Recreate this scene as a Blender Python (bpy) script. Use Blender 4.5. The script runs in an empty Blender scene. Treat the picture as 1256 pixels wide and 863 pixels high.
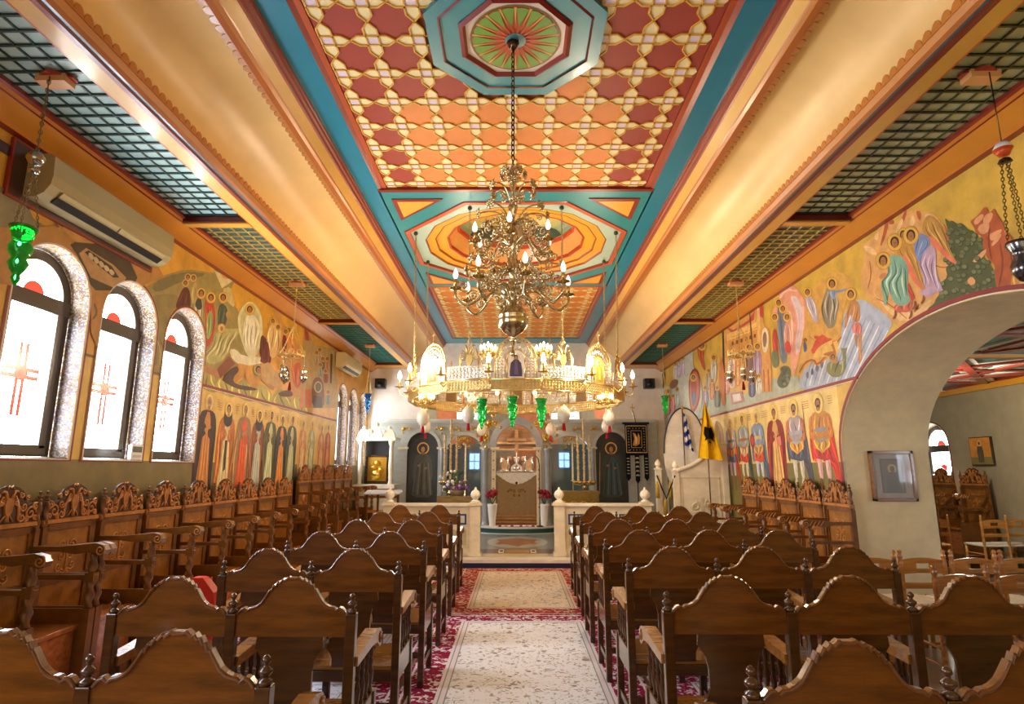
import bpy, math, random
from math import sin, cos, pi, radians, sqrt, atan2
from mathutils import Vector, Matrix
random.seed(7)
SC = bpy.context.scene
COL = SC.collection
# ------------------------------------------------------------ camera, world, exposure
FPX, PITCH, YAW, EYE = 724.0, radians(11.2), radians(0.39), 1.6
cam_d = bpy.data.cameras.new('camera'); cam = bpy.data.objects.new('camera', cam_d); COL.objects.link(cam)
cam_d.sensor_fit = 'HORIZONTAL'; cam_d.sensor_width = 36.0; cam_d.lens = 36.0 * FPX / 1256.0
cam_d.clip_start = 0.05; cam_d.clip_end = 200
cam.location = (0, 0, EYE)
cam.rotation_euler = (radians(90) + PITCH, 0, YAW)
SC.camera = cam
vs = SC.view_settings
vs.view_transform = 'Standard'; vs.look = 'None'; vs.exposure = 1.3; vs.gamma = 1.0; vs.use_curve_mapping = False
w = bpy.data.worlds.new('sky'); SC.world = w; w.use_nodes = True
bg = w.node_tree.nodes['Background']; bg.inputs[0].default_value = (0.75, 0.86, 1, 1); bg.inputs[1].default_value = 1.2
DAY = 16.0         # brightness of the daylit panes
BULB = 14.0       # brightness of candle bulbs
def lamp(name, loc, power, color=(1, .80, .56), size=.12):
    d = bpy.data.lights.new(name, 'POINT'); d.energy = power; d.color = color; d.shadow_soft_size = size
    o = bpy.data.objects.new(name, d); COL.objects.link(o); o.location = loc
    return o

# pixel -> place on a real plane of the room
_R = cam.rotation_euler.to_matrix()
def ray(u, v):
    return _R @ Vector((u - 628.0, 431.5 - v, -FPX))
def onX(u, v, X):
    d = ray(u, v); t = X / d.x; return Vector((X, d.y * t, EYE + d.z * t))
def onY(u, v, Y):
    d = ray(u, v); t = Y / d.y; return Vector((d.x * t, Y, EYE + d.z * t))
def onZ(u, v, Z):
    d = ray(u, v); t = (Z - EYE) / d.z; return Vector((d.x * t, d.y * t, Z))

# ------------------------------------------------------------ colour + materials
def L(c):
    if isinstance(c, str):
        c = c.lstrip('#'); c = [int(c[i:i+2], 16) / 255 for i in (0, 2, 4)]
        c = [x / 12.92 if x <= .04045 else ((x + .055) / 1.055) ** 2.4 for x in c]
    return (c[0], c[1], c[2], 1.0)
def _nt(name):
    m = bpy.data.materials.new(name); m.use_nodes = True
    nt = m.node_tree; return m, nt, nt.nodes['Principled BSDF']
def N(nt, t, **k):
    n = nt.nodes.new(t)
    for a, b in k.items(): setattr(n, a, b)
    return n
def mat_col(name, rough=.6, metal=0., var=.18, scale=6., bump=.0, bscale=40., coat=0., spec=.5, stretch=(1, 1, 1), dark=None):
    """face-coloured material: the paint colour is stored on the mesh, noise varies it"""
    m, nt, b = _nt(name)
    at = N(nt, 'ShaderNodeAttribute', attribute_name='Col')
    tc = N(nt, 'ShaderNodeTexCoord'); mp = N(nt, 'ShaderNodeMapping'); mp.inputs['Scale'].default_value = stretch
    nt.links.new(tc.outputs['Object'], mp.inputs[0])
    nz = N(nt, 'ShaderNodeTexNoise'); nz.inputs['Scale'].default_value = scale; nz.inputs['Detail'].default_value = 5; nz.inputs['Roughness'].default_value = .65
    nt.links.new(mp.outputs[0], nz.inputs[0])
    mr = N(nt, 'ShaderNodeMapRange'); mr.inputs[1].default_value = .3; mr.inputs[2].default_value = .7
    mr.inputs[3].default_value = 1 - var; mr.inputs[4].default_value = 1 + var
    nt.links.new(nz.outputs[0], mr.inputs[0])
    mx = N(nt, 'ShaderNodeVectorMath', operation='SCALE')
    nt.links.new(at.outputs['Color'], mx.inputs[0]); nt.links.new(mr.outputs[0], mx.inputs['Scale'])
    nt.links.new(mx.outputs[0], b.inputs['Base Color'])
    b.inputs['Roughness'].default_value = rough; b.inputs['Metallic'].default_value = metal
    b.inputs['Coat Weight'].default_value = coat; b.inputs['Coat Roughness'].default_value = .12
    b.inputs['Specular IOR Level'].default_value = spec
    if bump:
        n2 = N(nt, 'ShaderNodeTexNoise'); n2.inputs['Scale'].default_value = bscale; n2.inputs['Detail'].default_value = 4
        nt.links.new(mp.outputs[0], n2.inputs[0])
        bp = N(nt, 'ShaderNodeBump'); bp.inputs['Strength'].default_value = bump; bp.inputs['Distance'].default_value = .01
        nt.links.new(n2.outputs[0], bp.inputs['Height']); nt.links.new(bp.outputs[0], b.inputs['Normal'])
    return m
M = {}
M['paint'] = mat_col('painted_plaster', .55, var=.10, scale=3)
M['gloss'] = mat_col('gloss_paint', .32, var=.07, scale=2.5, coat=.25)
M['cove'] = mat_col('cove_paint', .36, var=.07, scale=1.6, bump=.05, bscale=60)
M['fresco'] = mat_col('fresco_paint', .55, var=.20, scale=9)
M['gold_ground'] = mat_col('fresco_gold_ground', .5, var=.22, scale=3.5, bump=.1, bscale=25)
M['plaster'] = mat_col('rough_plaster', .8, var=.10, scale=4, bump=.25, bscale=45)
M['coffer'] = mat_col('coffer_paint', .55, var=.06, scale=3, spec=.4)
M['wood'] = mat_col('varnished_wood', .26, var=.38, scale=3.2, stretch=(1.2, 6, 9), coat=.5, spec=.5)
M['carved'] = mat_col('carved_wood', .36, var=.30, scale=12, coat=.25, bump=.15, bscale=60)
M['brass'] = mat_col('polished_brass', .2, 1., var=.12, scale=8)
M['gilt'] = mat_col('gilded_metal', .34, 1., var=.15, scale=12)
M['marble'] = mat_col('marble', .3, var=.13, scale=4, coat=.2, stretch=(1, 1, 2.2))
M['plastic'] = mat_col('plastic', .4, var=.03)
M['cloth'] = mat_col('cloth', .9, var=.12, scale=14, spec=.1, bump=.2, bscale=120)
M['petal'] = mat_col('petals', .7, var=.25, scale=30)
def emis(name, color, s):
    m, nt, b = _nt(name)
    b.inputs['Base Color'].default_value = L('#dddddd'); b.inputs['Emission Color'].default_value = L(color); b.inputs['Emission Strength'].default_value = s
    return m
def emis_attr(name, s):
    m, nt, b = _nt(name)
    at = N(nt, 'ShaderNodeAttribute', attribute_name='Col')
    nt.links.new(at.outputs['Color'], b.inputs['Emission Color']); nt.links.new(at.outputs['Color'], b.inputs['Base Color'])
    b.inputs['Emission Strength'].default_value = s; b.inputs['Roughness'].default_value = .2
    return m
M['pane'] = emis_attr('daylit_stained_glass', DAY)
M['rear_fill_pane'] = emis('rear_fill_glass', '#ffe6c4', 1.0)  # glow of the unseen rear panes, added as fill from behind the camera
M['stained'] = emis_attr('stained_inlay_glass', .5)
M['bulb'] = emis('candle_bulb_glow', '#ffd9a0', BULB)
M['bulb_dim'] = emis('candle_bulb_glass', '#fff4e4', 1.0)
def glass(name, color, rough=.05):
    m, nt, b = _nt(name)
    b.inputs['Base Color'].default_value = L(color); b.inputs['Transmission Weight'].default_value = .75
    b.inputs['Roughness'].default_value = rough; b.inputs['IOR'].default_value = 1.35
    return m
M['green_glass'] = glass('green_glass', '#2fe060'); M['blue_glass'] = glass('blue_glass', '#4a8fd8')
m, nt, b = _nt('picture_glass'); b.inputs['Base Color'].default_value = (1, 1, 1, 1); b.inputs['Alpha'].default_value = .12; b.inputs['Roughness'].default_value = .03; M['clear'] = m

# mosaic of the window reveals: small tiles in gold, violet and white
def mosaic():
    m, nt, b = _nt('window_mosaic')
    tc = N(nt, 'ShaderNodeTexCoord'); v = N(nt, 'ShaderNodeTexVoronoi'); v.inputs['Scale'].default_value = 95
    nt.links.new(tc.outputs['Object'], v.inputs[0])
    cr = N(nt, 'ShaderNodeValToRGB'); cr.color_ramp.interpolation = 'CONSTANT'
    sx = N(nt, 'ShaderNodeSeparateColor'); nt.links.new(v.outputs['Color'], sx.inputs[0]); nt.links.new(sx.outputs[0], cr.inputs[0])
    e = cr.color_ramp.elements; e[0].color = L('#84683f'); e[1].position = .3; e[1].color = L('#5c4e74')
    for p, c in ((.45, '#a49890'), (.62, '#573618'), (.72, '#b8b0a8'), (.86, '#6e5a28')):
        x = e.new(p); x.color = L(c)
    nt.links.new(cr.outputs[0], b.inputs['Base Color']); b.inputs['Roughness'].default_value = .3
    return m
M['mosaic'] = mosaic()

# ------------------------------------------------------------ mesh builder
class MB:
    def __init__(s): s.v = []; s.f = []; s.c = []; s.sm = []
    def add(s, vs, fs, c, smooth=False):
        o = len(s.v); s.v += [tuple(v) for v in vs]; c = L(c)
        for f in fs: s.f.append([o + i for i in f]); s.c.append(c); s.sm.append(smooth)
        return s
    def poly(s, pts, c): return s.add(pts, [list(range(len(pts)))], c)
    def box(s, x0, x1, y0, y1, z0, z1, c):
        P = [(x, y, z) for z in (z0, z1) for y in (y0, y1) for x in (x0, x1)]
        return s.add(P, [(0, 2, 3, 1), (4, 5, 7, 6), (0, 1, 5, 4), (2, 6, 7, 3), (0, 4, 6, 2), (1, 3, 7, 5)], c)
    def prism(s, pts, e, c, c2=None):
        """closed outline (3D points) pushed along vector e"""
        n = len(pts); P = [Vector(p) for p in pts]; e = Vector(e); Q = [p + e for p in P]
        s.add(P, [list(range(n))[::-1]], c); s.add(Q, [list(range(n))], c2 or c)
        return s.add(P + Q, [(i, (i + 1) % n, n + (i + 1) % n, n + i) for i in range(n)], c)
    def lathe(s, prof, at=(0, 0, 0), seg=12, c='#ffffff', axis='z', smooth=True, lobes=0, amp=0, twist=0):
        vs = []; n = len(prof)
        for r, h in prof:
            for k in range(seg):
                a = 2 * pi * k / seg; rr = r * (1 + amp * cos(lobes * a + twist * h)) if lobes else r
                p = (rr * cos(a), rr * sin(a), h)
                if axis == 'x': p = (p[2], p[0], p[1])
                if axis == 'y': p = (p[0], p[2], p[1])
                vs.append((p[0] + at[0], p[1] + at[1], p[2] + at[2]))
        fs = [(i * seg + k, i * seg + (k + 1) % seg, (i + 1) * seg + (k + 1) % seg, (i + 1) * seg + k) for i in range(n - 1) for k in range(seg)]
        if prof[0][0] > 1e-4: fs.append(tuple(range(seg))[::-1])
        if prof[-1][0] > 1e-4: fs.append(tuple((n - 1) * seg + k for k in range(seg)))
        return s.add(vs, fs, c, smooth)
    def tube(s, path, r, c='#ffffff', seg=6, closed=False, smooth=True):
        P = [Vector(p) for p in path]; n = len(P)
        rs = r if isinstance(r, (list, tuple)) else [r] * n
        vs = []; up = None
        for i in range(n):
            t = (P[(i + 1) % n] - P[i - 1]) if closed else (P[min(i + 1, n - 1)] - P[max(i - 1, 0)])
            if t.length < 1e-9: t = Vector((0, 0, 1))
            t.normalize()
            if up is None:
                up = Vector((0, 0, 1)) if abs(t.z) < .9 else Vector((1, 0, 0))
            a = up - t * up.dot(t)
            if a.length < 1e-6: a = t.orthogonal()
            a.normalize(); up = a; b = t.cross(a)
            for k in range(seg):
                q = 2 * pi * k / seg; vs.append(P[i] + (a * cos(q) + b * sin(q)) * rs[i])
        m = n if closed else n - 1
        fs = [(i * seg + k, i * seg + (k + 1) % seg, ((i + 1) % n) * seg + (k + 1) % seg, ((i + 1) % n) * seg + k) for i in range(m) for k in range(seg)]
        if not closed: fs += [tuple(range(seg))[::-1], tuple((n - 1) * seg + k for k in range(seg))]
        return s.add(vs, fs, c, smooth)
    def ball(s, at, r, c, seg=10, sz=1.):
        k = 6; return s.lathe([(max(1e-5, r * sin(pi * i / k)), -r * sz * cos(pi * i / k)) for i in range(k + 1)], at, seg, c)
    def merge(s, o, M4=None):
        off = len(s.v); s.v += [tuple(M4 @ Vector(v)) if M4 else v for v in o.v]
        s.f += [[off + i for i in f] for f in o.f]; s.c += o.c; s.sm += o.sm; return s
    def build(s, name, mat, parent=None, bevel=0):
        me = bpy.data.meshes.new(name); me.from_pydata(s.v, [], s.f); me.update()
        at = me.color_attributes.new('Col', 'FLOAT_COLOR', 'CORNER')
        buf = []
        for f, c in zip(s.f, s.c): buf += list(c) * len(f)
        at.data.foreach_set('color', buf)
        me.polygons.foreach_set('use_smooth', s.sm)
        me.materials.append(M[mat] if isinstance(mat, str) else mat)
        o = bpy.data.objects.new(name, me); COL.objects.link(o)
        if parent: o.parent = parent
        if bevel:
            b = o.modifiers.new('bevel', 'BEVEL'); b.width = bevel; b.segments = 2; b.limit_method = 'ANGLE'; b.angle_limit = radians(35)
        return o
def tag(o, label=None, cat=None, group=None, kind=None):
    if label: o['label'] = label
    if cat: o['category'] = cat
    if group: o['group'] = group
    if kind: o['kind'] = kind
    return o
def empty(name, loc=(0, 0, 0), rz=0, label=None, cat=None, group=None):
    o = bpy.data.objects.new(name, None); COL.objects.link(o); o.location = loc; o.rotation_euler = (0, 0, rz)
    return tag(o, label, cat, group)
def copy_tree(o, parent=None):
    c = o.copy(); COL.objects.link(c); c.parent = parent
    for ch in list(o.children): copy_tree(ch, c)
    return c
def smoothp(pts, n=2, closed=True):
    P = [Vector(p) for p in pts]
    for _ in range(n):
        Q = []; m = len(P)
        for i in range(m if closed else m - 1):
            a, b = P[i], P[(i + 1) % m]; Q += [a * .75 + b * .25, a * .25 + b * .75]
        if not closed: Q = [P[0]] + Q + [P[-1]]
        P = Q
    return P
def spiral(cx, cy, r, turns, a0=0, sgn=1, n=None, r1=.1):
    """2D spiral from radius r inwards"""
    n = n or int(10 * turns) + 4; return [(cx + r * (1 - (1 - r1) * i / (n - 1)) * cos(a0 + sgn * 2 * pi * turns * i / (n - 1)), cy + r * (1 - (1 - r1) * i / (n - 1)) * sin(a0 + sgn * 2 * pi * turns * i / (n - 1))) for i in range(n)]
ORD = ['nearest', 'second', 'third', 'fourth', 'fifth', 'sixth', 'seventh', 'eighth', 'ninth', 'tenth', 'eleventh', 'twelfth', 'thirteenth', 'fourteenth', 'fifteenth', 'sixteenth']
# ------------------------------------------------------------ room dimensions
XW, YB, YF, ZS, ZC, RECZ = 3.76, -4.0, 15.1, 4.16, 4.8, 4.22
DADO, BAND = 1.68, 2.59
def struct(mb, name, mat, parent=None, bevel=0):
    o = mb.build(name, mat, parent, bevel)
    if not parent: o['kind'] = 'structure'
    return o
# floor
mb = MB(); mb.box(-XW - 1, 9, YB - .3, YF + 4, -.12, 0, '#7a6650'); struct(mb, 'floor', 'marble')
# wall with arched openings. plane x = X; colour per height band
def arch_pts(ya, yb, zs, rise, n=16):
    c, a = (ya + yb) / 2, (yb - ya) / 2
    return [(c - a * cos(pi * i / n), zs + rise * sin(pi * i / n)) for i in range(n + 1)]
def side_wall(name, X, y0, y1, ops, bands, mat='gold_ground', ztop=ZS):
    mb = MB()
    def quad(a, b, za, zb):
        for (h0, h1, c) in bands:
            lo, hi = max(za, h0), min(zb, h1)
            if hi - lo > 1e-5: mb.poly([(X, a, lo), (X, b, lo), (X, b, hi), (X, a, hi)], c)
    y = y0
    for (ya, yb, sill, spring, rise) in sorted(ops):
        quad(y, ya, 0, ztop); quad(ya, yb, 0, sill)
        P = arch_pts(ya, yb, spring, rise); h = len(P) // 2; c = bands[-1][2]
        for i in range(len(P) - 1):
            (p, q), (r, s_) = P[i], P[i + 1]
            mb.poly([(X, p, q), (X, r, s_), (X, r, ztop), (X, p, ztop)], c)
        y = yb
    quad(y, y1, 0, ztop)
    return mb
WR = .46   # half width handled through ya, yb
Lwin = [(-1.6, -.8), (-.62, .18), (.36, 1.16), (4.2, 5.0), (5.17, 5.98), (6.16, 6.96), (12.4, 13.1), (13.25, 13.95), (14.1, 14.8)]  # first three are out of view, added to bring in more light
ops = [(a, b, 1.68, 3.40 - (b - a) / 2, (b - a) / 2) for a, b in Lwin]
bandsL = [(0, DADO, '#80703e'), (DADO, BAND, '#dcb552'), (BAND, ZS, '#d9a036')]
struct(side_wall('wall_left', -XW, YB, YF, ops, bandsL), 'wall_left', 'gold_ground')
ARC = (3.0, 6.9, 0, 1.8, 1.18)
bandsR = [(0, DADO, '#7d7338'), (DADO, BAND, '#e4c878'), (BAND, ZS, '#cfa843')]
struct(side_wall('wall_right', XW, YB, YF, [ARC], bandsR), 'wall_right', 'gold_ground')
# arch reveal and its border
mb = MB(); P = [(ARC[0], 0)] + arch_pts(ARC[0], ARC[1], 1.8, 1.18, 40) + [(ARC[1], 0)]
XI = XW + .98
for i in range(len(P) - 1):
    mb.add([(XW, *P[i]), (XI, *P[i]), (XI, *P[i + 1]), (XW, *P[i + 1])], [(0, 1, 2, 3)], '#f2deb2', 1 < i < len(P) - 3)
struct(mb, 'wall_archway', 'plaster')
mb = MB(); c0 = Vector((4.95, 1.6))
for (w0, w1, c) in ((0.0, .012, '#e8dcc0'), (.012, .05, '#8c2a30')):
    for i in range(len(P) - 1):
        def off(p, d):
            q = Vector(p)
            if q.y < 1.8: return (p[0] + (d if p[0] > 4.9 else -d), p[1])
            n = Vector(((q.x - 4.95) / 1.95 ** 2, (q.y - 1.8) / 1.18 ** 2)).normalized(); return (q.x + n.x * d, q.y + n.y * d)
        a, b = P[i], P[i + 1]; x = XW - .006 - w0
        mb.poly([(x, *off(a, w0)), (x, *off(b, w0)), (x, *off(b, w1)), (x, *off(a, w1))], c)
struct(mb, 'trim_1', 'paint')
# rest of the right wall's inner face (side room) plus side room shell
XO, ZR = 8.0, 3.05
mb = MB(); mb.box(XI - .01, XI, 6.9, YF, 0, ZR, '#8d8468'); mb.box(XI - .01, XI, YB, 3.0, 0, ZR, '#8d8468')
for i in range(1, len(P) - 2):
    mb.poly([(XI, P[i][0], P[i][1]), (XI, P[i+1][0], P[i+1][1]), (XI, P[i+1][0], ZR), (XI, P[i][0], ZR)], '#8d8468')
struct(mb, 'wall_side_room_inner', 'plaster')
Rwin = [(.6, 1.5), (2.2, 3.1), (11.1, 11.95), (12.6, 13.4)]  # first two are unseen, added to light the side room
ro = [(a, b, 1.2, 2.46 - (b - a) / 2, (b - a) / 2) for a, b in Rwin]
mb = side_wall('wall_right_outer', XO, YB, YF, ro, [(0, 5, '#a69c84')], ztop=ZR)
struct(mb, 'wall_right_outer', 'plaster')
mb = MB(); mb.box(XI, XO, YF, YF + .1, 0, ZR, '#8f8766'); struct(mb, 'wall_side_room_far', 'plaster')
# rear wall behind the viewer, with openings holding glowing panes added as fill light
mb = MB()
RW = [(-2.9, -1.7), (-.8, .8), (1.7, 2.9), (5.4, 7.2)]
x = -XW
for a, b in RW:
    mb.box(x, a, YB - .1, YB, 0, 5, '#c9a868'); zt = 3.4 if b < 5 else 2.6
    mb.box(a, b, YB - .1, YB, zt, 5, '#c9a868'); mb.box(a, b, YB - .1, YB, 0, .9, '#c9a868'); x = b
mb.box(x, XO, YB - .1, YB, 0, 5, '#c9a868'); struct(mb, 'wall_back', 'plaster')
for i, (a, b) in enumerate(RW):
    g = MB(); g.box(a, b, YB - .06, YB - .04, .9, 3.4 if b < 5 else 2.6, '#ffffff'); o = struct(g, 'window_%d' % (20 + i), 'rear_fill_pane')
# windows of the left wall
def cross_pattern(g, X, yc, zc, h, s, c='#d8503c'):
    x = X; t = .030; q = .017
    for d in (-t, t):
        g.poly([(x, yc + d - q, zc - h), (x, yc + d + q, zc - h), (x, yc + d + q, zc + h * .72), (x, yc + d - q, zc + h * .72)], c)
        g.poly([(x + s * .001, yc - h * .52, zc + d - q), (x + s * .001, yc + h * .52, zc + d - q), (x + s * .001, yc + h * .52, zc + d + q), (x + s * .001, yc - h * .52, zc + d + q)], c)
    r = .07
    g.poly([(x + s * .002, yc + r * cos(q * pi / 3), zc + r * sin(q * pi / 3)) for q in range(6)], '#e03824')
    g.poly([(x + s * .004, yc + .03 * cos(q * pi / 2), zc + .03 * sin(q * pi / 2)) for q in range(4)], '#d82820')
def window(k, X, s, ya, yb, sill, top, depth=.16, mos=True):
    """s: +1 when the room lies on the +x side of the wall"""
    root = empty('window_%d' % k); root['kind'] = 'structure'
    a = (yb - ya) / 2; spring = top - a; c = (ya + yb) / 2
    inset = .035; xb = X - s * depth
    def prof(d, n=20):
        return [(ya + d, sill + d * .5)] + [(c - (a - d) * cos(pi * i / n), spring + (a - d) * sin(pi * i / n)) for i in range(n + 1)] + [(yb - d, sill + d * .5)]
    O, I = prof(0), prof(inset)
    mb = MB(); n = len(O)
    for i in range(n - 1):
        mb.add([(X, *O[i]), (xb, *I[i]), (xb, *I[i + 1]), (X, *O[i + 1])], [(0, 1, 2, 3)], '#b8a898', True)
    mb.build('reveal', 'mosaic' if mos else 'plaster', root)
    mb = MB(); mb.poly([(X, *O[0]), (xb, *I[0]), (xb, *I[-1]), (X, *O[-1])], '#6a5a3c'); mb.build('window_sill', 'paint', root)
    # painted border on the wall face
    mb = MB()
    for d0, d1, col, e in ((-.035, -.012, '#7e2c20', .006), (-.012, .0, '#d8c8b8', .008)):
        A, B = prof(d0), prof(d1)
        for i in range(n): 
            j = (i + 1) % n
            mb.poly([(X + s * e, *A[i]), (X + s * e, *A[j]), (X + s * e, *B[j]), (X + s * e, *B[i])], col)
    mb.build('border', 'paint', root)
    # frame: outer arch band, transom, sash rails
    F0, F1 = prof(inset), prof(inset + .085); xf = xb + s * .02
    mb = MB()
    for i in range(n):
        j = (i + 1) % n
        mb.poly([(xf, *F0[i]), (xf, *F0[j]), (xf, *F1[j]), (xf, *F1[i])], '#4a3f34')
        mb.poly([(xf, *F1[i]), (xf, *F1[j]), (xb - s * .03, *F1[j]), (xb - s * .03, *F1[i])], '#4a3f34')
    tz = spring - .02
    x0, x1 = sorted((xb - s * .03, xf + s * .012))
    mb.box(x0, x1, ya + .04, yb - .04, tz - .10, tz + .03, '#4a3f34')
    for (p, q) in ((ya + .10, ya + .165), (yb - .165, yb - .10)): mb.box(x0, x1, p, q, sill + .08, tz - .09, '#564a3e')
    mb.box(x0, x1, ya + .09, yb - .09, sill + .03, sill + .11, '#564a3e')
    mb.build('window_frame', 'gloss', root, .004)
    # panes
    xg = xb - s * .015
    g = MB()
    g.poly([(xg, ya + .06, sill), (xg, yb - .06, sill), (xg, yb - .06, tz), (xg, ya + .06, tz)], '#dfeaf8')
    g.build('pane', 'pane', root)
    g = MB(); cross_pattern(g, xg + s * .004, c, (sill + tz) / 2 + .02, .34, s); g.build('cross_inlay', 'stained', root)
    g = MB(); R = a - .05
    g.poly([(xg, c - R * cos(pi * i / 16), tz + R * sin(pi * i / 16)) for i in range(17)], '#f4f4ea')
    g.build('arched_pane', 'pane', root); g = MB()
    for k_ in range(16):
        q0, q1 = pi * k_ / 16, pi * (k_ + 1) / 16
        g.poly([(xg + s * .002, c - R * cos(q0), tz + R * sin(q0)), (xg + s * .002, c - R * cos(q1), tz + R * sin(q1)), (xg + s * .002, c - R * .84 * cos(q1), tz + R * .84 * sin(q1)), (xg + s * .002, c - R * .84 * cos(q0), tz + R * .84 * sin(q0))], '#f4dc70' if k_ % 4 else '#e8e4b0')
    g.poly([(xg + s * .004, c - .11 * cos(pi * i / 8), tz + .02 + .11 * sin(pi * i / 8)) for i in range(9)], '#e04838')
    g.build('coloured_band', 'stained', root)
    # solid backing so that no light leaks round the frame
    return root
for i, (a, b) in enumerate(Lwin): window(i + 1, -XW, 1, a, b, 1.68, 3.40)
for i, (a, b) in enumerate(Rwin): window(12 + i, XO, -1, a, b, 1.2, 2.46, .16, False)

# ------------------------------------------------------------ ceiling of the nave, extruded along the room
prof = [ # x, z, colour of the strip that starts here
 (1.51, ZC + .05, '#a8482a'), (1.51, ZC + .02, '#b5532e'), (1.56, ZC + .02, '#8a2c1c'), (1.60, ZC, '#1f7f96'), (1.82, ZC, '#7e2f1e'), (1.82, ZC - .03, '#a2492b'), (1.835, ZC - .03, '#7e2f1e'),
 (1.84, ZC - .055, '#b05a34'), (1.86, ZC - .06, '#8a3420'), (1.865, ZC - .09, '#a04a2c'), (1.88, ZC - .10, '#d9a544'), (1.95, ZC - .165, '#b4662c'), (1.96, ZC - .175, '#c57e36'), (1.985, ZC - .19, '#b06228'), (2.03, ZC - .2, '#b87030'), (2.03, ZC - .15, '#000000')]
zlow = ZS + .06
cove = [(2.0, ZC - .15)] + [(2.03 + .545 * sin(a), zlow + (ZC - .15 - zlow) * cos(a)) for a in [radians(90) * i / 14 for i in range(15)]]
low = [(2.575, zlow, '#b5682e'), (2.555, zlow - .02, '#c8843a'), (2.575, ZS + .0, '#b46a30'), (2.60, ZS - .02, '#4c6470'), (2.618, ZS - .022, '#6a3a28'), (2.64, ZS - .03, '#8e3020'), (2.675, ZS - .03, '#dba94a'), (2.80, ZS - .03, '#c4602c'), (2.815, ZS - .03, '#a03a24'), (2.83, ZS - .01, '#7e2818'), (2.83, RECZ, '#000000')]
out = [(3.47, RECZ, '#6e2416'), (3.47, RECZ - .035, '#8e3020'), (3.495, ZS + .015, '#c87a2a'), (3.52, ZS - .0, '#7e2818'), (3.535, ZS - .005, '#d08a30'), (3.68, ZS - .09, '#c87a2a'), (3.70, ZS - .11, '#8a3420'), (XW + .02, ZS - .12, '#000')]
def extr(mb, pr, sgn, y0=YB, y1=YF, mirror_col=None):
    for (a, b) in zip(pr[:-1], pr[1:]):
        q = [(sgn * a[0], y0, a[1]), (sgn * b[0], y0, b[1]), (sgn * b[0], y1, b[1]), (sgn * a[0], y1, a[1])]
        mb.poly(q, a[2])
k = 2
for sgn in (-1, 1):
    for pr in (prof, low, out):
        mb = MB(); extr(mb, pr, sgn); struct(mb, 'trim_%d' % k, 'gloss'); k += 1
    mb = MB()
    ys = [YB, YF]
    P = [(sgn * x, z) for x, z in cove]
    vs = [(x, YB, z) for x, z in P] + [(x, YF, z) for x, z in P]; n = len(P)
    mb.add(vs, [(i, i + 1, n + i + 1, n + i) for i in range(n - 1)], '#ecc682', True)
    struct(mb, 'ceiling_cove_' + ('left' if sgn < 0 else 'right'), 'cove')
    # scalloped fringes along both edges of the cove
    for (x, z, nx, nz, c, r) in ((2.03, ZC - .196, .06, -.0, '#b9793c', .042), (2.575, zlow - .004, -.0, .07, '#c27830', .042)):
        mb = MB(); y = .9
        while y < YF:
            pts = [(sgn * (x - (.01 if nz else 0)), y - r, z)] + [(sgn * (x - (.01 if nz else 0) + nx * sin(pi * t / 6)), y - r * cos(pi * t / 6), z + nz * sin(pi * t / 6) + 0.0) for t in range(7)] + [(sgn * (x - (.01 if nz else 0)), y + r, z)]
            mb.prism(pts, (0, 0, .012) if nx else (sgn * .012, 0, 0), c)
            y += 2 * r
        o = struct(mb, 'trim_%d' % k, 'gloss'); k += 1
# teal cross bands and coffers of the central ceiling
BAYS = [(1.49, 6.39), (10.17, 14.43)]
mb = MB()
for (a, b) in ((YB, 1.49), (14.43, YF)): mb.box(-1.62, 1.62, a, b, ZC - .001, ZC + .1, '#2c8694')
# second bay: teal field with an octagonal opening
Y2, R2 = 8.28, 1.46
mb.box(-1.62, 1.62, 6.39, 6.45, ZC - .004, ZC + .06, '#7e2818'); mb.box(-1.62, 1.62, 10.12, 10.17, ZC - .004, ZC + .06, '#b0522c')
oct8 = [(R2 / cos(pi / 8) * cos(pi / 8 + k_ * pi / 4), Y2 + (R2 * 1.03) / cos(pi / 8) * sin(pi / 8 + k_ * pi / 4)) for k_ in range(8)]
for k_ in range(8):
    a, b = oct8[k_], oct8[(k_ + 1) % 8]
    def outp(p):
        dx, dy = p[0], p[1] - Y2
        t = min(1.62 / abs(dx) if dx else 9, 1.86 / abs(dy) if dy else 9); return (dx * t, Y2 + dy * t)
    A, B = outp(a), outp(b); pts = [a, b, B]
    if abs(A[0] - B[0]) > .01 and abs(A[1] - B[1]) > .01: pts.append((max(A[0], B[0], key=abs), max(A[1], B[1], key=lambda q: abs(q - Y2))))
    pts.append(A); mb.poly([(p[0], p[1], ZC) for p in pts], '#2c8a8c')
struct(mb, 'ceiling', 'gloss')
# octagon surround, border and stepped rings up into a small dome
mb = MB()
def ring(r0, z0, r1, z1, n, c, ph=None, e=1.03):
    ph = pi / n if ph is None else ph
    for i in range(n):
        a, b = ph + 2 * pi * i / n, ph + 2 * pi * (i + 1) / n
        mb.poly([(r0 * cos(a), Y2 + e * r0 * sin(a), z0), (r0 * cos(b), Y2 + e * r0 * sin(b), z0), (r1 * cos(b), Y2 + e * r1 * sin(b), z1), (r1 * cos(a), Y2 + e * r1 * sin(a), z1)], c)
S8 = 1 / cos(pi / 8)
ring((R2 + .06) * S8, ZC - .012, R2 * S8, ZC - .012, 8, '#c2592e'); ring((R2 + .075) * S8, ZC - .003, (R2 + .06) * S8, ZC - .012, 8, '#7e2818')
ring(R2 * S8, ZC - .012, R2 * S8, ZC + .03, 8, '#8a2c1c')
n = 16
mb2 = MB(); tmp = mb
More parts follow.
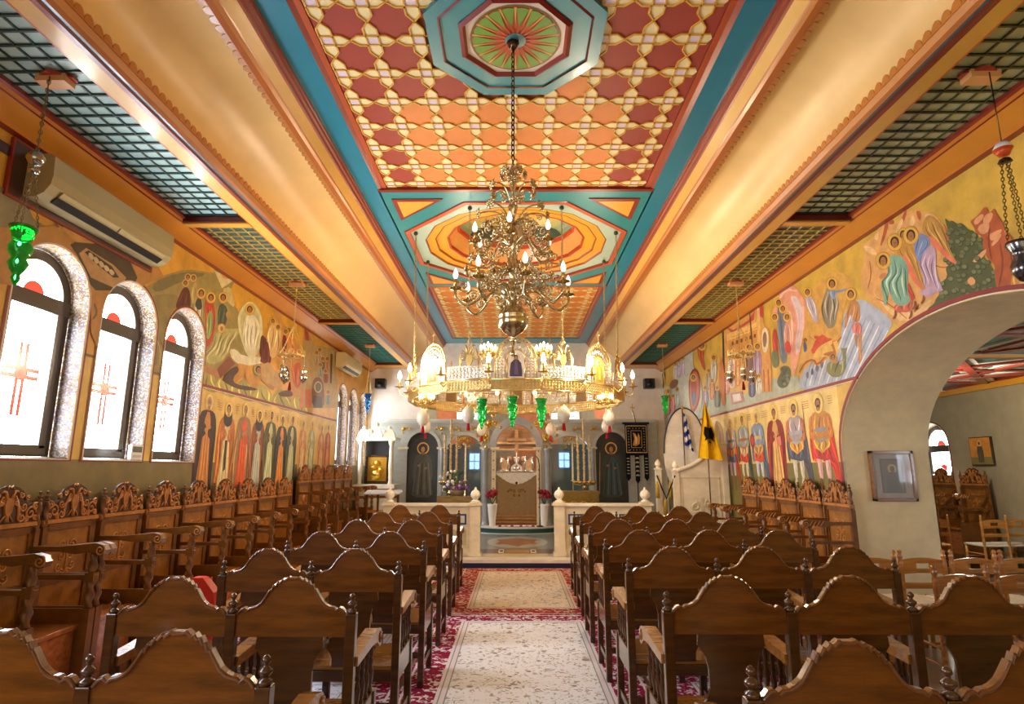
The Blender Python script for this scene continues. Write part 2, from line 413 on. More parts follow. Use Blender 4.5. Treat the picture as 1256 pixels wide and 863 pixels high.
# pale field from octagon to the 16-gon
for i in range(16):
    a, b = pi / 16 + 2 * pi * i / 16, pi / 16 + 2 * pi * (i + 1) / 16
    def o8(t):
        m_ = (t + pi / 8) % (pi / 4) - pi / 8; r = R2 / cos(m_); return (r * cos(t), Y2 + 1.03 * r * sin(t), ZC + .03)
    r = 1.33; cc = '#b6cdb8'
    t8 = (round((a + b) / 2 / (pi / 8)) * pi / 8)
    mb.poly([o8(a), o8((a + b) / 2), o8(b), (r * cos(b), Y2 + 1.03 * r * sin(b), ZC + .03), (r * cos(a), Y2 + 1.03 * r * sin(a), ZC + .03)], cc)
ring(1.33, ZC + .03, 1.315, ZC + .03, n, '#8a3420'); ring(1.315, ZC + .03, 1.315, ZC + .06, n, '#a2502c'); ring(1.315, ZC + .06, 1.19, ZC + .06, n, '#eaa92c')
ring(1.19, ZC + .06, 1.175, ZC + .06, n, '#8a3420'); ring(1.175, ZC + .06, 1.175, ZC + .09, n, '#a2502c'); ring(1.175, ZC + .09, 1.02, ZC + .09, n, '#eca82a')
ring(1.02, ZC + .09, .99, ZC + .09, n, '#b83c1e'); ring(.99, ZC + .09, .99, ZC + .14, n, '#b83c1e'); ring(.99, ZC + .14, .90, ZC + .34, n, '#e0a055')
ring(.90, ZC + .34, .87, ZC + .34, n, '#b83c1e'); ring(.87, ZC + .34, .86, ZC + .40, n, '#c4482a')
for i in range(8):
    a0, a1 = radians(90) * i / 8, radians(90) * (i + 1) / 8
    ring(.86 * cos(a0), ZC + .4 + .42 * sin(a0), max(.002, .86 * cos(a1)), ZC + .4 + .42 * sin(a1), 32, ['#8fae8c', '#9fb48a', '#b9b26a', '#d2b052', '#d8b24c', '#dcb650', '#dcb650', '#dcb650'][i], 0)
struct(mb, 'ceiling_dome_rings', 'gloss')
# figure painted in the dome: dark arc, robe and halo (flat paint following the dome)
mb = MB()
def dome(px, pz):   # polar angle from far side, latitude fraction
    a = pi / 2 + px; t = pz * pi / 2; r = .855 * cos(t); return (r * cos(a), Y2 + 1.03 * r * sin(a), ZC + .398 + .415 * sin(t))
def dpatch(x0, x1, z0, z1, c, n=8, top=None):
    for i in range(n):
        xa, xb = x0 + (x1 - x0) * i / n, x0 + (x1 - x0) * (i + 1) / n
        f = lambda x: z0 + (z1 - z0) * sqrt(max(0, 1 - ((x - (x0 + x1) / 2) / ((x1 - x0) / 2)) ** 2))
        mb.poly([dome(xa, z0), dome(xb, z0), dome(xb, f(xb) + .003), dome(xa, f(xa) + .003)], c)
dpatch(-1.0, 1.0, .02, .42, '#3c4a34', 20); 
struct(mb, 'ceiling_dome_painting', 'fresco')
mb = MB(); 
for (px, z0, z1, c, w_) in ((0, .05, .5, '#8c6a3c', .25), (-.3, .05, .38, '#b86c2a', .13), (.32, .05, .36, '#9a7038', .15), (.1, .06, .34, '#c8842e', .1)):
    for i in range(6):
        xa, xb = px - w_ + 2 * w_ * i / 6, px - w_ + 2 * w_ * (i + 1) / 6
        f = lambda x: z0 + (z1 - z0) * sqrt(max(0, 1 - ((x - px) / w_) ** 2))
        mb.poly([Vector(dome(xa, z0)) * 1, dome(xb, z0), dome(xb, f(xb) + .01), dome(xa, f(xa) + .01)], c)
for p in range(len(mb.v)):
    x, y, z = mb.v[p]; mb.v[p] = (x * .985, Y2 + (y - Y2) * .985, z - .012)
struct(mb, 'ceiling_dome_figures', 'fresco')
# corner triangles of bay two
mb = MB()
for sx in (-1, 1):
    for (yc, sy) in ((6.62, 1), (9.96, -1)):
        T = [(sx * 1.50, yc), (sx * .88, yc), (sx * 1.50, yc + sy * .62)]
        mb.prism([(x, y, ZC - .014) for x, y in T], (0, 0, .02), '#8a2c1c')
        cx, cy = sum(t[0] for t in T) / 3, sum(t[1] for t in T) / 3
        mb.prism([(cx + (x - cx) * .72, cy + (y - cy) * .72, ZC - .018) for x, y in T], (0, 0, .01), '#e8a83a')
struct(mb, 'trim_20', 'gloss')
# star coffers
def star_bay(y0, y1, zz, name, octa=None):
    mb = MB(); ribs = MB()
    PX, PY = .351, .386
    mb.poly([(-1.52, y0, zz + .02), (1.52, y0, zz + .02), (1.52, y1, zz + .02), (-1.52, y1, zz + .02)], '#c06a3c')
    inside = lambda x, y: octa and abs(x) < octa[1] and abs(y - octa[0]) < octa[1] and abs(x) + abs(y - octa[0]) < octa[1] * 1.41
    def clip(pts, mbx, c, dz):
        q = [(min(1.505, max(-1.505, x)), min(y1 - .005, max(y0 + .005, y)), zz - dz) for x, y in pts]
        xs = [p[0] for p in q]; ys = [p[1] for p in q]
        if max(xs) - min(xs) < .004 or max(ys) - min(ys) < .004: return
        if inside(sum(xs) / len(xs), sum(ys) / len(ys)): return
        mbx.poly(q, c)
    def rib(a, b):
        if inside((a[0] + b[0]) / 2, (a[1] + b[1]) / 2): return
        for p in (a, b):
            if abs(p[0]) > 1.51 or not y0 <= p[1] <= y1: return
        d = Vector((b[0] - a[0], b[1] - a[1], 0)); d.normalize(); nn = Vector((-d.y, d.x, 0)) * .0055
        A, B = Vector((a[0], a[1], zz)) , Vector((b[0], b[1], zz))
        ribs.prism([A - nn, B - nn, B + nn, A + nn], (0, 0, -.012), '#d8a23c')
    ny = int((y1 - y0) / PY) + 2
    yr = y1 - .10
    for j in range(-1, ny + 1):
        y = yr - j * PY
        for i in range(-5, 6):
            x = i * PX - .04
            h, w_ = .046, .052
            clip([(x - h, y - h), (x + h, y - h), (x + h, y + h), (x - h, y + h)], mb, '#dccad4', .004)
            for (dx, dy) in ((1, 0), (-1, 0), (0, 1), (0, -1)):
                lx, ly = PX / 2, PY / 2; l = lx if dx else ly
                a = lambda s_, t: (x + dx * s_ + (t if dy else 0), y + dy * s_ + (t if dx else 0))
                pts = [a(h, -w_), a(l * .64, -w_), a(l, 0), a(l * .64, w_), a(h, w_)]
                clip(pts, mb, '#ead9a0', .002)
                for q in zip(pts, pts[1:]): rib(*q)
                rib(pts[-1], pts[0])
            # star (8-pointed) centred between nodes
            sx_, sy_ = x + PX / 2, y - PY / 2
            red = octa is not None and (sx_ < -1.15 or sx_ > 1.15 or (y < 4.75 and abs(sx_) > .55) or y < 3.0)
            col = '#9c3a2a' if red else '#dc843e'
            hx, hy = PX / 2 - .001, PY / 2 - .001
            clip([(sx_ - hx, sy_ - hy), (sx_ + hx, sy_ - hy), (sx_ + hx, sy_ + hy), (sx_ - hx, sy_ + hy)], mb, col, .0005)
    struct(mb, name, 'coffer'); struct(ribs, name + '_ribs', 'coffer')
star_bay(BAYS[0][0], BAYS[0][1], ZC + .03, 'ceiling_star_coffer_near', (3.94, .655))
star_bay(BAYS[1][0], BAYS[1][1], ZC + .03, 'ceiling_star_coffer_far')
# octagonal rosette of the first coffer
mb = MB(); Y2s = Y2; Y2 = 3.94
ring(.66 * S8, ZC + .03, .66 * S8, ZC - .01, 8, '#2b7480', e=1); ring(.66 * S8, ZC - .01, .57 * S8, ZC - .01, 8, '#3b8a92', e=1); ring(.57 * S8, ZC - .012, .555 * S8, ZC - .02, 8, '#7a2a28', e=1)
ring(.555 * S8, ZC - .005, .42 * S8, ZC - .005, 8, '#3f8f94', e=1); ring(.42 * S8, ZC - .012, .39 * S8, ZC - .03, 8, '#7e2018', e=1); ring(.39 * S8, ZC - .03, .37 * S8, ZC - .0, 8, '#8a2a20', e=1)
ring(.37 * S8, ZC - .0, .34, ZC - .0, 8, '#e0cdb8', e=1); ring(.372 * S8, ZC + .002, .001, ZC + .002, 8, '#dccab4', e=1)
ring(.345, ZC - .004, .33, ZC - .004, 36, '#7a5a24', 0, 1); ring(.33, ZC - .003, .002, ZC - .003, 36, '#b8502a', 0, 1)
for i in range(18):
    a = 2 * pi * i / 18
    def pp(r, t, dz=.008): return (r * cos(a + t), Y2 + r * sin(a + t), ZC - dz)
    mb.poly([pp(.135, 0), pp(.2, -.075), pp(.318, -.145), pp(.328, 0), pp(.318, .145), pp(.2, .075)], '#6f9a3c')
    mb.poly([pp(.15, .174, .007), pp(.33, .174 - .028, .007), pp(.33, .174 + .028, .007)], '#dca548')
    mb.poly([pp(.06, -.17, .009), pp(.17, 0, .009), pp(.06, .17, .009)], '#cf5a30')
ring(.08, ZC - .012, .001, ZC - .02, 16, '#5c8a8c', 0, 1)
struct(mb, 'ceiling_rosette', 'gloss'); Y2 = Y2s
# side strips: latticed panels
for sgn in (-1, 1):
    cuts = [-2.84, 1.50, 5.86, 10.2, 14.55]
    for q in range(4):
        y0, y1 = cuts[q] + .06, cuts[q + 1] - .06
        if q == 0: y0 = YB
        gold = q == 2
        base = ('#2e5c60' if gold else '#aed0cc') if sgn < 0 else ('#44503a' if gold else '#a6b696')
        if q == 3: base = '#3f8f80' if sgn < 0 else '#4a8a68'
        lc = ('#c8a850' if gold else '#143c3a') if sgn < 0 else ('#b9a050' if gold else '#182818')
        if q == 3: lc = '#1f5a50'
        x0, x1 = 2.83, 3.47; zz = RECZ
        mb = MB(); mb.poly([(sgn * x0, y0, zz), (sgn * x1, y0, zz), (sgn * x1, y1, zz), (sgn * x0, y1, zz)], base)
        r = .008
        yy = y0 + .05
        while yy < y1:
            if yy > 1.2: mb.box(min(sgn * x0, sgn * x1), max(sgn * x0, sgn * x1), yy - r, yy + r, zz - .014, zz, lc)
            yy += .126
        for t in range(1, 6):
            x = sgn * (x0 + (x1 - x0) * (t - .5) / 5); mb.box(x - r * .8, x + r * .8, max(1.2, y0), y1, zz - .011, zz, lc)
        struct(mb, 'ceiling_panel_%s_%d' % ('left' if sgn < 0 else 'right', q), 'gloss')
    mb = MB()
    for c in cuts[1:]:
        e = sgn * 2.8, sgn * 3.5
        mb.box(min(e), max(e), c - .045, c + .045, ZS - .03, RECZ + .02, '#d89a38')
        mb.box(min(e), max(e), c - .07, c - .045, ZS - .015, RECZ + .02, '#5c1c18'); mb.box(min(e), max(e), c + .045, c + .06, ZS - .01, RECZ + .02, '#8a2c1c')
    mb.box(min(sgn * 2.8, sgn * XW), max(sgn * 2.8, sgn * XW), 14.6, YF, ZS - .03, RECZ + .02, '#c88a38')
    struct(mb, 'trim_%d' % (21 + (sgn > 0)), 'gloss')
# roof slab above everything keeps the daylight out
mb = MB(); mb.box(-XW - .6, XO + .6, YB - .3, YF + 4, 5.7, 5.8, '#888888'); mb.box(-XW - .5, -XW - .42, YB - .3, YF + 4, 3.6, 5.8, '#888888'); struct(mb, 'ceiling_roof', 'plaster')
# far wall of the nave: white plaster above and beside a wide opening
yw = 15.0
mb = MB(); W = '#e6e0d6'
zo0, zo1, xo = 2.80, 3.42, 2.42
mb.box(-XW, XW, yw, yw + .12, zo1, 5.1, W); mb.box(-XW, -xo, yw, yw + .12, 0, zo1, W); mb.box(xo, XW, yw, yw + .12, 0, zo1, W)
struct(mb, 'wall_front', 'plaster')
mb = MB(); mb.box(-xo, xo, yw - .02, yw + .14, zo1 - .0, zo1 + .07, '#b06a4a'); struct(mb, 'trim_23', 'paint')
# sanctuary behind
ys = 18.6
mb = MB()
n = 24
for i in range(n):
    a, b = pi * i / n, pi * (i + 1) / n
    c = '#9a5a38' if i % 6 < 3 else '#6f6a5c'
    mb.poly([(-3.3 * cos(a), 15.12 + 3.4 * sin(a), 0), (-3.3 * cos(b), 15.12 + 3.4 * sin(b), 0), (-3.3 * cos(b), 15.12 + 3.4 * sin(b), 5), (-3.3 * cos(a), 15.12 + 3.4 * sin(a), 5)], c)
struct(mb, 'wall_sanctuary', 'fresco')
mb = MB(); mb.box(-3.5, 3.5, 15.14, 19, 4.6, 4.7, '#8a7a5a'); struct(mb, 'ceiling_sanctuary', 'plaster')
# daylight windows of the sanctuary: two arched in the apse, two small ones lower
def simple_window(name, cx, y, z0, z1, wd, arched=True, bars='#2c4c9c'):
    root = empty(name); root['kind'] = 'structure'
    h = wd / 2; n = 10
    def out_(d): return [(cx - h - d, y, z0 - d), (cx + h + d, y, z0 - d)] + ([(cx + (h + d) * cos(pi * i / n), y, z1 - h + (h + d) * sin(pi * i / n)) for i in range(n + 1)] if arched else [(cx + h + d, y, z1 + d), (cx - h - d, y, z1 + d)])
    g = MB(); g.prism(out_(.05), (0, .05, 0), '#e8e2d6' if arched else bars); g.build('window_frame', 'paint', root)
    g = MB(); g.poly([(p[0], p[1] - .005, p[2]) for p in out_(0)], '#cfe0ff'); g.build('pane', M['pane2'], root)
    g = MB(); g.box(cx - .012, cx + .012, y - .02, y - .006, z0, z1 - .02, bars); g.box(cx - h, cx + h, y - .02, y - .006, (z0 + z1) / 2 - .012, (z0 + z1) / 2 + .012, bars); g.build('glazing_bar', 'paint', root)
M['pane2'] = emis_attr('sanctuary_daylight', 3.0)
for i, (u0, u1, v0, v1, Y) in enumerate(((562, 572, 499, 522, 17.3), (581, 592, 499, 522, 17.9), (678, 689, 499, 522, 17.9), (698, 708, 499, 522, 17.4))):
    a, b = onY(u0, v1, Y), onY(u1, v0, Y); simple_window('window_%d' % (30 + i), (a.x + b.x) / 2, Y, a.z, b.z, abs(b.x - a.x))
for i, (u0, u1, v0, v1, Y) in enumerate(((576, 588, 556, 575, 17.2), (686, 698, 555, 573, 17.2))):
    a, b = onY(u0, v1, Y), onY(u1, v0, Y); simple_window('window_%d' % (34 + i), (a.x + b.x) / 2, Y, a.z, b.z, abs(b.x - a.x), False)
# side room ceiling: flat, with overlapping coloured beams in a star pattern
mb = MB(); mb.poly([(XI - .98 + .02, YB, ZR), (XO, YB, ZR), (XO, YF, ZR), (XI - .98 + .02, YF, ZR)], '#2f7a80')
mb.v = [(max(XI, x) , y, z) for x, y, z in mb.v]; struct(mb, 'ceiling_side_room', 'gloss')
mb = MB()
def beam(x0, y0, x1, y1, w_, c, dz):
    d = Vector((x1 - x0, y1 - y0, 0)).normalized(); nn = Vector((-d.y, d.x, 0)) * w_ / 2; A, B = Vector((x0, y0, ZR)), Vector((x1, y1, ZR))
    mb.prism([A - nn, B - nn, B + nn, A + nn], (0, 0, -dz), c)
for cy in (5.6, 9.2, 12.8):
    cx = 6.37
    for k_ in range(8):
        a = 2 * pi * k_ / 8 + pi / 8; a2 = a + 3 * 2 * pi / 8
        R_ = 1.72
        p, q = (cx + R_ * .93 * cos(a), cy + R_ * sin(a)), (cx + R_ * .93 * cos(a2), cy + R_ * sin(a2))
        beam(*p, *q, .30, '#dcdfdc', .02 + .002 * k_); beam(*p, *q, .11, '#8c2c1e', .045 + .002 * k_)
    beam(XI, cy + 1.8, XO, cy + 1.8, .2, '#d8992e', .05); beam(XI, cy + 1.92, XO, cy + 1.92, .05, '#8c2c1e', .052); beam(XI, cy + 1.68, XO, cy + 1.68, .05, '#e4e0d4', .052)
    for t in (-.5, .5): beam(cx + t, cy - .5, cx + t * .3, cy + .5, .12, '#3c1c20', .03)
mb.box(XO - .1, XO, YB, YF, ZR - .13, ZR, '#dd9c30'); mb.box(XO - .14, XO - .1, YB, YF, ZR - .04, ZR, '#8c2c1e')
struct(mb, 'trim_24', 'gloss')
# raised chancel floor with navy riser and white tread
mb = MB(); mb.box(-XW, XW, 10.28, 19, 0, .13, '#8f8b80')
mb.box(-XW, XW, 10.2, 10.28, 0, .085, '#182450'); mb.box(-XW, XW, 10.17, 10.5, .085, .135, '#e6dfd0'); struct(mb, 'floor_chancel', 'marble')
mb = MB(); z = .138
mb.box(-.68, .72, 10.5, 10.9, .13, z, '#cbb98a')
for (a, b, y0, y1, c) in ((-.68, .72, 10.9, 11.5, '#6e5240'), (-.2, .24, 10.98, 11.42, '#b88a4c'), (-.68, .72, 11.5, 14.1, '#7f8a84')):
    mb.box(a, b, y0, y1, .13, z + (.002 if c == '#b88a4c' else 0), c)
for x in (-.27, .31): 
    mb.box(x - .05, x + .05, 10.98, 11.42, .13, z + .003, '#e8e0d0'); mb.box(x - .03, x + .03, 11.1, 11.3, .13, z + .004, '#202020')
mb.prism([(.02 + .5 * cos(a) * (1 if k_ % 2 else .7), 12.6 + .75 * sin(a) * (1 if k_ % 2 else .7), .13) for k_, a in enumerate([2 * pi * t / 12 for t in range(12)])], (0, 0, .012), '#a86a3e')
mb.prism([(.02 + .62 * cos(2 * pi * t / 24), 12.6 + .95 * sin(2 * pi * t / 24), .13) for t in range(24)], (0, 0, .010), '#b4b8ac')
for x in (-.2, .25): mb.box(x - .05, x + .05, 13.75, 13.85, .13, z + .004, '#1e4c5c')
struct(mb, 'floor_inlay', 'marble')
# ------------------------------------------------------------ pews
def finial(mb, x, y, z, c, s=1.):
    mb.lathe([(.017 * s, 0), (.022 * s, .006 * s), (.022 * s, .014 * s), (.010 * s, .02 * s), (.012 * s, .026 * s), (.021 * s, .036 * s), (.021 * s, .044 * s), (.008 * s, .053 * s), (.007 * s, .058 * s), (.014 * s, .066 * s), (.013 * s, .076 * s), (.004 * s, .084 * s)], (x, y, z), 10, c)
def back_outline(W):
    """upper board of one seat, seen from behind: x from -W/2 to W/2, z profile with scalloped crown"""
    h = W / 2
    right = [(h * t, z) for t, z in [(1, .965), (.93, .984), (.87, .988), (.82, .978), (.77, .988), (.70, .990), (.63, .998), (.56, 1.012), (.50, 1.033), (.455, 1.050), (.42, 1.064), (.395, 1.060), (.355, 1.083), (.325, 1.079), (.28, 1.098), (.25, 1.093), (.20, 1.108), (.165, 1.103), (.10, 1.116), (.06, 1.112)]]
    top = [(x, z) for x, z in right]; left = [(-x, z) for x, z in reversed(right)]
    return [(-h, .865)] + [(h, .865)] + top + left
WD, WD2 = '#6a3b0e', '#4a290b'
def bench(nseat, pitch, name='church_bench'):
    root = empty(name)
    W = pitch - .045; x0 = -nseat * pitch / 2
    post = MB(); post.box(-.0225, .0225, -.02, .025, 0, .96, WD2)
    pf = MB(); finial(pf, 0, 0, .96, WD2)
    pme = post.build('post', 'wood', root, .004); fme = pf.build('finial', 'wood', pme)
    posts = [pme] + [None] * nseat
    for i in range(nseat + 1):
        if i: p = pme.copy(); COL.objects.link(p); f = fme.copy(); COL.objects.link(f); f.parent = p
        else: p = pme
        p.parent = root; p.location = (x0 + i * pitch, 0, 0)
    def part(mb, nm, locs, bevel=.004, mat='wood', subs=()):
        o = mb.build(nm, mat, root, bevel); o.location = locs[0]
        kids = []
        for smb, snm in subs:
            k_ = smb.build(snm, mat, o); kids.append(k_)
        for l in locs[1:]:
            c = o.copy(); COL.objects.link(c); c.location = l
            for k_ in kids: d = k_.copy(); COL.objects.link(d); d.parent = c
    cs = [(x0 + (i + .5) * pitch, 0, 0) for i in range(nseat)]
    b = MB(); b.prism([(x, -.012, z) for x, z in back_outline(W)], (0, .024, 0), WD)
    # moulded rim following the crown on the rear face
    rim = [(x * .985, -.014, z - .006) for x, z in back_outline(W)[2:]]
    b.tube(rim, .006, WD, 5); part(b, 'backrest', cs, .005)
    s = MB(); a = .13
    half = [(.145, .865), (.15, .82), (.135, .80), (.115, .77), (.105, .72), (.105, .64), (.12, .60), (.14, .575), (.145, .55), (.125, .53), (.11, .50), (.11, .45)]
    s.prism([(-x, -.009, z) for x, z in half] + [(x, -.009, z) for x, z in reversed(half)], (0, .018, 0), WD2); part(s, 'back_splat', cs)
    st = MB(); st.box(-W / 2 - .012, W / 2 + .012, .0, .46, .43, .455, '#8a5a1c'); part(st, 'seat', cs)
    ap = MB(); ap.prism([(-W / 2, .43, .43), (-W / 2, .43, .36), (-W / 4, .43, .35), (0, .43, .385), (W / 4, .43, .35), (W / 2, .43, .36), (W / 2, .43, .43)], (0, .02, 0), WD2)
    part(ap, 'seat_apron', cs); ap = MB(); ap.box(-W / 2, W / 2, -.01, .015, .37, .43, WD2); part(ap, 'rear_rail', cs); ap = MB(); ap.box(-W / 2, W / 2, .2, .225, .14, .18, WD2); part(ap, 'stretcher', cs)
    ls = [(x0 + i * pitch, 0, 0) for i in range(nseat + 1)]
    lg = MB(); lg.box(-.022, .022, .42, .464, 0, .50, WD2); part(lg, 'leg', ls)
    rl = MB(); rl.box(-.014, .014, .02, .43, .36, .50, WD2); part(rl, 'seat_side_rail', ls); rl = MB(); rl.box(-.012, .012, .02, .43, .12, .16, WD2); part(rl, 'lower_side_rail', ls)
    # armrest with scroll end and five turned spindles
    ar = MB(); side = [(.02, .775), (.02, .735), (.30, .745), (.40, .735), (.455, .70), (.49, .70), (.505, .725), (.50, .76), (.47, .785), (.40, .80), (.25, .79)]
    ar.prism([(-.032, y, z) for y, z in side], (.064, 0, 0), '#8e5a1c')
    for sx in (-1, 1): ar.tube([(sx * .034, .468 + x, .738 + z) for x, z in spiral(0, 0, .032, 1.4, .6, 1)], .004, '#8e5a1c', 5)
    sp = MB()
    for k_ in range(5):
        y = .07 + k_ * .085
        sp.lathe([(.008, .5), (.012, .515), (.007, .53), (.014, .56), (.016, .60), (.008, .63), (.013, .645), (.008, .66), (.014, .69), (.009, .72), (.010, .748)], (0, y, 0), 8, WD2)
    part(ar, 'armrest', ls, .005, 'wood', [(sp, 'spindles')])
    return root
benchR = bench(3, .55); benchL = bench(2, .53)
rowsR = [1.81 + 1.03 * k_ for k_ in range(7)]
rowsL = [1.90, 2.79, 3.75, 4.77, 5.83, 6.95, 8.2]
RN = ['front-most in the picture', 'second from the camera', 'third from the camera', 'fourth from the camera', 'fifth from the camera', 'sixth from the camera', 'farthest from the camera']
for i, y in enumerate(rowsR):
    o = benchR if i == 0 else copy_tree(benchR)
    x = [.66, .68, .70, .71, .715, .74, .76][i] + 1.5 * .55
    o.location = (x, y, .012)
    tag(o, 'brown three-seat church bench right of the aisle, ' + RN[i], 'bench', 'wooden benches right of the aisle')
for i, y in enumerate(rowsL):
    o = benchL if i == 0 else copy_tree(benchL)
    x = [-.745, -.73, -.71, -.713, -.72, -.74, -.77][i] - .53
    o.location = (x, y, .012)
    tag(o, 'brown two-seat church bench left of the aisle, ' + RN[i], 'bench', 'wooden benches left of the aisle')
# ------------------------------------------------------------ carved choir stalls (local: back at x=0, facing +x, width along y)
CW, CW2 = '#b0702c', '#70420f'
def twist_col(mb, x, y, z0, z1, r, c):
    n = max(6, int((z1 - z0) / .012)); mb.lathe([(r, z0 + (z1 - z0) * i / n) for i in range(n + 1)], (x, y, 0), 10, c, lobes=2, amp=.28, twist=62)
def crest(mb, W, z0, hgt, c):
    h = W / 2
    side = [(h, 0), (h, .33), (h * .95, .46), (h * .82, .53), (h * .68, .48), (h * .6, .56), (h * .56, .72), (h * .45, .86), (h * .28, .95), (h * .12, 1.0)]
    out_ = [(-y, z) for y, z in side] + [(0, .95)] + [(y, z) for y, z in reversed(side)]
    mb.prism([(.012, y, z0 + z * hgt) for y, z in smoothp([(a, b, 0) for a, b in out_], 1) for y, z in [(y, z)]] if 0 else [(.012, p[0], z0 + p[1] * hgt) for p in out_], (.018, 0, 0), '#4a260e')  # backing coloured dark to stand in for the shaded gaps of pierced carving
    X = .034
    # scrolls in relief either side
    for s in (-1, 1):
        for (cy, cz, r, a0) in ((h * .76, .24, h * .20, 0), (h * .47, .14, h * .13, 2), (h * .90, .42, h * .10, 1), (h * .50, .42, h * .12, 3), (h * .60, .66, h * .07, 0), (h * .92, .10, h * .09, 5), (h * .62, .10, h * .08, 4), (h * .40, .74, h * .08, 2)):
            mb.tube([(X, s * y, z0 + z) for y, z in spiral(cy, cz * hgt / .27 * 1.0 * .27 / 1 if 0 else cz * hgt * 1.0, r, 1.5, a0, 1)], .0085, c, 5)
    # double headed eagle: body, two necks, wings with feathers, crown
    mb.prism([(X - .006, y * h, z0 + z * hgt) for y, z in [(-.1, .3), (0, .16), (.1, .3), (.14, .5), (.1, .68), (-.1, .68), (-.14, .5)]], (.016, 0, 0), c)
    for s in (-1, 1):
        mb.tube([(X, s * y * h, z0 + z * hgt) for y, z in [(.06, .62), (.1, .74), (.14, .84), (.22, .86), (.3, .8)]], [.012, .011, .012, .009, .003], c, 6)
        for k_ in range(5):
            a = .25 + k_ * .12
            mb.tube([(X, s * y * h, z0 + z * hgt) for y, z in [(.12, .62 - k_ * .02), (.2 + .04 * k_, .72 - .07 * k_), (.30 + .02 * k_, .56 - .09 * k_), (.30 + .01 * k_, .40 - .07 * k_)]], [.007, .008, .008, .004], c, 5)
        mb.tube([(X, s * y * h, z0 + z * hgt) for y, z in [(.04, .26), (.14, .14), (.2, .06)]], .006, c, 5)
    mb.tube([(X, y * h, z0 + z * hgt) for y, z in [(-.1, .92), (-.05, 1.0), (0, .94), (.05, 1.0), (.1, .92)]], .007, c, 5)
    mb.tube([(X, 0, z0 + .26 * hgt), (X, 0, z0 + .05 * hgt)], [.012, .02], c, 5)
def make_stall(both, W=.64, dark=False):
    root = empty('choir_stall'); h = W / 2
    bp = MB(); c = CW
    bp.box(0, .02, -h + .02, h - .02, .12, 1.20, '#96601f')
    for y in (-h + .03, h - .09): bp.box(.02, .034, y, y + .06, .2, 1.19, CW2)
    for z in (.2, .72, 1.13): bp.box(.02, .034, -h + .03, h - .03, z, z + .05, CW2)
    # relief cartouche on the panel
    for s in (-1, 1):
        for (cy, cz, r, a0) in ((.055, 1.0, .045, 0), (.05, .92, .036, 2), (.07, .84, .036, 4), (.03, .79, .03, 1)):
            bp.tube([(.024, s * y, z) for y, z in spiral(cy, cz, r, 1.3, a0, 1)], .007, '#c08038', 4)
    bp.tube([(.024, 0, .80), (.024, .012, .88), (.024, 0, 1.03)], .008, c, 5)
    bp.build('back_panel', 'carved', root)
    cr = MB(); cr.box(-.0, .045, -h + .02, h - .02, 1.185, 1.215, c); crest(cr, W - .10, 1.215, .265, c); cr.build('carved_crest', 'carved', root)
    for y in ((-h + .037, h - .037) if both else (-h + .037,)):
        p = MB(); p.box(-.0, .05, y - .022, y + .022, .0, 1.16, CW2); twist_col(p, .03, y, 1.16, 1.36, .020, CW2); finial(p, .03, y, 1.36, CW2, .9)
        p.build('back_post', 'carved', root)
        for s_, nm in ((0, 'upper_armrest'),):
            a = MB()
            side = [(.03, 1.0), (.03, 1.035), (.25, 1.035), (.42, 1.05), (.52, 1.06), (.58, 1.045), (.60, 1.01), (.585, .975), (.55, .965), (.53, .985), (.46, .995), (.38, .98), (.25, .998)]
            a.prism([(x, y - .03, z) for x, z in side], (0, .06, 0), CW2)
            for sy in (-1, 1): a.tube([(.558 + x, y + sy * .032, 1.01 + z) for x, z in spiral(0, 0, .04, 1.6, 1.2, -1)], .006, CW, 5)
            for q in range(4): a.tube([(.36 + q * .04, y + .03, 1.045), (.40 + q * .04, y + .034, .995)], .006, CW, 4)
            a.build(nm, 'carved', root, .004)
        a = MB(); a.box(.03, .54, y - .02, y + .02, .80, .835, CW2); a.build('lower_armrest', 'carved', root, .004)
        q = MB(); q.box(.47, .535, y - .03, y + .03, 0, .60, CW2); twist_col(q, .50, y, .60, .79, .028, CW2); q.box(.468, .535, y - .032, y + .032, .785, .85, CW2); twist_col(q, .50, y, .85, .985, .026, CW2)
        q.build('twisted_column', 'carved', root)
        d = MB(); d.box(.03, .48, y - .012, y + .012, .08, .60, CW2); d.build('side_panel', 'carved', root)
    s = MB(); s.box(.02, .46, -h + .03, h - .03, .46, .495, '#a25c24'); s.build('seat', 'wood', root, .005)
    s = MB(); s.box(.40, .43, -h + .03, h - .03, .08, .45, '#a8602a'); s.box(0, .5, -h + .004, h - .004, 0, .08, '#6b3210'); s.build('base_board', 'wood', root)
    return root
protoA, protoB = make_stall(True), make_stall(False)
used = set()
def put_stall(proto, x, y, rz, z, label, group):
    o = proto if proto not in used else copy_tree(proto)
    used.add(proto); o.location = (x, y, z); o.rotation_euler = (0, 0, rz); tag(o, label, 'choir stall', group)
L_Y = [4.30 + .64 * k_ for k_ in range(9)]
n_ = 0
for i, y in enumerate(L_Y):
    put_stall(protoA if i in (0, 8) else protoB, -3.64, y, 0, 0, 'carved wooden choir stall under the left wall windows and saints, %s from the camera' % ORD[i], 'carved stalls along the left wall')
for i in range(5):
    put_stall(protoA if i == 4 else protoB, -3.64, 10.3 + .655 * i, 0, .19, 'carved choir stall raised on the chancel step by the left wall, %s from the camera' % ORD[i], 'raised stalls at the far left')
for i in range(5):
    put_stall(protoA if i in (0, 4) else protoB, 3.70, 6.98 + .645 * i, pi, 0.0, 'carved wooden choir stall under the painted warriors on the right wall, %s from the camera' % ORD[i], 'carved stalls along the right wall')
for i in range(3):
    put_stall(protoA, 7.82, 10.35 + .76 * i, pi, .14, 'tall carved choir stall by the side room window, %s from the camera' % ORD[i], 'stalls in the side room')
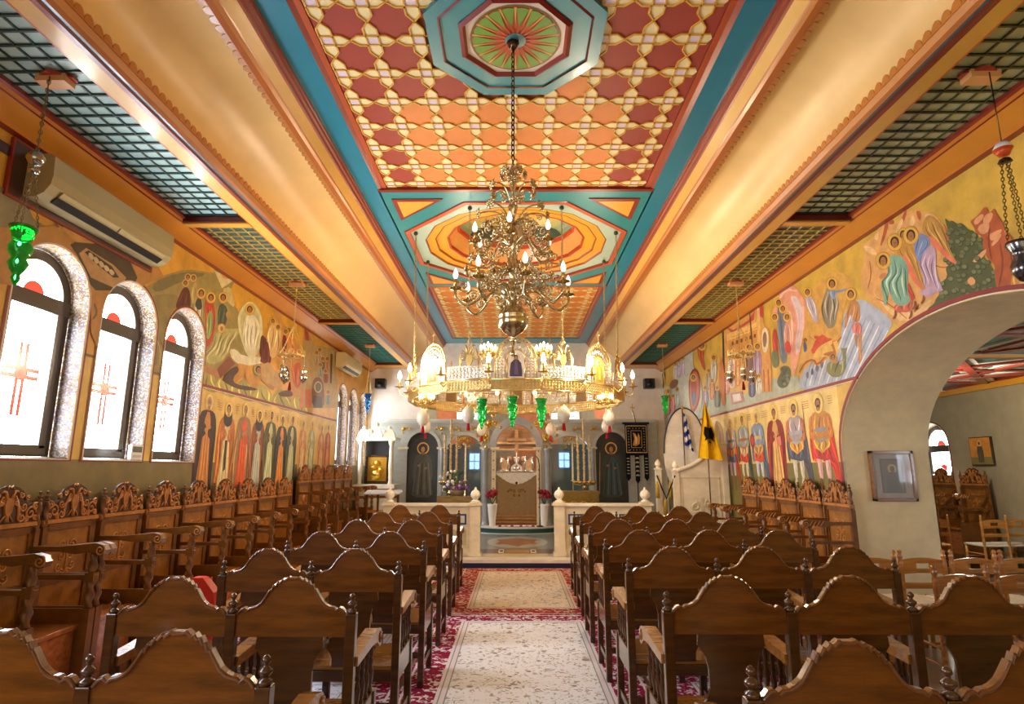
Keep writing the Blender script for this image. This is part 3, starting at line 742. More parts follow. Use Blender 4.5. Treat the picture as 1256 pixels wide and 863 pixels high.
# plinths under the raised stalls
mb = MB(); mb.box(-3.75, -3.05, 10.3 - .35, 10.3, 0, .19, '#5a2e14'); mb.box(-3.75, -3.05, 10.3, 13.3, .135, .19, '#5a2e14')
o = mb.build('stall_platform', 'wood'); tag(o, 'low dark wooden platform carrying the raised stalls at far left', 'platform')
mb = MB(); mb.box(7.2, 7.98, 9.9, 12.4, 0, .14, '#5a2e14'); o = mb.build('stall_platform', 'wood'); tag(o, 'low wooden platform carrying the stalls in the side room', 'platform')
# open back-rest rack in front of the far-left stalls
def rack():
    root = empty('reader_bench', (-3.0, 12.1, .13), 0, 'open-framed wooden bench with tall rails in front of the marble shrine', 'bench')
    for x in (0, .22, .44, .62):
        a = MB(); a.box(x, x + .04, 0, .04, 0, .98, CW2); a.build('post', 'wood', root, .003)
    for z in (.35, .62, .90):
        a = MB(); a.box(0, .66, .005, .035, z, z + .05, CW); a.build('rail', 'wood', root, .003)
    a = MB(); a.prism([(-.02, -.16, .97), (.68, -.16, .97), (.72, .05, 1.0), (.68, .24, 1.03), (-.02, .24, 1.03)], (0, 0, .02), '#b8b0a8'); a.build('white_cloth', 'cloth', root)
rack()
# ------------------------------------------------------------ rush chairs with a hand-hole in the top rail
def make_chair(c, c2):
    root = empty('wooden_chair'); h = .19
    for s in (-1, 1):
        p = MB(); p.lathe([(.016, 0), (.02, .1), (.02, .42), (.016, .45), (.021, .5), (.017, .56), (.021, .6), (.018, .66), (.021, .72), (.021, .80), (.015, .825), (.02, .84), (.02, .855), (.012, .87), (.02, .885), (.014, .9), (.002, .905)], (s * h, 0, 0), 10, c)
        p.build('back_post', 'wood', root)
        p = MB(); p.lathe([(.018, 0), (.021, .2), (.021, .46)], (s * h, .38, 0), 10, c); p.build('leg', 'wood', root)
    r = MB(); N_ = 10
    top = [(-h + 2 * h * i / N_, .815 + .022 * sin(pi * i / N_)) for i in range(N_ + 1)]
    # board built round the oval hole: four pieces
    hx, z0, z1 = .06, .745, .79
    def pc(p): r.prism([(x, -.01, z) for x, z in p], (0, .02, 0), c)
    pc([(-h, .70), (-hx, .71), (-hx, z1)] + [(x, z) for x, z in reversed(top) if x < -hx])
    pc([(hx, .71), (h, .70)] + [(x, z) for x, z in reversed(top) if x > hx] + [(hx, z1)])
    pc([(-hx, z1), (hx, z1)] + [(x, z) for x, z in reversed(top) if -hx - .05 < x < hx + .05]); pc([(-hx, .71), (hx, .71), (hx, z0), (-hx, z0)])
    r.build('top_rail', 'wood', root)
    r = MB(); r.box(-h, h, -.01, .01, .58, .63, c); r.build('back_rail', 'wood', root, .003)
    for (z, y0, y1, s) in ((.2, 0, .38, 1), (.2, 0, .38, -1), (.32, 0, .38, 1), (.32, 0, .38, -1)):
        r = MB(); r.tube([(s * h, y0, z), (s * h, y1, z)], .011, c, 8); r.build('stretcher', 'wood', root)
    r = MB(); r.tube([(-h, .38, .26), (h, .38, .26)], .011, c, 8); r.build('stretcher', 'wood', root)
    r = MB(); r.box(-h - .02, h + .02, -.01, .41, .43, .46, c2); r.build('seat', 'cloth', root, .012)
    return root
ch = make_chair('#a86c28', '#d8ceb8'); chl = make_chair('#c89048', '#ece8e0'); cd = make_chair('#8c541c', '#d8b078')
spots = [(ch, 3.12, 5.45, 'light seated chair in the nearer row under the archway, nearest the pillar'), (ch, 3.56, 5.46, 'ladder-back chair under the archway, second from the pillar in its row'), (ch, 4.0, 5.45, 'ladder-back chair under the archway, third from the pillar in its row'), (ch, 4.44, 5.46, 'ladder-back chair under the archway at the right edge of its row'),
         (cd, 3.28, 4.62, 'dark ladder-back chair behind the last bench seat, in front of the archway row'), (cd, 3.74, 4.62, 'dark ladder-back chair at the right edge of the picture, near the arch'), (cd, 4.18, 4.6, 'dark ladder-back chair farthest right of the near chair row'),
         (chl, 7.33, 9.45, 'pale wooden chair with white seat standing alone in the side room'), (chl, 7.85 - .1, 9.5, 'pale wooden chair beside the right outer wall of the side room')]
done = set()
for pr, x, y, lab in spots:
    o = pr if pr not in done else copy_tree(pr); done.add(pr); o.location = (x, y, 0); tag(o, lab, 'chair', 'ladder-back chairs by the archway')
o = copy_tree(cd); o.location = (6.55, 9.6, 0); tag(o, 'brown ladder-back chair in the side room between pillar and pale chair', 'chair', 'ladder-back chairs by the archway')
# ------------------------------------------------------------ rugs
def rug_mat(field, border, line, warm=None):
    m, nt, b = _nt('woven_rug'); b.inputs['Roughness'].default_value = .95; b.inputs['Specular IOR Level'].default_value = .1
    tc = N(nt, 'ShaderNodeTexCoord'); 
    def tex(scale, lo, hi, kind='v'):
        if kind == 'v':
            t = N(nt, 'ShaderNodeTexVoronoi'); t.inputs['Scale'].default_value = scale; o_ = t.outputs['Distance']
        else:
            t = N(nt, 'ShaderNodeTexNoise'); t.inputs['Scale'].default_value = scale; t.inputs['Detail'].default_value = 3; t.inputs['Distortion'].default_value = 1.5; o_ = t.outputs[0]
        nt.links.new(tc.outputs['Object'], t.inputs[0])
        r = N(nt, 'ShaderNodeMapRange', interpolation_type='SMOOTHSTEP'); r.inputs[1].default_value = lo; r.inputs[2].default_value = hi; nt.links.new(o_, r.inputs[0]); return r.outputs[0]
    def mix(f, A, B):
        x = N(nt, 'ShaderNodeMix', data_type='RGBA'); nt.links.new(f, x.inputs[0])
        for i_, q in ((6, A), (7, B)):
            if isinstance(q, str): x.inputs[i_].default_value = L(q)
            else: nt.links.new(q, x.inputs[i_])
        return x.outputs[2]
    at = N(nt, 'ShaderNodeAttribute', attribute_name='Col'); sp = N(nt, 'ShaderNodeSeparateColor'); nt.links.new(at.outputs['Color'], sp.inputs[0])
    f1 = mix(tex(8, .12, .20), '#8a8692', field); f2 = mix(tex(3.6, .10, .15), '#a08f90', f1)
    f3 = mix(tex(20, .56, .62, 'n'), f2, '#a8a0a0'); 
    b1 = mix(tex(11, .2, .3), line, border); b2 = mix(tex(14, .54, .60, 'n'), b1, line)
    o1 = mix(sp.outputs[0], f3, b2); o2 = mix(sp.outputs[1], o1, line); o3 = mix(sp.outputs[2], o2, '#8f97a0')
    nt.links.new(o3, b.inputs['Base Color'])
    return m
M['rug'] = rug_mat('#e8edf8', '#8e1c44', '#e2dce6'); M['rug2'] = rug_mat('#e8ddc8', '#9c3038', '#dcc4ac')
def rug(x0, x1, y0, y1, mat, label, bw=.3, z=.012):
    # face colours: R = patterned border, G = plain pale guard stripe, B = grey line
    mb = MB(); D = [(0, (0, 1, 0)), (.03, (0, 1, 0)), (.045, (1, 0, 0)), (bw, (0, 1, 0)), (bw + .02, (0, 0, 1)), (bw + .032, (0, 1, 0)), (bw + .07, (0, 0, 1)), (bw + .08, (0, 0, 0))]
    D = [(0, (1, 0, 0)), (.02, (0, 1, 0)), (.04, (1, 0, 0)), (bw, (0, 1, 0)), (bw + .025, (0, 0, 1)), (bw + .035, (0, 1, 0)), (bw + .07, (0, 0, 1)), (bw + .08, (0, 0, 0))]
    cs = {(1, 0, 0): '#ff0000', (0, 1, 0): '#00ff00', (0, 0, 1): '#0000ff', (0, 0, 0): '#000000'}
    for i, (d, c) in enumerate(D):
        if i == len(D) - 1: mb.poly([(x0 + d, y0 + d, z), (x1 - d, y0 + d, z), (x1 - d, y1 - d, z), (x0 + d, y1 - d, z)], cs[c]); break
        e = D[i + 1][0]; P = lambda t: [(x0 + t, y0 + t, z), (x1 - t, y0 + t, z), (x1 - t, y1 - t, z), (x0 + t, y1 - t, z)]
        A, B = P(d), P(e)
        for j in range(4): mb.poly([A[j], A[(j + 1) % 4], B[(j + 1) % 4], B[j]], cs[c])
    mb.add([(x0, y0, 0.001), (x1, y0, 0.001), (x1, y1, 0.001), (x0, y1, 0.001), (x0, y0, z), (x1, y0, z), (x1, y1, z), (x0, y1, z)], [(0, 1, 5, 4), (1, 2, 6, 5), (2, 3, 7, 6), (3, 0, 4, 7)], '#ff0000')
    o = mb.build('patterned_rug', mat); tag(o, label, 'rug', 'oriental rugs on the nave floor')
rug(-.85, .98, 2.2, 7.0, 'rug', 'ivory floral rug with crimson border, nearer one in the aisle', .27)
rug(-.85, .98, 7.03, 10.12, 'rug2', 'warm ivory and rust rug in the aisle before the chancel step', .27)
rug(-2.9, -.89, .6, 5.2, 'rug', 'ivory and crimson rug under the near benches left of the aisle', .3)
rug(-2.9, -.89, 5.23, 10.1, 'rug', 'ivory and crimson rug under the far benches left of the aisle', .3)
rug(1.02, 3.0, .6, 5.2, 'rug', 'ivory and crimson rug under the near benches right of the aisle', .3)
rug(1.02, 3.0, 5.23, 10.1, 'rug', 'ivory and crimson rug under the far benches right of the aisle', .3)
# red cushion seen between benches and stalls
mb = MB(); mb.prism([(x - .36, 5.15, z * 1.15) for x, z in [(-2.34, .012), (-2.12, .012), (-2.10, .3), (-2.14, .52), (-2.24, .62), (-2.36, .62), (-2.40, .52), (-2.42, .3)]], (0, .10, 0), '#b8240f')
o = mb.build('red_backboard', 'plastic', None, .03); tag(o, 'glossy red rounded board standing between the left benches and stalls', 'board')
# ------------------------------------------------------------ frescoes: flat paint shapes lying on the wall planes
from mathutils.geometry import tessellate_polygon
def _hole(ya, yb, sill, spring, rise, d=.012, n=14):
    c, a = (ya + yb) / 2, (yb - ya) / 2 + d
    return [(c - a, sill - d), (c + a, sill - d)] + [(c + a * cos(pi * i / n), spring + (rise + d) * sin(pi * i / n)) for i in range(n + 1)]
HOLES = ([_hole(a, b, 1.68, 3.40 - (b - a) / 2, (b - a) / 2) for a, b in Lwin], [_hole(ARC[0], ARC[1], -.5, 1.8, 1.18, n=30)])
def lay_clipped(mb, pts, c, holes):
    """paint stops at the window and archway openings"""
    ys = [p[1] for p in pts]; zs = [p[2] for p in pts]; X = pts[0][0]
    hs = [h for h in holes if min(p[0] for p in h) < max(ys) and max(p[0] for p in h) > min(ys) and min(p[1] for p in h) < max(zs) and max(p[1] for p in h) > min(zs)]
    if not hs: mb.poly(pts, c); return
    vv = [Vector((p[1], p[2], 0)) for p in pts]
    polys = [[(vv[i].x, vv[i].y) for i in t] for t in tessellate_polygon([vv])]
    for h in hs:
        nxt = []
        for pl in polys:
            cur = pl
            for k_ in range(len(h)):
                a, b = h[k_], h[(k_ + 1) % len(h)]; nx, ny = b[1] - a[1], a[0] - b[0]
                if abs(nx) + abs(ny) < 1e-7: continue
                D = [(p[0] - a[0]) * nx + (p[1] - a[1]) * ny for p in cur]; I, O = [], []
                for j in range(len(cur)):
                    p, q, dp, dq = cur[j], cur[(j + 1) % len(cur)], D[j], D[(j + 1) % len(cur)]
                    (O if dp > 0 else I).append(p)
                    if (dp > 0) != (dq > 0):
                        t = dp / (dp - dq); m_ = (p[0] + (q[0] - p[0]) * t, p[1] + (q[1] - p[1]) * t); O.append(m_); I.append(m_)
                if len(O) > 2: nxt.append(O)
                cur = I
                if len(cur) < 3: break
        polys = nxt
    for pl in polys: mb.poly([(X, p[0], p[1]) for p in pl], c)
class Fresco:
    """polygons given in photo coordinates through a crop (ox, oy, scale), laid on the plane x = X"""
    def __init__(s, X, sgn, ox=0, oy=0, k=1.):
        s.X, s.s, s.o, s.mb, s.n = X, sgn, (ox, oy, k), MB(), 0; s.fw = .3 if k > 1 else .001
    def uv(s, p): return (s.o[0] + p[0] / s.o[2], s.o[1] + p[1] / s.o[2])
    def lay(s, pts, c, up=1.):
        s.n += 1; e = .003 + .00002 * s.n
        out = []
        for p in pts:
            u, v = s.uv(p); q = onX(u, v, s.X); out.append((s.X + s.s * e, q.y, q.z))
        lay_clipped(s.mb, out, c, HOLES[1 if s.X > 0 else 0])
    def P(s, pts, c, sm=2, folds=0, fc=None):
        pts = [(p[0], p[1], 0) for p in pts]
        if sm: pts = smoothp(pts, sm)
        s.lay([(p[0], p[1]) for p in pts], c)
        if folds: s.folds(pts, folds, fc, c)
    def folds(s, pts, n, fc, c):
        ys = [p[1] for p in pts]; y0, y1 = min(ys), max(ys)
        def ext(y):
            xs = []
            m = len(pts)
            for i in range(m):
                a, b = pts[i], pts[(i + 1) % m]
                if (a[1] - y) * (b[1] - y) < 0: xs.append(a[0] + (b[0] - a[0]) * (y - a[1]) / (b[1] - a[1]))
            return (min(xs), max(xs)) if len(xs) > 1 else None
        for i in range(n):
            f = (i + .6) / (n + .2); A, B = [], []
            a0 = .08 + .2 * random.random(); a1 = .72 + .22 * random.random(); ph = random.random() * 6
            for k_ in range(9):
                t = a0 + (a1 - a0) * k_ / 8; e = ext(y0 + (y1 - y0) * t)
                if not e: continue
                w_ = e[1] - e[0]; x = e[0] + w_ * min(.94, max(.04, f + .06 * sin(ph + t * 7))); h = w_ * .035 * sin(pi * (k_ + .4) / 8.8) + s.fw
                A.append((x - h, y0 + (y1 - y0) * t)); B.append((x + h, y0 + (y1 - y0) * t))
            if len(A) > 3: s.lay(A + B[::-1], fc[i % len(fc)] if fc else (shade(c, .62) if i % 2 else shade(c, 1.45)))
    def E(s, x, y, rx, ry, c, n=14): s.lay([(x + rx * cos(2 * pi * i / n), y + ry * sin(2 * pi * i / n)) for i in range(n)], c)
    def S(s, pts, w_, c):
        P = smoothp([(p[0], p[1], 0) for p in pts], 1, False); A, B = [], []
        for i, p in enumerate(P):
            t = (P[min(i + 1, len(P) - 1)] - P[max(i - 1, 0)]).normalized(); q = Vector((-t.y, t.x, 0)) * w_ / 2 * (.35 + .65 * sin(pi * (i + .5) / len(P)))
            A.append((p.x + q.x, p.y + q.y)); B.append((p.x - q.x, p.y - q.y))
        s.lay(A + B[::-1], c)
    def head(s, x, y, r, hair='#3a1e12', skin='#a8703c', halo=True, ky=1.25, beard=False, hc='#d8ac48'):
        if halo: s.E(x, y, r * 1.72, r * 1.62 * ky, '#a8702c', 20); s.E(x, y, r * 1.62, r * 1.52 * ky, hc, 20)
        s.E(x, y - r * .1, r, r * ky, hair); s.E(x, y + r * .18, r * .66, r * .88 * ky, skin)
        if beard: s.E(x, y + r * .8 * ky, r * .55, r * .5 * ky, hair)
        s.E(x - r * .25, y + .05 * r, r * .1, r * .08, '#2a140c', 6); s.E(x + r * .25, y + .05 * r, r * .1, r * .08, '#2a140c', 6); s.S([(x, y), (x + r * .06, y + r * .4)], r * .12, '#7a4420')
    def done(s, name, label=None, parent=None):
        o = s.mb.build(name, 'fresco', parent)
        if label: o['label'] = label
        return o
def shade(c, f):
    c = c.lstrip('#'); return '#' + ''.join('%02x' % max(0, min(255, int(int(c[i:i+2], 16) * f))) for i in (0, 2, 4))
# ---- right wall, upper register
root = empty('wall_fresco', (XW - .004, 8, BAND), 0, 'upper fresco on the right wall showing angels, river and crowned buildings', 'fresco')
def part_of(root, f, name, label):
    o = f.done(name, label); o.parent = root; o.matrix_parent_inverse = Matrix.Translation(-root.location); return o
f = Fresco(XW, -1, 1040, 220, 4.796)
f.P([(75, 380), (110, 370), (160, 330), (190, 270), (205, 195), (225, 185), (240, 195), (245, 250), (280, 270), (325, 190), (345, 170), (360, 190), (390, 175), (410, 172), (440, 195), (470, 188), (500, 195), (545, 240), (600, 330), (640, 480), (600, 570), (560, 700), (490, 790), (370, 863), (300, 863), (240, 820), (170, 760), (85, 660), (75, 560), (100, 445)], '#d6a260', 1)
for q in ([(190, 390), (215, 290), (232, 195), (244, 260), (225, 330), (200, 390)], [(245, 235), (275, 240), (270, 265), (240, 262)], [(400, 180), (435, 190), (430, 240), (415, 235)], [(560, 240), (600, 330), (620, 400), (590, 350)], [(330, 190), (350, 172), (345, 220), (300, 300)]): f.P(q, '#b25c2c', 1)
for q in ([(90, 385), (150, 400), (180, 450), (110, 430)], [(150, 350), (185, 290), (180, 360)], [(280, 300), (320, 220), (330, 250), (290, 320)], [(360, 260), (385, 200), (400, 250), (380, 280)], [(450, 210), (480, 195), (520, 240), (470, 250)], [(500, 600), (540, 560), (520, 660)], [(130, 640), (200, 720), (300, 790), (420, 760), (500, 690), (480, 760), (380, 830), (280, 830)]): f.P(q, '#e2bc80', 1)
for q in ([(130, 480), (140, 560), (120, 640)], [(500, 500), (560, 520), (600, 510)], [(170, 700), (260, 740), (350, 820)], [(420, 730), (380, 790), (430, 750)]): f.S(q, 7, '#a8622c')
part_of(root, f, 'painted_mountain', 'sandy painted mountain behind the three angels')
f = Fresco(XW + .0, -1, 1040, 220, 4.796); f.n = 40
T = [(570, 222), (600, 250), (615, 240), (650, 265), (680, 262), (715, 300), (740, 300), (770, 345), (805, 370), (812, 420), (800, 465), (850, 510), (885, 590), (905, 660), (900, 712), (820, 700), (740, 712), (660, 722), (560, 752), (500, 785), (455, 800), (470, 760), (510, 730), (520, 700), (555, 660), (550, 610), (590, 570), (575, 520), (600, 500), (570, 470), (610, 440), (590, 390), (600, 330), (585, 280)]
f.P(T, '#4c5630', 1)
for i in range(120):
    x, y = random.uniform(540, 880), random.uniform(260, 740)
    ins = sum(1 for j in range(len(T)) if ((T[j][1] > y) != (T[(j+1) % len(T)][1] > y)) and x < T[j][0] + (T[(j+1) % len(T)][0] - T[j][0]) * (y - T[j][1]) / (T[(j+1) % len(T)][1] - T[j][1])) % 2
    if ins: f.E(x, y, 18, 16, '#3c4628'); f.E(x - 3, y - 3, 14, 12, random.choice(['#68724a', '#747e54', '#5e6840'])); 
part_of(root, f, 'painted_tree', 'grey-green painted bush beside the angels')
f = Fresco(XW, -1, 1040, 220, 4.796); f.n = 140
f.P([(722, 245), (745, 230), (775, 205), (805, 160), (822, 165), (828, 195), (845, 190), (866, 165), (880, 205), (915, 255), (932, 300), (975, 350), (1010, 400), (1060, 470), (1075, 600), (1070, 690), (980, 700), (900, 690), (880, 640), (865, 560), (870, 510), (845, 480), (820, 460), (800, 400), (790, 330), (760, 320), (745, 280)], '#b0562a', 1)
for q in ([(740, 240), (800, 195), (805, 225), (755, 275)], [(800, 215), (865, 185), (840, 260), (800, 270)], [(760, 280), (830, 240), (840, 300), (790, 330)], [(820, 330), (900, 290), (915, 300), (860, 370)], [(850, 370), (910, 310), (900, 350), (850, 400)], [(730, 480), (820, 400), (815, 440), (760, 490)], [(700, 600), (730, 565), (760, 600), (735, 630)]): f.P(q, '#dc9c68', 1)
for q in ([(900, 380), (920, 500), (890, 640)], [(960, 420), (980, 560), (950, 680)], [(840, 280), (830, 360), (850, 470)]): f.S(q, 12, '#8a3a1c')
f.P([(660, 712), (680, 685), (740, 690), (770, 700), (800, 680), (835, 690), (840, 710), (760, 712), (690, 730)], '#c8783c', 1)
part_of(root, f, 'painted_red_rock', 'rust red painted rock peak right of the bush')
f = Fresco(XW, -1, 1040, 220, 4.796); f.n = 190
f.head(330, 325, 20); f.P([(305, 400), (300, 350), (340, 350), (380, 400), (400, 470), (340, 440)], '#c08c40')
f.P([(450, 235), (480, 205), (525, 235), (575, 300), (600, 400), (625, 450), (650, 492), (632, 498), (590, 465), (555, 420), (520, 380), (480, 335), (440, 310)], '#b98a3e', 2, 5, ['#7a4a1c', '#dcb468'])
f.P([(475, 325), (520, 350), (560, 400), (610, 450), (648, 492), (628, 498), (570, 450), (530, 410), (490, 370)], '#dc7458', 1)
f.P([(420, 500), (440, 440), (470, 400), (510, 385), (525, 440), (520, 540), (560, 640), (565, 655), (520, 660), (500, 685), (440, 692), (428, 655), (455, 600), (430, 520)], '#b89cb4', 2, 6, ['#7a5a80', '#e0d4dc'])
f.P([(400, 470), (392, 380), (400, 330), (430, 318), (470, 330), (492, 365), (478, 400), (440, 440), (430, 480), (412, 485)], '#7890bc', 2, 3, ['#4a5a88', '#b0c0dc'])
f.head(375, 330, 27)
f.P([(300, 385), (345, 365), (380, 390), (405, 440), (420, 540), (450, 620), (465, 640), (440, 655), (400, 600), (365, 520), (330, 460), (290, 440)], '#bd8c3c', 2, 4, ['#7a4a1c', '#dcb468'])
f.P([(320, 450), (350, 450), (380, 510), (410, 580), (450, 635), (438, 650), (390, 600), (350, 530)], '#dc7458', 1)
f.P([(300, 640), (360, 600), (380, 650), (400, 690), (385, 720), (350, 710)], '#c84a34', 1, 2)
f.P([(275, 730), (380, 705), (385, 730), (372, 775), (350, 782), (320, 780), (282, 785)], '#c4604c', 1, 4)
f.P([(235, 450), (300, 445), (340, 470), (362, 530), (352, 600), (360, 680), (378, 712), (340, 745), (290, 740), (262, 700), (250, 650), (235, 700), (232, 740), (215, 742), (212, 680), (195, 610), (215, 580), (245, 560), (232, 500)], '#7cac94', 2, 7, ['#3c6c58', '#c4dccc'])
f.P([(185, 570), (215, 545), (240, 560), (215, 585), (195, 585)], '#c08050', 1)
f.head(280, 370, 26); f.head(212, 478, 26)
for (x, y) in ((285, 800), (378, 800), (400, 745), (450, 710)): f.S([(x, y - 30), (x, y), (x - 14, y + 20)], 14, '#8a4a24')
part_of(root, f, 'painted_angels', 'three bowing angels in green and violet robes')
# river, baptism, buildings and the farther scenes
f = Fresco(XW, -1, 800, 340, 4.796)
f.P([(0, 700), (60, 640), (200, 640), (400, 660), (560, 690), (700, 600), (860, 580), (880, 660), (700, 712), (500, 770), (250, 838), (60, 862), (0, 863)], '#aab2a0', 0)
f.P([(860, 668), (880, 560), (940, 500), (1010, 520), (1060, 440), (1110, 380), (1120, 250), (1150, 170), (1230, 120), (1290, 160), (1420, 250), (1390, 330), (1300, 440), (1245, 570), (1130, 612), (980, 648)], '#a9b4c8', 1)
for i in range(16):
    x = 900 + i * 26; f.S([(x + 150, 130 + i * 14), (x + 90, 300 + i * 10), (x, 640 - i * 4)], 8, '#dfe4ec' if i % 2 else '#8494b4')
f.P([(860, 560), (880, 500), (930, 470), (970, 530), (1010, 500), (1060, 440), (1110, 370), (1115, 300), (1125, 190), (1170, 60), (1200, 20), (1100, -40), (1050, -30), (1000, 0), (960, 60), (900, 200), (905, 400), (870, 480)], '#d0a04c', 1)
for q in ([(865, 560), (900, 500), (950, 480), (975, 520), (1040, 440), (1115, 350)], ): f.S(q, 13, '#a8542c')
for i in range(14): f.P([(x + 905 + random.random() * 180, y + 330 + random.random() * 150 - 0) for x, y in ((0, 0), (26, -14), (40, 12), (14, 22))], random.choice(['#e8c478', '#b06c30', '#c84a2c', '#e0b45c']), 1)
f.P([(700, 240), (715, 180), (745, 130), (750, 90), (770, 60), (810, 45), (850, 60), (880, 100), (905, 150), (905, 260), (880, 400), (860, 500), (835, 600), (810, 470), (820, 300), (790, 200)], '#dc9a7c', 1)
f.P([(810, 110), (850, 110), (880, 160), (895, 250), (870, 380), (850, 480), (840, 400), (860, 260), (840, 180)], '#d8c4c8', 2, 4, ['#e8b4a0', '#b890a8'])
for q in ([(745, 130), (790, 70), (850, 80)], [(810, 200), (830, 300), (815, 440)], [(890, 170), (890, 300), (865, 440)]): f.S(q, 14, '#eec0a8')
# cluster of people on the near side of the pink rock
f.P([(735, 250), (740, 160), (770, 170), (790, 250), (785, 340), (800, 500), (760, 510), (745, 400)], '#6a7484', 2, 3); f.P([(705, 330), (725, 290), (740, 360), (745, 500), (715, 470)], '#b8402c', 2, 2); f.P([(775, 290), (800, 240), (820, 300), (825, 430), (800, 470), (775, 400)], '#c89080', 2, 3); f.P([(780, 380), (810, 370), (822, 440), (800, 445), (785, 440)], '#c83c24', 1)
for (x, y) in ((745, 150), (722, 235), (795, 235), (770, 185)): f.head(x, y, 14)
f.P([(700, 440), (730, 420), (750, 470), (745, 530), (710, 535)], '#6c7450', 2)
f.P([(740, 640), (735, 600), (760, 560), (750, 530), (790, 515), (820, 540), (815, 600), (800, 640), (770, 655)], '#5a6240', 2)
for i in range(14): f.E(755 + random.random() * 50, 535 + random.random() * 100, 9, 9, random.choice(['#7a8060', '#464e30']))
# John and the bystander, the baptised figure, the fish rider
f.P([(905, 160), (900, 110), (915, 90), (945, 120), (975, 190), (980, 270), (950, 260), (925, 200)], '#b0a8b4', 2, 3); f.head(915, 88, 15)
f.P([(1000, 220), (995, 160), (1020, 90), (1030, 50), (1075, 60), (1090, 110), (1105, 170), (1090, 215), (1080, 290), (1040, 305), (1025, 280), (1010, 260)], '#8c8268', 2, 6, ['#4a4638', '#c8c4b0']); f.S([(1060, 80), (1100, 85), (1150, 68)], 14, '#7890b0'); f.P([(1040, 60), (1080, 70), (1085, 130), (1050, 120)], '#7c94b8', 2, 2); f.head(1060, 38, 20)
f.P([(1130, 300), (1150, 170), (1175, 130), (1215, 140), (1228, 200), (1222, 265), (1185, 262), (1165, 200), (1145, 300)], '#b98450', 2, 3, ['#8a5428', '#e0b888']); f.P([(1178, 270), (1230, 262), (1238, 330), (1215, 340), (1195, 330), (1180, 320)], '#cc7468', 1, 3)
f.P([(1190, 335), (1212, 335), (1210, 420), (1200, 400)], '#b07c4a'); f.P([(1215, 330), (1238, 330), (1232, 430), (1240, 480), (1215, 525), (1218, 450)], '#b98450', 2, 1); f.head(1170, 100, 20)
f.P([(1030, 560), (1025, 520), (1050, 490), (1090, 500), (1115, 520), (1125, 470), (1110, 410), (1130, 420), (1155, 408), (1140, 450), (1142, 530), (1120, 580), (1070, 592)], '#7c7c50', 2, 3); f.P([(1050, 500), (1040, 470), (1060, 445), (1090, 460), (1095, 510)], '#b88850'); f.head(1065, 470, 14, halo=False)
for i in range(4): f.E(1000 - i * 28, 515 + i * 20, 8, 20, '#6a7088')
f.P([(895, 440), (890, 380), (905, 375), (915, 420), (905, 440)], '#4a5a88'); f.head(903, 370, 10, halo=False)
part_of(root, f, 'painted_river_scene', 'pale blue painted river with bathing figures and pink cliff')
f = Fresco(XW, -1, 800, 340, 4.796); f.n = 170
# buildings
f.P([(405, 640), (385, 520), (420, 420), (425, 285), (445, 290), (600, 200), (610, 150), (635, 140), (650, 165), (660, 280), (690, 300), (705, 560), (705, 670), (660, 678), (560, 650), (430, 650)], '#d09a4c', 0)
f.P([(425, 285), (470, 325), (520, 300), (600, 250), (608, 190), (570, 250), (480, 310)], '#b8483c', 0)
f.P([(612, 170), (635, 138), (655, 175), (655, 240), (640, 230), (615, 225)], '#bc4638', 0); f.P([(616, 180), (634, 180), (640, 400), (622, 400)], '#dfb470', 0)
f.P([(440, 335), (620, 262), (622, 300), (442, 375)], '#e4b868', 0); f.P([(460, 370), (620, 310), (622, 420), (460, 440)], '#c88c3c', 0)
for i in range(6): f.P([(470 + i * 26, 380 - i * 9), (482 + i * 26, 376 - i * 9), (482 + i * 26, 398 - i * 9), (470 + i * 26, 402 - i * 9)], '#6a3c20', 0); f.P([(470 + i * 26, 350 - i * 10), (490 + i * 26, 342 - i * 10), (490 + i * 26, 346 - i * 10), (470 + i * 26, 354 - i * 10)], '#a86c30', 0)
f.P([(412, 250), (422, 250), (432, 640), (420, 640)], '#3a3024', 0); f.P([(572, 200), (578, 200), (598, 430), (590, 430)], '#4a3420', 0)
f.P([(645, 320), (665, 290), (685, 320), (688, 400), (670, 450), (650, 430)], '#d8d0b0'); f.P([(650, 350), (665, 310), (680, 350), (672, 410), (655, 410)], '#8c6c50')
for i in range(4): f.P([(655 + i * 13, 540), (662 + i * 13, 540), (668 + i * 13, 672), (660 + i * 13, 672)], '#e0a040' if i % 2 else '#b8602c', 0)
part_of(root, f, 'painted_buildings', 'ochre painted temple with red roofs')
f = Fresco(XW, -1, 800, 340, 4.796); f.n = 210
def person(f, x, y0, y1, wd, c, c2, hr=None, halo=True, beard=False):
    h = y1 - y0; r = hr or h * .065; yh = y0 + r * 1.3
    f.P([(x - wd * .12, yh + r), (x + wd * .12, yh + r), (x + wd * .42, yh + h * .16), (x + wd * .5, yh + h * .45), (x + wd * .42, y1), (x - wd * .42, y1), (x - wd * .5, yh + h * .5), (x - wd * .42, yh + h * .16)], c, 2, 5)
    f.P([(x - wd * .1, yh + r * 1.2), (x + wd * .14, yh + r * 1.2), (x + wd * .22, y1 - h * .05), (x - wd * .16, y1 - h * .03)], c2, 1, 3)
    f.E(x - wd * .1, yh + h * .3, wd * .12, wd * .1, '#b07c4c'); f.E(x + wd * .16, yh + h * .27, wd * .12, wd * .1, '#b07c4c')
    f.head(x, yh, r, halo=halo, beard=beard)
for a in ((470, 440, 650, 50, '#d8c8b4', '#b8a498'), (505, 450, 640, 44, '#c87838', '#dcb070'), (572, 395, 610, 52, '#5c4040', '#7c5c50'), (622, 390, 600, 50, '#8c7090', '#b0a0b4'), (540, 430, 620, 34, '#b8863c', '#d8b060'), (440, 560, 690, 34, '#b8746c', '#d8a49c'), (590, 580, 705, 44, '#3c4460', '#6a7090'), (632, 570, 690, 40, '#b8b4a8', '#d8d4c8')): person(f, *a)
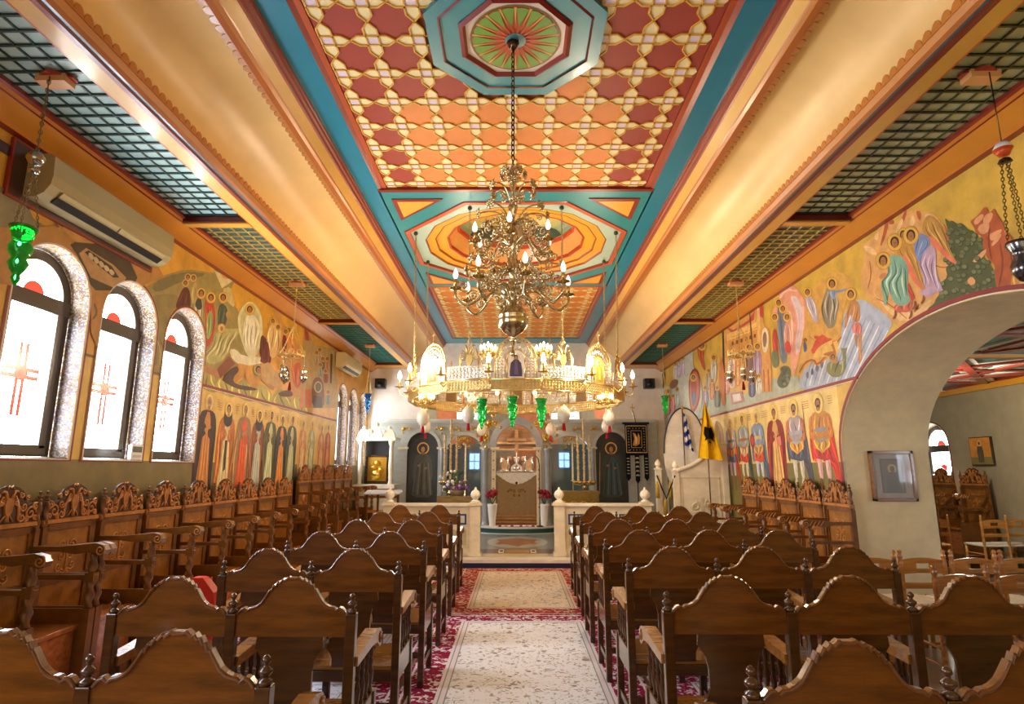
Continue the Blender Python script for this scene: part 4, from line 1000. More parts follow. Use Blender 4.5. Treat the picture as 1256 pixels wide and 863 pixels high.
f.P([(460, 680), (530, 670), (545, 730), (475, 750)], '#b07c84', 0); f.P([(475, 690), (520, 682), (530, 722), (482, 735)], '#dcd4cc', 0)
part_of(root, f, 'painted_procession', 'painted group in pale and violet robes before the temple')
f = Fresco(XW, -1, 800, 340, 4.796); f.n = 330
f.P([(150, 640), (120, 560), (150, 480), (200, 420), (190, 385), (225, 385), (245, 450), (240, 520), (290, 600), (300, 740), (260, 830), (180, 820)], '#c4c4b0', 1)
f.P([(262, 420), (280, 400), (310, 420), (300, 480), (320, 560), (290, 520)], '#b8502c', 2, 3); f.head(295, 402, 15)
f.P([(215, 640), (225, 560), (252, 530), (280, 560), (288, 650), (280, 740), (240, 812), (220, 740)], '#8c2c20', 2); f.P([(222, 640), (232, 570), (252, 545), (272, 570), (278, 650), (272, 730), (240, 790), (226, 730)], '#c06030', 2); f.P([(235, 720), (230, 640), (245, 600), (262, 640), (262, 720), (242, 770)], '#3c5c94', 2, 3, ['#203c70', '#8ca8d0']); f.P([(228, 640), (240, 600), (262, 610), (268, 680), (240, 690)], '#a83824', 2); f.head(245, 590, 12)
for a in ((365, 460, 620, 34, '#c8c4b0', '#a8a890'), (335, 540, 660, 36, '#8c8468', '#b0a888'), (385, 640, 765, 40, '#5c6458', '#8c9488'), (355, 600, 720, 30, '#b8602c', '#d8985c'), (315, 640, 770, 30, '#8c7898', '#b8a8c0'), (95, 660, 810, 40, '#7c4c38', '#b07c60'), (125, 690, 800, 26, '#b86460', '#d89c90'), (150, 650, 760, 26, '#a8b0a8', '#c8d0c4'), (80, 720, 830, 26, '#c85c54', '#dc9c8c'), (160, 480, 590, 28, '#a898a8', '#d0c8d0'), (185, 465, 570, 26, '#b0a0b0', '#e0d8e0'), (140, 500, 600, 22, '#c8b8b8', '#e0d4d4')): person(f, *a)
f.P([(100, 640), (120, 600), (160, 600), (150, 640), (120, 660)], '#8a5a3a'); f.P([(55, 660), (50, 600), (70, 545), (82, 570), (75, 640)], '#6c6840'); f.P([(395, 620), (400, 520), (412, 450), (430, 560), (432, 640), (435, 770), (415, 740)], '#c07438', 1)
part_of(root, f, 'painted_nativity_group', 'crowded far scene with figures round a red oval')
f = Fresco(XW, -1, 800, 340, 4.796); f.n = 560
f.o = (1040, 220, 4.796); f.P([(975, 690), (965, 600), (990, 520), (1040, 480), (1120, 520), (1140, 660), (1060, 700)], '#c4883c', 2, 4); f.P([(1000, 640), (1040, 580), (1100, 600), (1090, 670), (1020, 690)], '#dcb478', 2, 3)
part_of(root, f, 'painted_brown_figure', 'ochre seated figure at the right edge of the fresco')
# divider line
def band_line(X, s, y0, y1, name):
    mb = MB(); x = X + s * .01
    mb.poly([(x, y0, BAND - .022), (x, y1, BAND - .022), (x, y1, BAND + .014), (x, y0, BAND + .014)], '#8a2c34'); mb.poly([(x, y0, BAND - .03), (x, y1, BAND - .03), (x, y1, BAND - .022), (x, y0, BAND - .022)], '#e8dcb8')
    struct(mb, name, 'paint')
band_line(XW, -1, 6.42, YF, 'trim_25'); band_line(-XW, 1, 6.99, 12.37, 'trim_26'); band_line(-XW, 1, -.2 - 3.8, -1.65, 'trim_27')
mb = MB(); mb.box(-XW, -XW + .006, 5.02, 5.15, BAND - .02, BAND, '#7a5a30'); mb.box(-XW, -XW + .006, 6.0, 6.14, BAND - .02, BAND, '#7a5a30'); struct(mb, 'trim_28', 'paint')
# ---- saints of the lower register
def saint(X, s, yc, z0, z1, wd, kind, cols, label, root, beard=False, seed=0):
    """kinds: robe (long mantle over a tunic) or warrior (short tunic, cuirass, cape). local axis t runs to the right as the viewer sees it"""
    random.seed(seed); H = z1 - z0; f = Fresco(X, s)
    rt = 1 if s > 0 else -1     # on the left wall, picture right is +y; on the right wall it is -y
    def lay(pts, c, up=1.):
        f.n += 1; e = .003 + .00004 * f.n
        lay_clipped(f.mb, [(X + s * e, yc + rt * p[0] * wd, z1 - p[1] * H) for p in pts], c, HOLES[1 if X > 0 else 0])
    f.lay = lay; c = cols
    def head(): 
        f.n += 1
        r = .052
        k_ = H / wd
        f.E(0, .075, .165, .165 / k_, '#c49438', 22); f.E(0, .075, .157, .157 / k_, '#e6c86c', 22)
        f.E(0, .072, .088, .048, c['hair']); f.E(0, .08, .058, .037, c.get('skin', '#a87444'))
        if beard: f.E(0, .118, .06, .028, c['hair'])
        for q in (-.03, .03): f.E(q, .074, .012, .004, '#2a140c', 6)
        f.S([(0, .075), (.006, .092)], .012, '#7a4420')
        f.P([(-.045, .115), (.045, .115), (.05, .15), (-.05, .15)], c.get('skin', '#a87444'), 0)
    if kind == 'robe':
        f.P([(-.14, .15), (.14, .15), (.30, .19), (.37, .34), (.36, .55), (.34, .80), (.38, .97), (.2, .985), (-.2, .985), (-.40, .97), (-.36, .8), (-.40, .55), (-.38, .34), (-.30, .19)], c['mantle'], 1, 6)
        f.P([(-.09, .17), (.10, .17), (.14, .45), (.2, .72), (.26, .98), (-.26, .98), (-.2, .72), (-.15, .45)], c['tunic'], 1, 6, [shade(c['tunic'], .7), shade(c['tunic'], 1.25)])
        if 'hood' in c: f.P([(-.11, .02), (0, .0), (.11, .02), (.15, .1), (.2, .2), (.08, .26), (-.08, .26), (-.2, .2), (-.15, .1)], c['hood'], 2); 
        f.P([(-.30, .30), (-.1, .27), (.0, .33), (-.06, .40), (-.26, .42)], c['mantle'], 1, 2); f.P([(.30, .32), (.12, .3), (.02, .36), (.1, .42), (.28, .43)], c['mantle'], 1, 2)
        f.E(-.04, .34, .05, .022, '#b88450'); f.E(.1, .31, .045, .02, '#b88450')
        if 'book' in c: f.P([(.02, .36), (.2, .34), (.21, .44), (.04, .46)], c['book'], 0)
        if 'stole' in c: f.P([(-.045, .40), (.05, .40), (.06, .70), (-.02, .72)], c['stole'], 0)
    else:
        f.P([(-.28, .17), (.28, .17), (.36, .34), (.42, .6), (.48, .86), (.38, .9), (.2, .62), (-.2, .55), (-.34, .66), (-.38, .4)], c['cape'], 1, 7)
        for q in (-.12, .12):
            f.P([(q - .08, .58), (q + .08, .58), (q + .07, .78), (q + .05, .8), (q - .05, .8)], c['leg'], 1, 2); f.P([(q - .05, .79), (q + .05, .79), (q + .05, .95), (q + .1, .985), (q - .06, .985)], c['boot'], 1, 1)
        f.P([(-.22, .42), (.22, .42), (.28, .60), (.1, .63), (-.1, .61), (-.28, .60)], c['skirt'], 1, 6)
        f.P([(-.25, .40), (.25, .40), (.25, .50), (.12, .52), (0, .56), (-.12, .52), (-.25, .50)], c['gold'], 1, 5)
        f.P([(-.18, .15), (.18, .15), (.26, .22), (.22, .42), (-.22, .42), (-.26, .22)], c['cuirass'], 1, 3)
        f.P([(-.2, .31), (.2, .31), (.2, .35), (-.2, .35)], c['belt'], 1); f.P([(-.2, .40), (0, .43), (.2, .40), (.2, .425), (0, .455), (-.2, .425)], c['belt'], 0)
        for q in (-1, 1):
            f.P([(q * .22, .17), (q * .34, .22), (q * .36, .33), (q * .26, .34), (q * .2, .24)], c['sleeve'], 1, 2); f.P([(q * .36, .32), (q * .27, .33), (q * .18, .40), (q * .24, .43), (q * .36, .40)], c['sleeve'], 1, 1); f.E(q * .17, .41, .045, .016, '#b07c4c')
        if 'spear' in c: f.S([(.33, .05), (.34, .95)], .02, c['spear'])
        if 'shield' in c: f.E(-.3, .36, .13, .09, c['shield']); f.E(-.3, .36, .08, .055, shade(c['shield'], 1.4))
    head()
    for q in range(4):   # painted name either side of the halo, unreadable strokes
        for sx in (-1, 1): f.P([(sx * .30, .03 + q * .022), (sx * .42, .03 + q * .022), (sx * .42, .036 + q * .022), (sx * .30, .036 + q * .022)], '#b07c34', 0)
    o = part_of(root, f, 'painted_saint', label); return o
rL = empty('saints_fresco', (-XW + .004, 9.6, DADO), 0, 'lower fresco band of standing robed saints on the left wall', 'fresco')
SL = [ # photo x of the figure, mantle, tunic, extras
 (197 / 1, None), ]
left_saints = [(252, '#3a2018', '#c8843c', dict(hair='#a89880'), 'saint in a black mantle over an orange robe'), (277, '#b86a24', '#dcc48c', dict(hair='#2a1a14', hood='#2c2420', stole='#3a2018'), 'hooded saint in an ochre mantle and cream robe'), (298, '#9a7248', '#e05a1c', dict(hair='#8a6a48', book='#c85020'), 'saint with a bright orange lower robe'), (316, '#8a4a24', '#b4b8a4', dict(hair='#2a1a14', hood='#2e2a24'), 'saint in a russet cloak over a grey robe'), (331, '#5a5428', '#c4c898', dict(hair='#3a3024'), 'saint in olive mantle and pale green robe'), (345, '#2e3430', '#e08a2c', dict(hair='#3a2a1c'), 'saint in a blue-black mantle over orange'), (357.5, '#4a4a2c', '#c0c094', dict(hair='#2a2018'), 'saint in a dark green mantle'), (371, '#c88850', '#d8b478', dict(hair='#8a6a40'), 'saint in pinkish ochre'), (382, '#a8a06c', '#c8c49c', dict(hair='#9a8a60'), 'saint in pale green'), (394, '#c07840', '#dca868', dict(hair='#7a5030'), 'saint in light orange'), (402, '#a84c2c', '#d09060', dict(hair='#6a4028'), 'saint in red-brown at the end of the row')]
for i, (u, m1, t1, ex, lab) in enumerate(left_saints):
    y = onX(u, 540, -XW).y; nxt = .62 if i < 7 else .5
    d = dict(mantle=m1, tunic=t1, **ex); saint(-XW, 1, y, 1.22, 2.50 - (.04 if i % 2 else 0), nxt, 'robe', d, lab, rL, beard=i in (0, 4), seed=i)
rR = empty('saints_fresco', (XW - .004, 9, DADO), 0, 'lower fresco band of standing warrior saints on the right wall', 'fresco')
rs = [(1008, 'warrior', dict(hair='#3a1e12', cape='#c83020', leg='#d8a8a0', boot='#6a4c24', skirt='#b8302c', gold='#c8963c', cuirass='#c08438', belt='#8c9098', sleeve='#c87c34'), 'warrior saint in a scarlet cape'), (977, 'warrior', dict(hair='#3a1e12', cape='#4a4c5c', leg='#c8c0a8', boot='#c8c0a0', skirt='#4c5464', gold='#d0923c', cuirass='#a89ca0', belt='#a8acb8', sleeve='#b86c3c', spear='#6a4c2c'), 'bearded warrior saint in a blue-grey cloak'),
 (952, 'robe', dict(hair='#5a2a18', mantle='#8c2c24', tunic='#d8a860', book='#dc8478'), 'young saint in a red mantle with gold hem'), (930, 'warrior', dict(hair='#a8a498', cape='#4c5c6c', leg='#b8c0cc', boot='#c08038', skirt='#c84c2c', gold='#b8864c', cuirass='#8494a8', belt='#c8b068', sleeve='#7c8ca0', shield='#8c2c2c'), 'grey-haired warrior saint in blue'), (912, 'warrior', dict(hair='#3a2a1c', cape='#3c4c40', leg='#d8c8a0', boot='#c88830', skirt='#c44428', gold='#c8a478', cuirass='#a0a4a8', belt='#b86c2c', sleeve='#9aa08c', spear='#4a3420'), 'slim warrior saint with a spear'), (897, 'warrior', dict(hair='#b87c3c', cape='#a84424', leg='#c8b0b4', boot='#7a5a3c', skirt='#5c708c', gold='#c87c3c', cuirass='#c8a07c', belt='#6c7c94', sleeve='#8c9cb0', spear='#8a3c24'), 'warrior saint in orange cape nearest the throne')]
for i, (u, kd, d, lab) in enumerate(rs):
    y = onX(u, 540, XW).y; saint(XW, -1, y, 1.22, 2.50, .80 if i < 3 else .72, kd, d, lab, rR, beard=i < 2, seed=20 + i)
random.seed(3)
# ---- left wall, upper register
root = empty('wall_fresco', (-XW + .004, 7, BAND), 0, 'upper fresco on the left wall showing tombs, hills and a white-robed figure', 'fresco')
f = Fresco(-XW, 1, 180, 320, 4.793)
f.P([(-150, 640), (-150, 300), (-60, 180), (20, 140), (100, 85), (200, 55), (260, 50), (390, 70), (400, 50), (430, 70), (450, 100), (518, 108), (500, 150), (490, 180), (510, 250), (540, 300), (540, 420), (620, 560), (500, 700), (300, 720), (150, 690), (20, 665)], '#9c8a4c', 0)
f.P([(-150, 640), (-150, 320), (30, 200), (160, 190), (200, 230), (120, 330), (80, 500), (60, 640)], '#8c7c44', 1); f.P([(20, 150), (100, 92), (250, 60), (370, 78), (200, 120), (60, 190)], '#7c7044', 1)
f.P([(395, 55), (430, 72), (450, 100), (515, 110), (440, 160), (420, 110)], '#d8c890', 0); f.P([(440, 165), (490, 150), (500, 190), (520, 280), (470, 240)], '#c8b878', 1)
for i in range(9): f.S([(30 + i * 22, 440 + i * 6), (60 + i * 20, 520), (50 + i * 25, 610)], 6, '#b8a868' if i % 2 else '#6c6438')
for i in range(6): f.P([(290 + i * 110, 700 + i * 28), (330 + i * 110, 640 + i * 26), (390 + i * 110, 660 + i * 28), (420 + i * 110, 740 + i * 28), (400 + i * 108, 785 + i * 26), (300 + i * 110, 735 + i * 28)], '#b8a850' if i % 2 else '#a89a48', 2, 3)
part_of(root, f, 'painted_hills', 'olive painted hills')
f = Fresco(-XW, 1, 180, 320, 4.793); f.n = 60
f.P([(160, 285), (190, 200), (215, 150), (250, 160), (260, 270), (230, 285)], '#5c2818', 2, 4); f.P([(255, 170), (285, 110), (295, 160), (290, 240), (262, 260)], '#b8a060', 2, 2)
for (x, y) in ((240, 95), (272, 100), (225, 130)): f.head(x, y, 12, hc='#c8a85c')
f.P([(270, 290), (285, 220), (320, 205), (330, 280), (325, 330), (330, 400), (300, 350)], '#b8ac80', 2, 4); f.P([(278, 260), (295, 215), (318, 210), (325, 280), (300, 290)], '#3c3a34', 2)
f.P([(335, 250), (350, 215), (385, 225), (402, 300), (400, 420), (370, 500), (340, 505), (330, 440), (345, 350)], '#b8482c', 2, 4); f.P([(352, 300), (385, 290), (388, 400), (360, 470), (345, 440)], '#8ca05c', 2, 4)
f.P([(412, 350), (418, 270), (440, 245), (470, 270), (475, 330), (455, 390), (420, 390)], '#4c5440', 2, 4); f.P([(460, 300), (490, 290), (495, 330), (470, 345)], '#b08c48')
for (x, y) in ((318, 190), (375, 215), (447, 215)): f.head(x, y, 17)
f.P([(340, 590), (330, 550), (380, 500), (400, 430), (440, 390), (480, 400), (550, 395), (530, 440), (490, 480), (480, 540), (440, 590), (380, 610)], '#b0a868', 2, 8, ['#7c7840', '#dcd4a0']); f.head(437, 395, 14, hair='#c8c0a0')
f.P([(535, 400), (530, 330), (555, 270), (600, 230), (650, 265), (678, 340), (680, 420), (660, 530), (620, 580), (570, 520)], '#d8d09c', 2); f.P([(550, 400), (545, 330), (570, 280), (602, 250), (640, 280), (662, 345), (664, 420), (645, 520), (600, 550), (565, 490)], '#c0b880', 2)
f.P([(560, 440), (575, 340), (595, 310), (620, 310), (655, 350), (668, 400), (640, 470), (640, 560), (600, 575), (565, 510)], '#e4dcb8', 2, 8, ['#a8a070', '#f4f0dc']); f.head(603, 285, 17)
f.P([(480, 520), (520, 515), (560, 560), (680, 560), (690, 600), (560, 620), (500, 580)], '#dcd4b0', 1)
f.P([(325, 615), (410, 635), (480, 555), (520, 600), (430, 690), (330, 650)], '#b07848', 0); f.P([(410, 640), (480, 560), (518, 602), (428, 688)], '#8a5030', 0)
f.P([(500, 690), (540, 600), (600, 615), (625, 735), (600, 730), (570, 670), (520, 720)], '#d09438', 0); f.P([(430, 690), (520, 610), (545, 640), (500, 690), (520, 725), (620, 740), (660, 760), (560, 760), (480, 730)], '#503018', 1)
f.P([(660, 560), (665, 450), (680, 430), (715, 480), (735, 600), (700, 600)], '#5c2818', 2, 3); f.head(655, 640, 18, hc='#a8a05c'); f.P([(665, 600), (719, 640), (780, 700), (740, 760), (668, 700)], '#b48450', 0)
part_of(root, f, 'painted_resurrection', 'painted crowd round a white figure above open tombs')
f = Fresco(-XW, 1, 310, 340, 5.392); f.n = 200
f.P([(75, 400), (110, 280), (150, 255), (120, 190), (150, 200), (180, 240), (200, 310), (250, 350), (290, 430), (330, 540), (340, 780), (250, 800), (240, 600), (140, 560)], '#c89048', 1)
f.P([(85, 380), (120, 300), (180, 300), (190, 400), (150, 540), (100, 520)], '#dcb474', 2, 4); f.P([(190, 470), (195, 380), (215, 370), (225, 460), (210, 500)], '#7c2c1c', 2)
f.P([(210, 330), (240, 360), (280, 450), (290, 520), (240, 480)], '#d87c34', 2, 3); f.P([(250, 600), (290, 560), (320, 570), (320, 720), (270, 740)], '#c8602c', 2, 4); f.P([(190, 600), (230, 580), (245, 680), (215, 700)], '#4c2418', 2); f.P([(40, 560), (90, 400), (110, 480), (112, 600), (60, 560)], '#6c2818', 2, 3)
f.P([(50, 580), (100, 560), (170, 640), (170, 740), (60, 680)], '#c09c64', 0); f.P([(160, 760), (250, 740), (270, 790), (180, 790)], '#5a3018')
for (x, y) in ((130, 290), (165, 330), (235, 350), (215, 360), (190, 590), (255, 530)): f.head(x, y, 12)
f.P([(305, 863), (325, 560), (340, 335), (360, 345), (400, 440), (408, 445), (510, 470), (520, 445), (545, 460), (545, 600), (560, 700), (550, 863)], '#b89858', 0)
f.P([(340, 340), (365, 360), (372, 420), (345, 415)], '#a8382c', 0); f.P([(512, 505), (525, 505), (520, 700), (508, 700)], '#3c2c20', 0); f.P([(310, 863), (318, 740), (330, 740), (330, 863)], '#d8702c', 0); f.P([(342, 740), (380, 740), (382, 863), (345, 863)], '#cc6c2c', 0)
f.P([(388, 863), (385, 720), (400, 670), (430, 655), (460, 680), (470, 760), (472, 863)], '#7c4a28', 1); f.P([(400, 863), (400, 780), (455, 790), (460, 863)], '#3c2420', 0); f.E(430, 725, 26, 38, '#c8b888'); f.E(430, 725, 20, 30, '#5c4c34')
for (x, y, c) in ((440, 500, '#b8a07c'), (460, 560, '#4c5c64'), (445, 600, '#8c9480'), (480, 640, '#8c3c2c'), (490, 560, '#c08050'), (495, 780, '#7c8474'), (420, 520, '#a89068')): f.P([(x - 18, y + 60), (x - 14, y - 10), (x + 12, y - 10), (x + 18, y + 60)], c, 2, 3); f.head(x, y - 20, 10)
part_of(root, f, 'painted_temple_group', 'painted figures by an arched doorway with red roofs')
f = Fresco(-XW, 1, 0, 230, 5.077); f.n = 300
f.P([(-200, 240), (-200, -60), (20, 0), (60, 40), (60, 25), (100, 60), (140, 80), (150, 120), (180, 140), (200, 190), (270, 235), (120, 250)], '#8c8260', 0); f.P([(40, 20), (60, 45), (58, 0)], '#3c3428', 0); f.P([(145, 85), (170, 110), (178, 140), (150, 120)], '#3c3428', 0)
f.P([(-200, 240), (100, 250), (240, 245), (335, 235), (345, 212), (365, 240), (470, 250), (560, 290), (630, 340), (640, 345), (700, 330), (735, 360), (780, 380), (790, 420), (900, 440), (980, 490), (1020, 560), (900, 600), (800, 700), (640, 720), (-200, 560)], '#b88440', 0)
f.P([(365, 240), (480, 258), (560, 300), (640, 350), (560, 345), (460, 340), (430, 300)], '#cc9850', 1); f.P([(335, 236), (346, 214), (362, 244), (350, 250)], '#7c5428', 0)
f.P([(430, 355), (460, 338), (560, 348), (680, 352), (690, 380), (760, 400), (800, 450), (850, 560), (800, 680), (640, 700), (520, 560), (480, 430)], '#4c3c20', 0)
f.P([(485, 410), (530, 375), (700, 480), (780, 560), (740, 640), (560, 560)], '#b8905c', 0); f.P([(520, 402), (545, 390), (690, 490), (735, 560), (700, 560), (600, 480)], '#3c2c1c', 0)
for i in range(5): f.P([(540 + i * 32, 412 + i * 26), (560 + i * 32, 400 + i * 26), (585 + i * 32, 440 + i * 24), (560 + i * 32, 455 + i * 24)], '#c8b48c')
f.P([(560, 640), (700, 640), (700, 900), (600, 1000), (560, 900)], '#b8803c', 0); f.S([(580, 720), (600, 780), (570, 820)], 14, '#7c5c28')
part_of(root, f, 'painted_cave_tomb', 'ochre painted ridge with a cave and wrapped figure')
# writing strip high on the wall
mb = MB(); a, b = onX(0, 168, -XW), onX(16, 190, -XW); mb.box(-XW, -XW + .012, a.y - .5, b.y, b.z - .03, a.z - .02, '#4a1c14')
o = mb.build('wall_plaque', 'gloss'); tag(o, 'small dark red painted plaque high on the left wall', 'plaque')
# ------------------------------------------------------------ iconostasis (marble screen)
GM, GM2, GD = '#a3a398', '#8b8c84', '#d8b050'
YI = 14.75
def px(u, v, Y=YI): q = onY(u, v, Y); return q.x, q.z
ico = empty('iconostasis', (0, YI, .13), 0, 'grey marble icon screen with gilt scrollwork and central arch across the chancel', 'icon screen')
def ipart(mb, nm, mat, lab=None, bevel=0, par=None):
    o = mb.build(nm, mat, par or ico, bevel); 
    if not par: o.matrix_parent_inverse = Matrix.Translation(-ico.location)
    if lab: o['label'] = lab
    return o
x0, ztop = -3.05, 2.80
def xx(u): return px(u, 570)[0]
DZ = .13
# plinth and piers
piers = [(458, 499), (537, 548), (590, 600), (666, 676), (722, 731), (770, 808)]
mb = MB()
for a, b in piers: mb = MB(); mb.box(xx(a), xx(b), YI - .02, YI + .14, DZ, 2.12, GM); ipart(mb, 'pier', 'marble')
for a, b in ((499, 537), (548, 590), (676, 722), (731, 770)): mb = MB(); mb.box(xx(a), xx(b), YI, YI + .12, DZ, .80, GM2); ipart(mb, 'base_panel', 'marble')
pass
def arch_block(ua, ub, spring, top, zt):
    a, b = xx(ua), xx(ub); c, h = (a + b) / 2, (b - a) / 2; n = 20; mb = MB()
    for i in range(n):
        p = (c - h * cos(pi * i / n), spring + (top - spring) * sin(pi * i / n)); q = (c - h * cos(pi * (i + 1) / n), spring + (top - spring) * sin(pi * (i + 1) / n))
        mb.prism([(p[0], YI, p[1]), (q[0], YI, q[1]), (q[0], YI, zt), (p[0], YI, zt)], (0, .12, 0), GM)
    # raised archivolt
    for i in range(n):
        f_ = lambda r, t: (c - (h + r) * cos(pi * t / n), YI - .035, spring + (top - spring + r) * sin(pi * t / n))
        mb.prism([f_(0, i), f_(0, i + 1), f_(.075, i + 1), f_(.075, i)], (0, .04, 0), '#b0b0a4')
    return mb
for (a, b) in ((499, 537), (731, 770)): ipart(arch_block(a, b, 2.12, 2.50, 2.68), 'arch_panel', 'marble')
for (a, b) in ((548, 590), (676, 722)):
    m_ = arch_block(a, b, 2.08, 2.42, 2.68); ipart(m_, 'arch_panel', 'marble')
mb = MB()
for a, b in piers: mb = MB(); mb.box(xx(a) - .0, xx(b) + .0, YI, YI + .12, 2.12, 2.68, GM); ipart(mb, 'upper_pier', 'marble')
for a, b in piers[1:-1] + [(489, 499), (770, 778)]: mb = MB(); mb.box(xx(a) - .03, xx(b) + .03, YI - .05, YI + .1, 2.08, 2.13, '#d0c090'); ipart(mb, 'capital', 'marble')
mb = MB()
for a, b in ((458, 594), (672, 806)):
    mb = MB(); A, B = xx(a), xx(b)
    mb.box(A, B, YI - .04, YI + .16, 2.68, 2.73, GM); mb.box(A, B, YI - .09, YI + .2, 2.73, 2.77, '#b4b4aa'); mb.box(A, B, YI - .12, YI + .22, 2.77, 2.81, '#c4c2b6'); ipart(mb, 'cornice', 'marble')
# shafts: slender columns in front of the piers
for u in (542.5, 595.5, 671.5, 726.5):
    mb = MB(); X_ = xx(u); r = .07 if u in (595.5, 671.5) else .045
    mb.lathe([(r * 1.5, DZ), (r * 1.5, .3), (r * 1.15, .34), (r, .4), (r * .95, 2.0), (r * 1.3, 2.05), (r * 1.5, 2.1)], (X_, YI - .1, 0), 16, '#9ca0a0'); ipart(mb, 'column', 'marble')
# central arch ring
mb = MB(); cx = .0; ro, ri, sp = .70, .50, 2.10; n = 28; cx = xx(633)
for i in range(n):
    f_ = lambda r, t, y: (cx - r * cos(pi * t / n), y, sp + (r * 1.16 if r > .6 else r * 1.16) * sin(pi * t / n))
    P4 = [f_(ri, i, YI - .12), f_(ri, i + 1, YI - .12), f_(ro - .04, i + 1, YI - .12), f_(ro - .04, i, YI - .12)]
    mb.prism(P4, (0, .3, 0), '#96989a')
for s in (-1, 1):
    a, b = sorted((cx + s * ri, cx + s * (ri + .10))); mb.box(a, b, YI - .1, YI + .16, DZ, sp, '#d8c8a4'); a, b = sorted((cx + s * (ri + .10), cx + s * (ri + .26))); mb.box(a, b, YI - .06, YI + .12, DZ, sp, '#9a9c98')
    for k_ in range(7): mb.lathe([(.018, -.01), (.001, .0)], (cx + s * (ri + .05), YI - .105, .7 + k_ * .22), 6, '#8a4a30', 'y')
    mb.box(cx + s * (ri + .02) - .1, cx + s * (ri + .02) + .1, YI - .14, YI + .1, sp - .04, sp + .02, '#e0d0a0')
ipart(mb, 'central_arch', 'marble', 'grey stone ring arch over the royal doors')
# gilt scrolls over the arches and beside the central arch
def scrolls(mb, cx_, cz, w_, s, y, c=GD, r=.012):
    for (dx, dz, R_, a0, tn) in ((0, 0, w_, 0, 1.7), (w_ * 1.5, w_ * .7, w_ * .7, 2.4, 1.6), (w_ * 2.5, -.1 * w_, w_ * .55, 1, 1.4), (-.2 * w_, -w_ * 1.7, w_ * .6, 4, 1.5)):
        P_ = [(cx_ + s * (p[0] + dx), y, cz + p[1] + dz) for p in spiral(0, 0, R_, tn, a0, 1)]; mb.tube(P_, [r * (1 - .5 * i / len(P_)) for i in range(len(P_))], c, 5)
        mb.ball((cx_ + s * dx, y, cz + dz), r * 2, c, 8)
mb = MB()
for s in (-1, 1):
    scrolls(mb, cx + s * .70, 2.62, .13, -s, YI - .1, GD, .022); scrolls(mb, cx + s * .74, 2.30, .10, s * .6, YI - .12, GD, .018); mb.ball((cx + s * .66, YI - .12, 2.72), .07, GD); mb.ball((cx + s * .56, YI - .12, 2.88), .05, GD)
    P_ = [(cx + s * (.52 + .34 * (1 - t / 12)) , YI - .12, 2.15 + .8 * t / 12) for t in range(13)]; mb.tube(P_, .012, GD, 5)
ipart(mb, 'gilt_scrollwork', 'gilt', 'gold acanthus scrolls flanking the central arch')
mb = MB()
for (a, b) in ((548, 590), (676, 722)):
    c_ = (xx(a) + xx(b)) / 2
    for s in (-1, 1): scrolls(mb, c_ + s * .30, 2.55, .075, -s, YI - .06, GD, .010)
    scrolls(mb, c_ - .1, 2.30, .09, 1, YI - .03, GD, .009); scrolls(mb, c_ + .1, 2.30, .09, -1, YI - .03, GD, .009); mb.ball((c_, YI - .04, 2.2), .035, GD)
for u in (494, 541, 727, 775):
    c_ = xx(u); scrolls(mb, c_, 2.57, .06, 1 if u in (494, 727) else -1, YI - .06, GD, .009); mb.ball((c_, YI - .05, 2.58), .04, GD)
ipart(mb, 'gilt_scrollwork', 'gilt', 'gold scrolls above the side arches')
# two large icons with a standing haloed figure
def icon(a, b, robe, robe2, lab, staff=False):
    A, B = xx(a), xx(b); c_, h = (A + B) / 2, (B - A) / 2; n = 20; mb = MB()
    O = [(A, YI + .05, .80), (B, YI + .05, .80)] + [(c_ + h * cos(pi * i / n), YI + .05, 2.12 + .38 * sin(pi * i / n)) for i in range(n + 1)]
    mb.prism(O, (0, .03, 0), '#2a2a24')
    k_ = [0]
    def Q(pts, c, sm=1):
        k_[0] += 1; pts = [(p[0], p[1], 0) for p in pts]; pts = smoothp(pts, sm) if sm else pts
        mb.poly([(c_ + p[0], YI + .048 - .0004 * k_[0], p[1]) for p in pts], c)
    def El(x, z, rx, rz, c): Q([(x + rx * cos(2 * pi * i / 20), z + rz * sin(2 * pi * i / 20)) for i in range(20)], c, 0)
    El(0, 2.10, .15, .15, '#d8a850'); El(0, 2.10, .12, .12, '#3a3428'); 
    for s in (-1, 1): Q([(s * .1, 1.95), (s * .26, 1.98), (s * .33, 1.6), (s * .34, 1.15), (s * .22, 1.4), (s * .14, 1.7)], '#34342c')
    Q([(-.08, 1.98), (.08, 1.98), (.2, 1.88), (.26, 1.55), (.22, 1.2), (.28, .92), (-.28, .92), (-.2, 1.2), (-.25, 1.55), (-.2, 1.88)], robe)
    Q([(-.04, 1.9), (.12, 1.86), (.14, 1.5), (.2, 1.0), (-.02, .96), (-.08, 1.4)], robe2)
    for i in range(6): Q([(-.2 + i * .08, .98), (-.17 + i * .08, .98), (-.10 + i * .05, 1.75), (-.12 + i * .05, 1.75)], shade(robe2, 1.3) if i % 2 else shade(robe, .6), 0)
    El(0, 2.09, .075, .10, '#2a1a10'); El(0, 2.075, .05, .07, '#b0804c'); Q([(-.03, 2.02), (.03, 2.02), (.04, 1.95), (-.04, 1.95)], '#8a6038', 0)
    El(-.1, 1.68, .03, .03, '#9a6c40'); El(.08, 1.62, .03, .03, '#9a6c40')
    if staff: Q([(-.32, 1.0), (-.305, 1.0), (-.27, 2.0), (-.285, 2.0)], '#a8905c', 0)
    ipart(mb, 'large_icon', 'fresco', lab)
icon(499, 537, '#4a483c', '#545040', 'dark arched icon of a haloed winged figure on the left')
icon(731, 770, '#34403c', '#3c4c50', 'dark arched icon of a haloed figure in blue-green on the right', True)
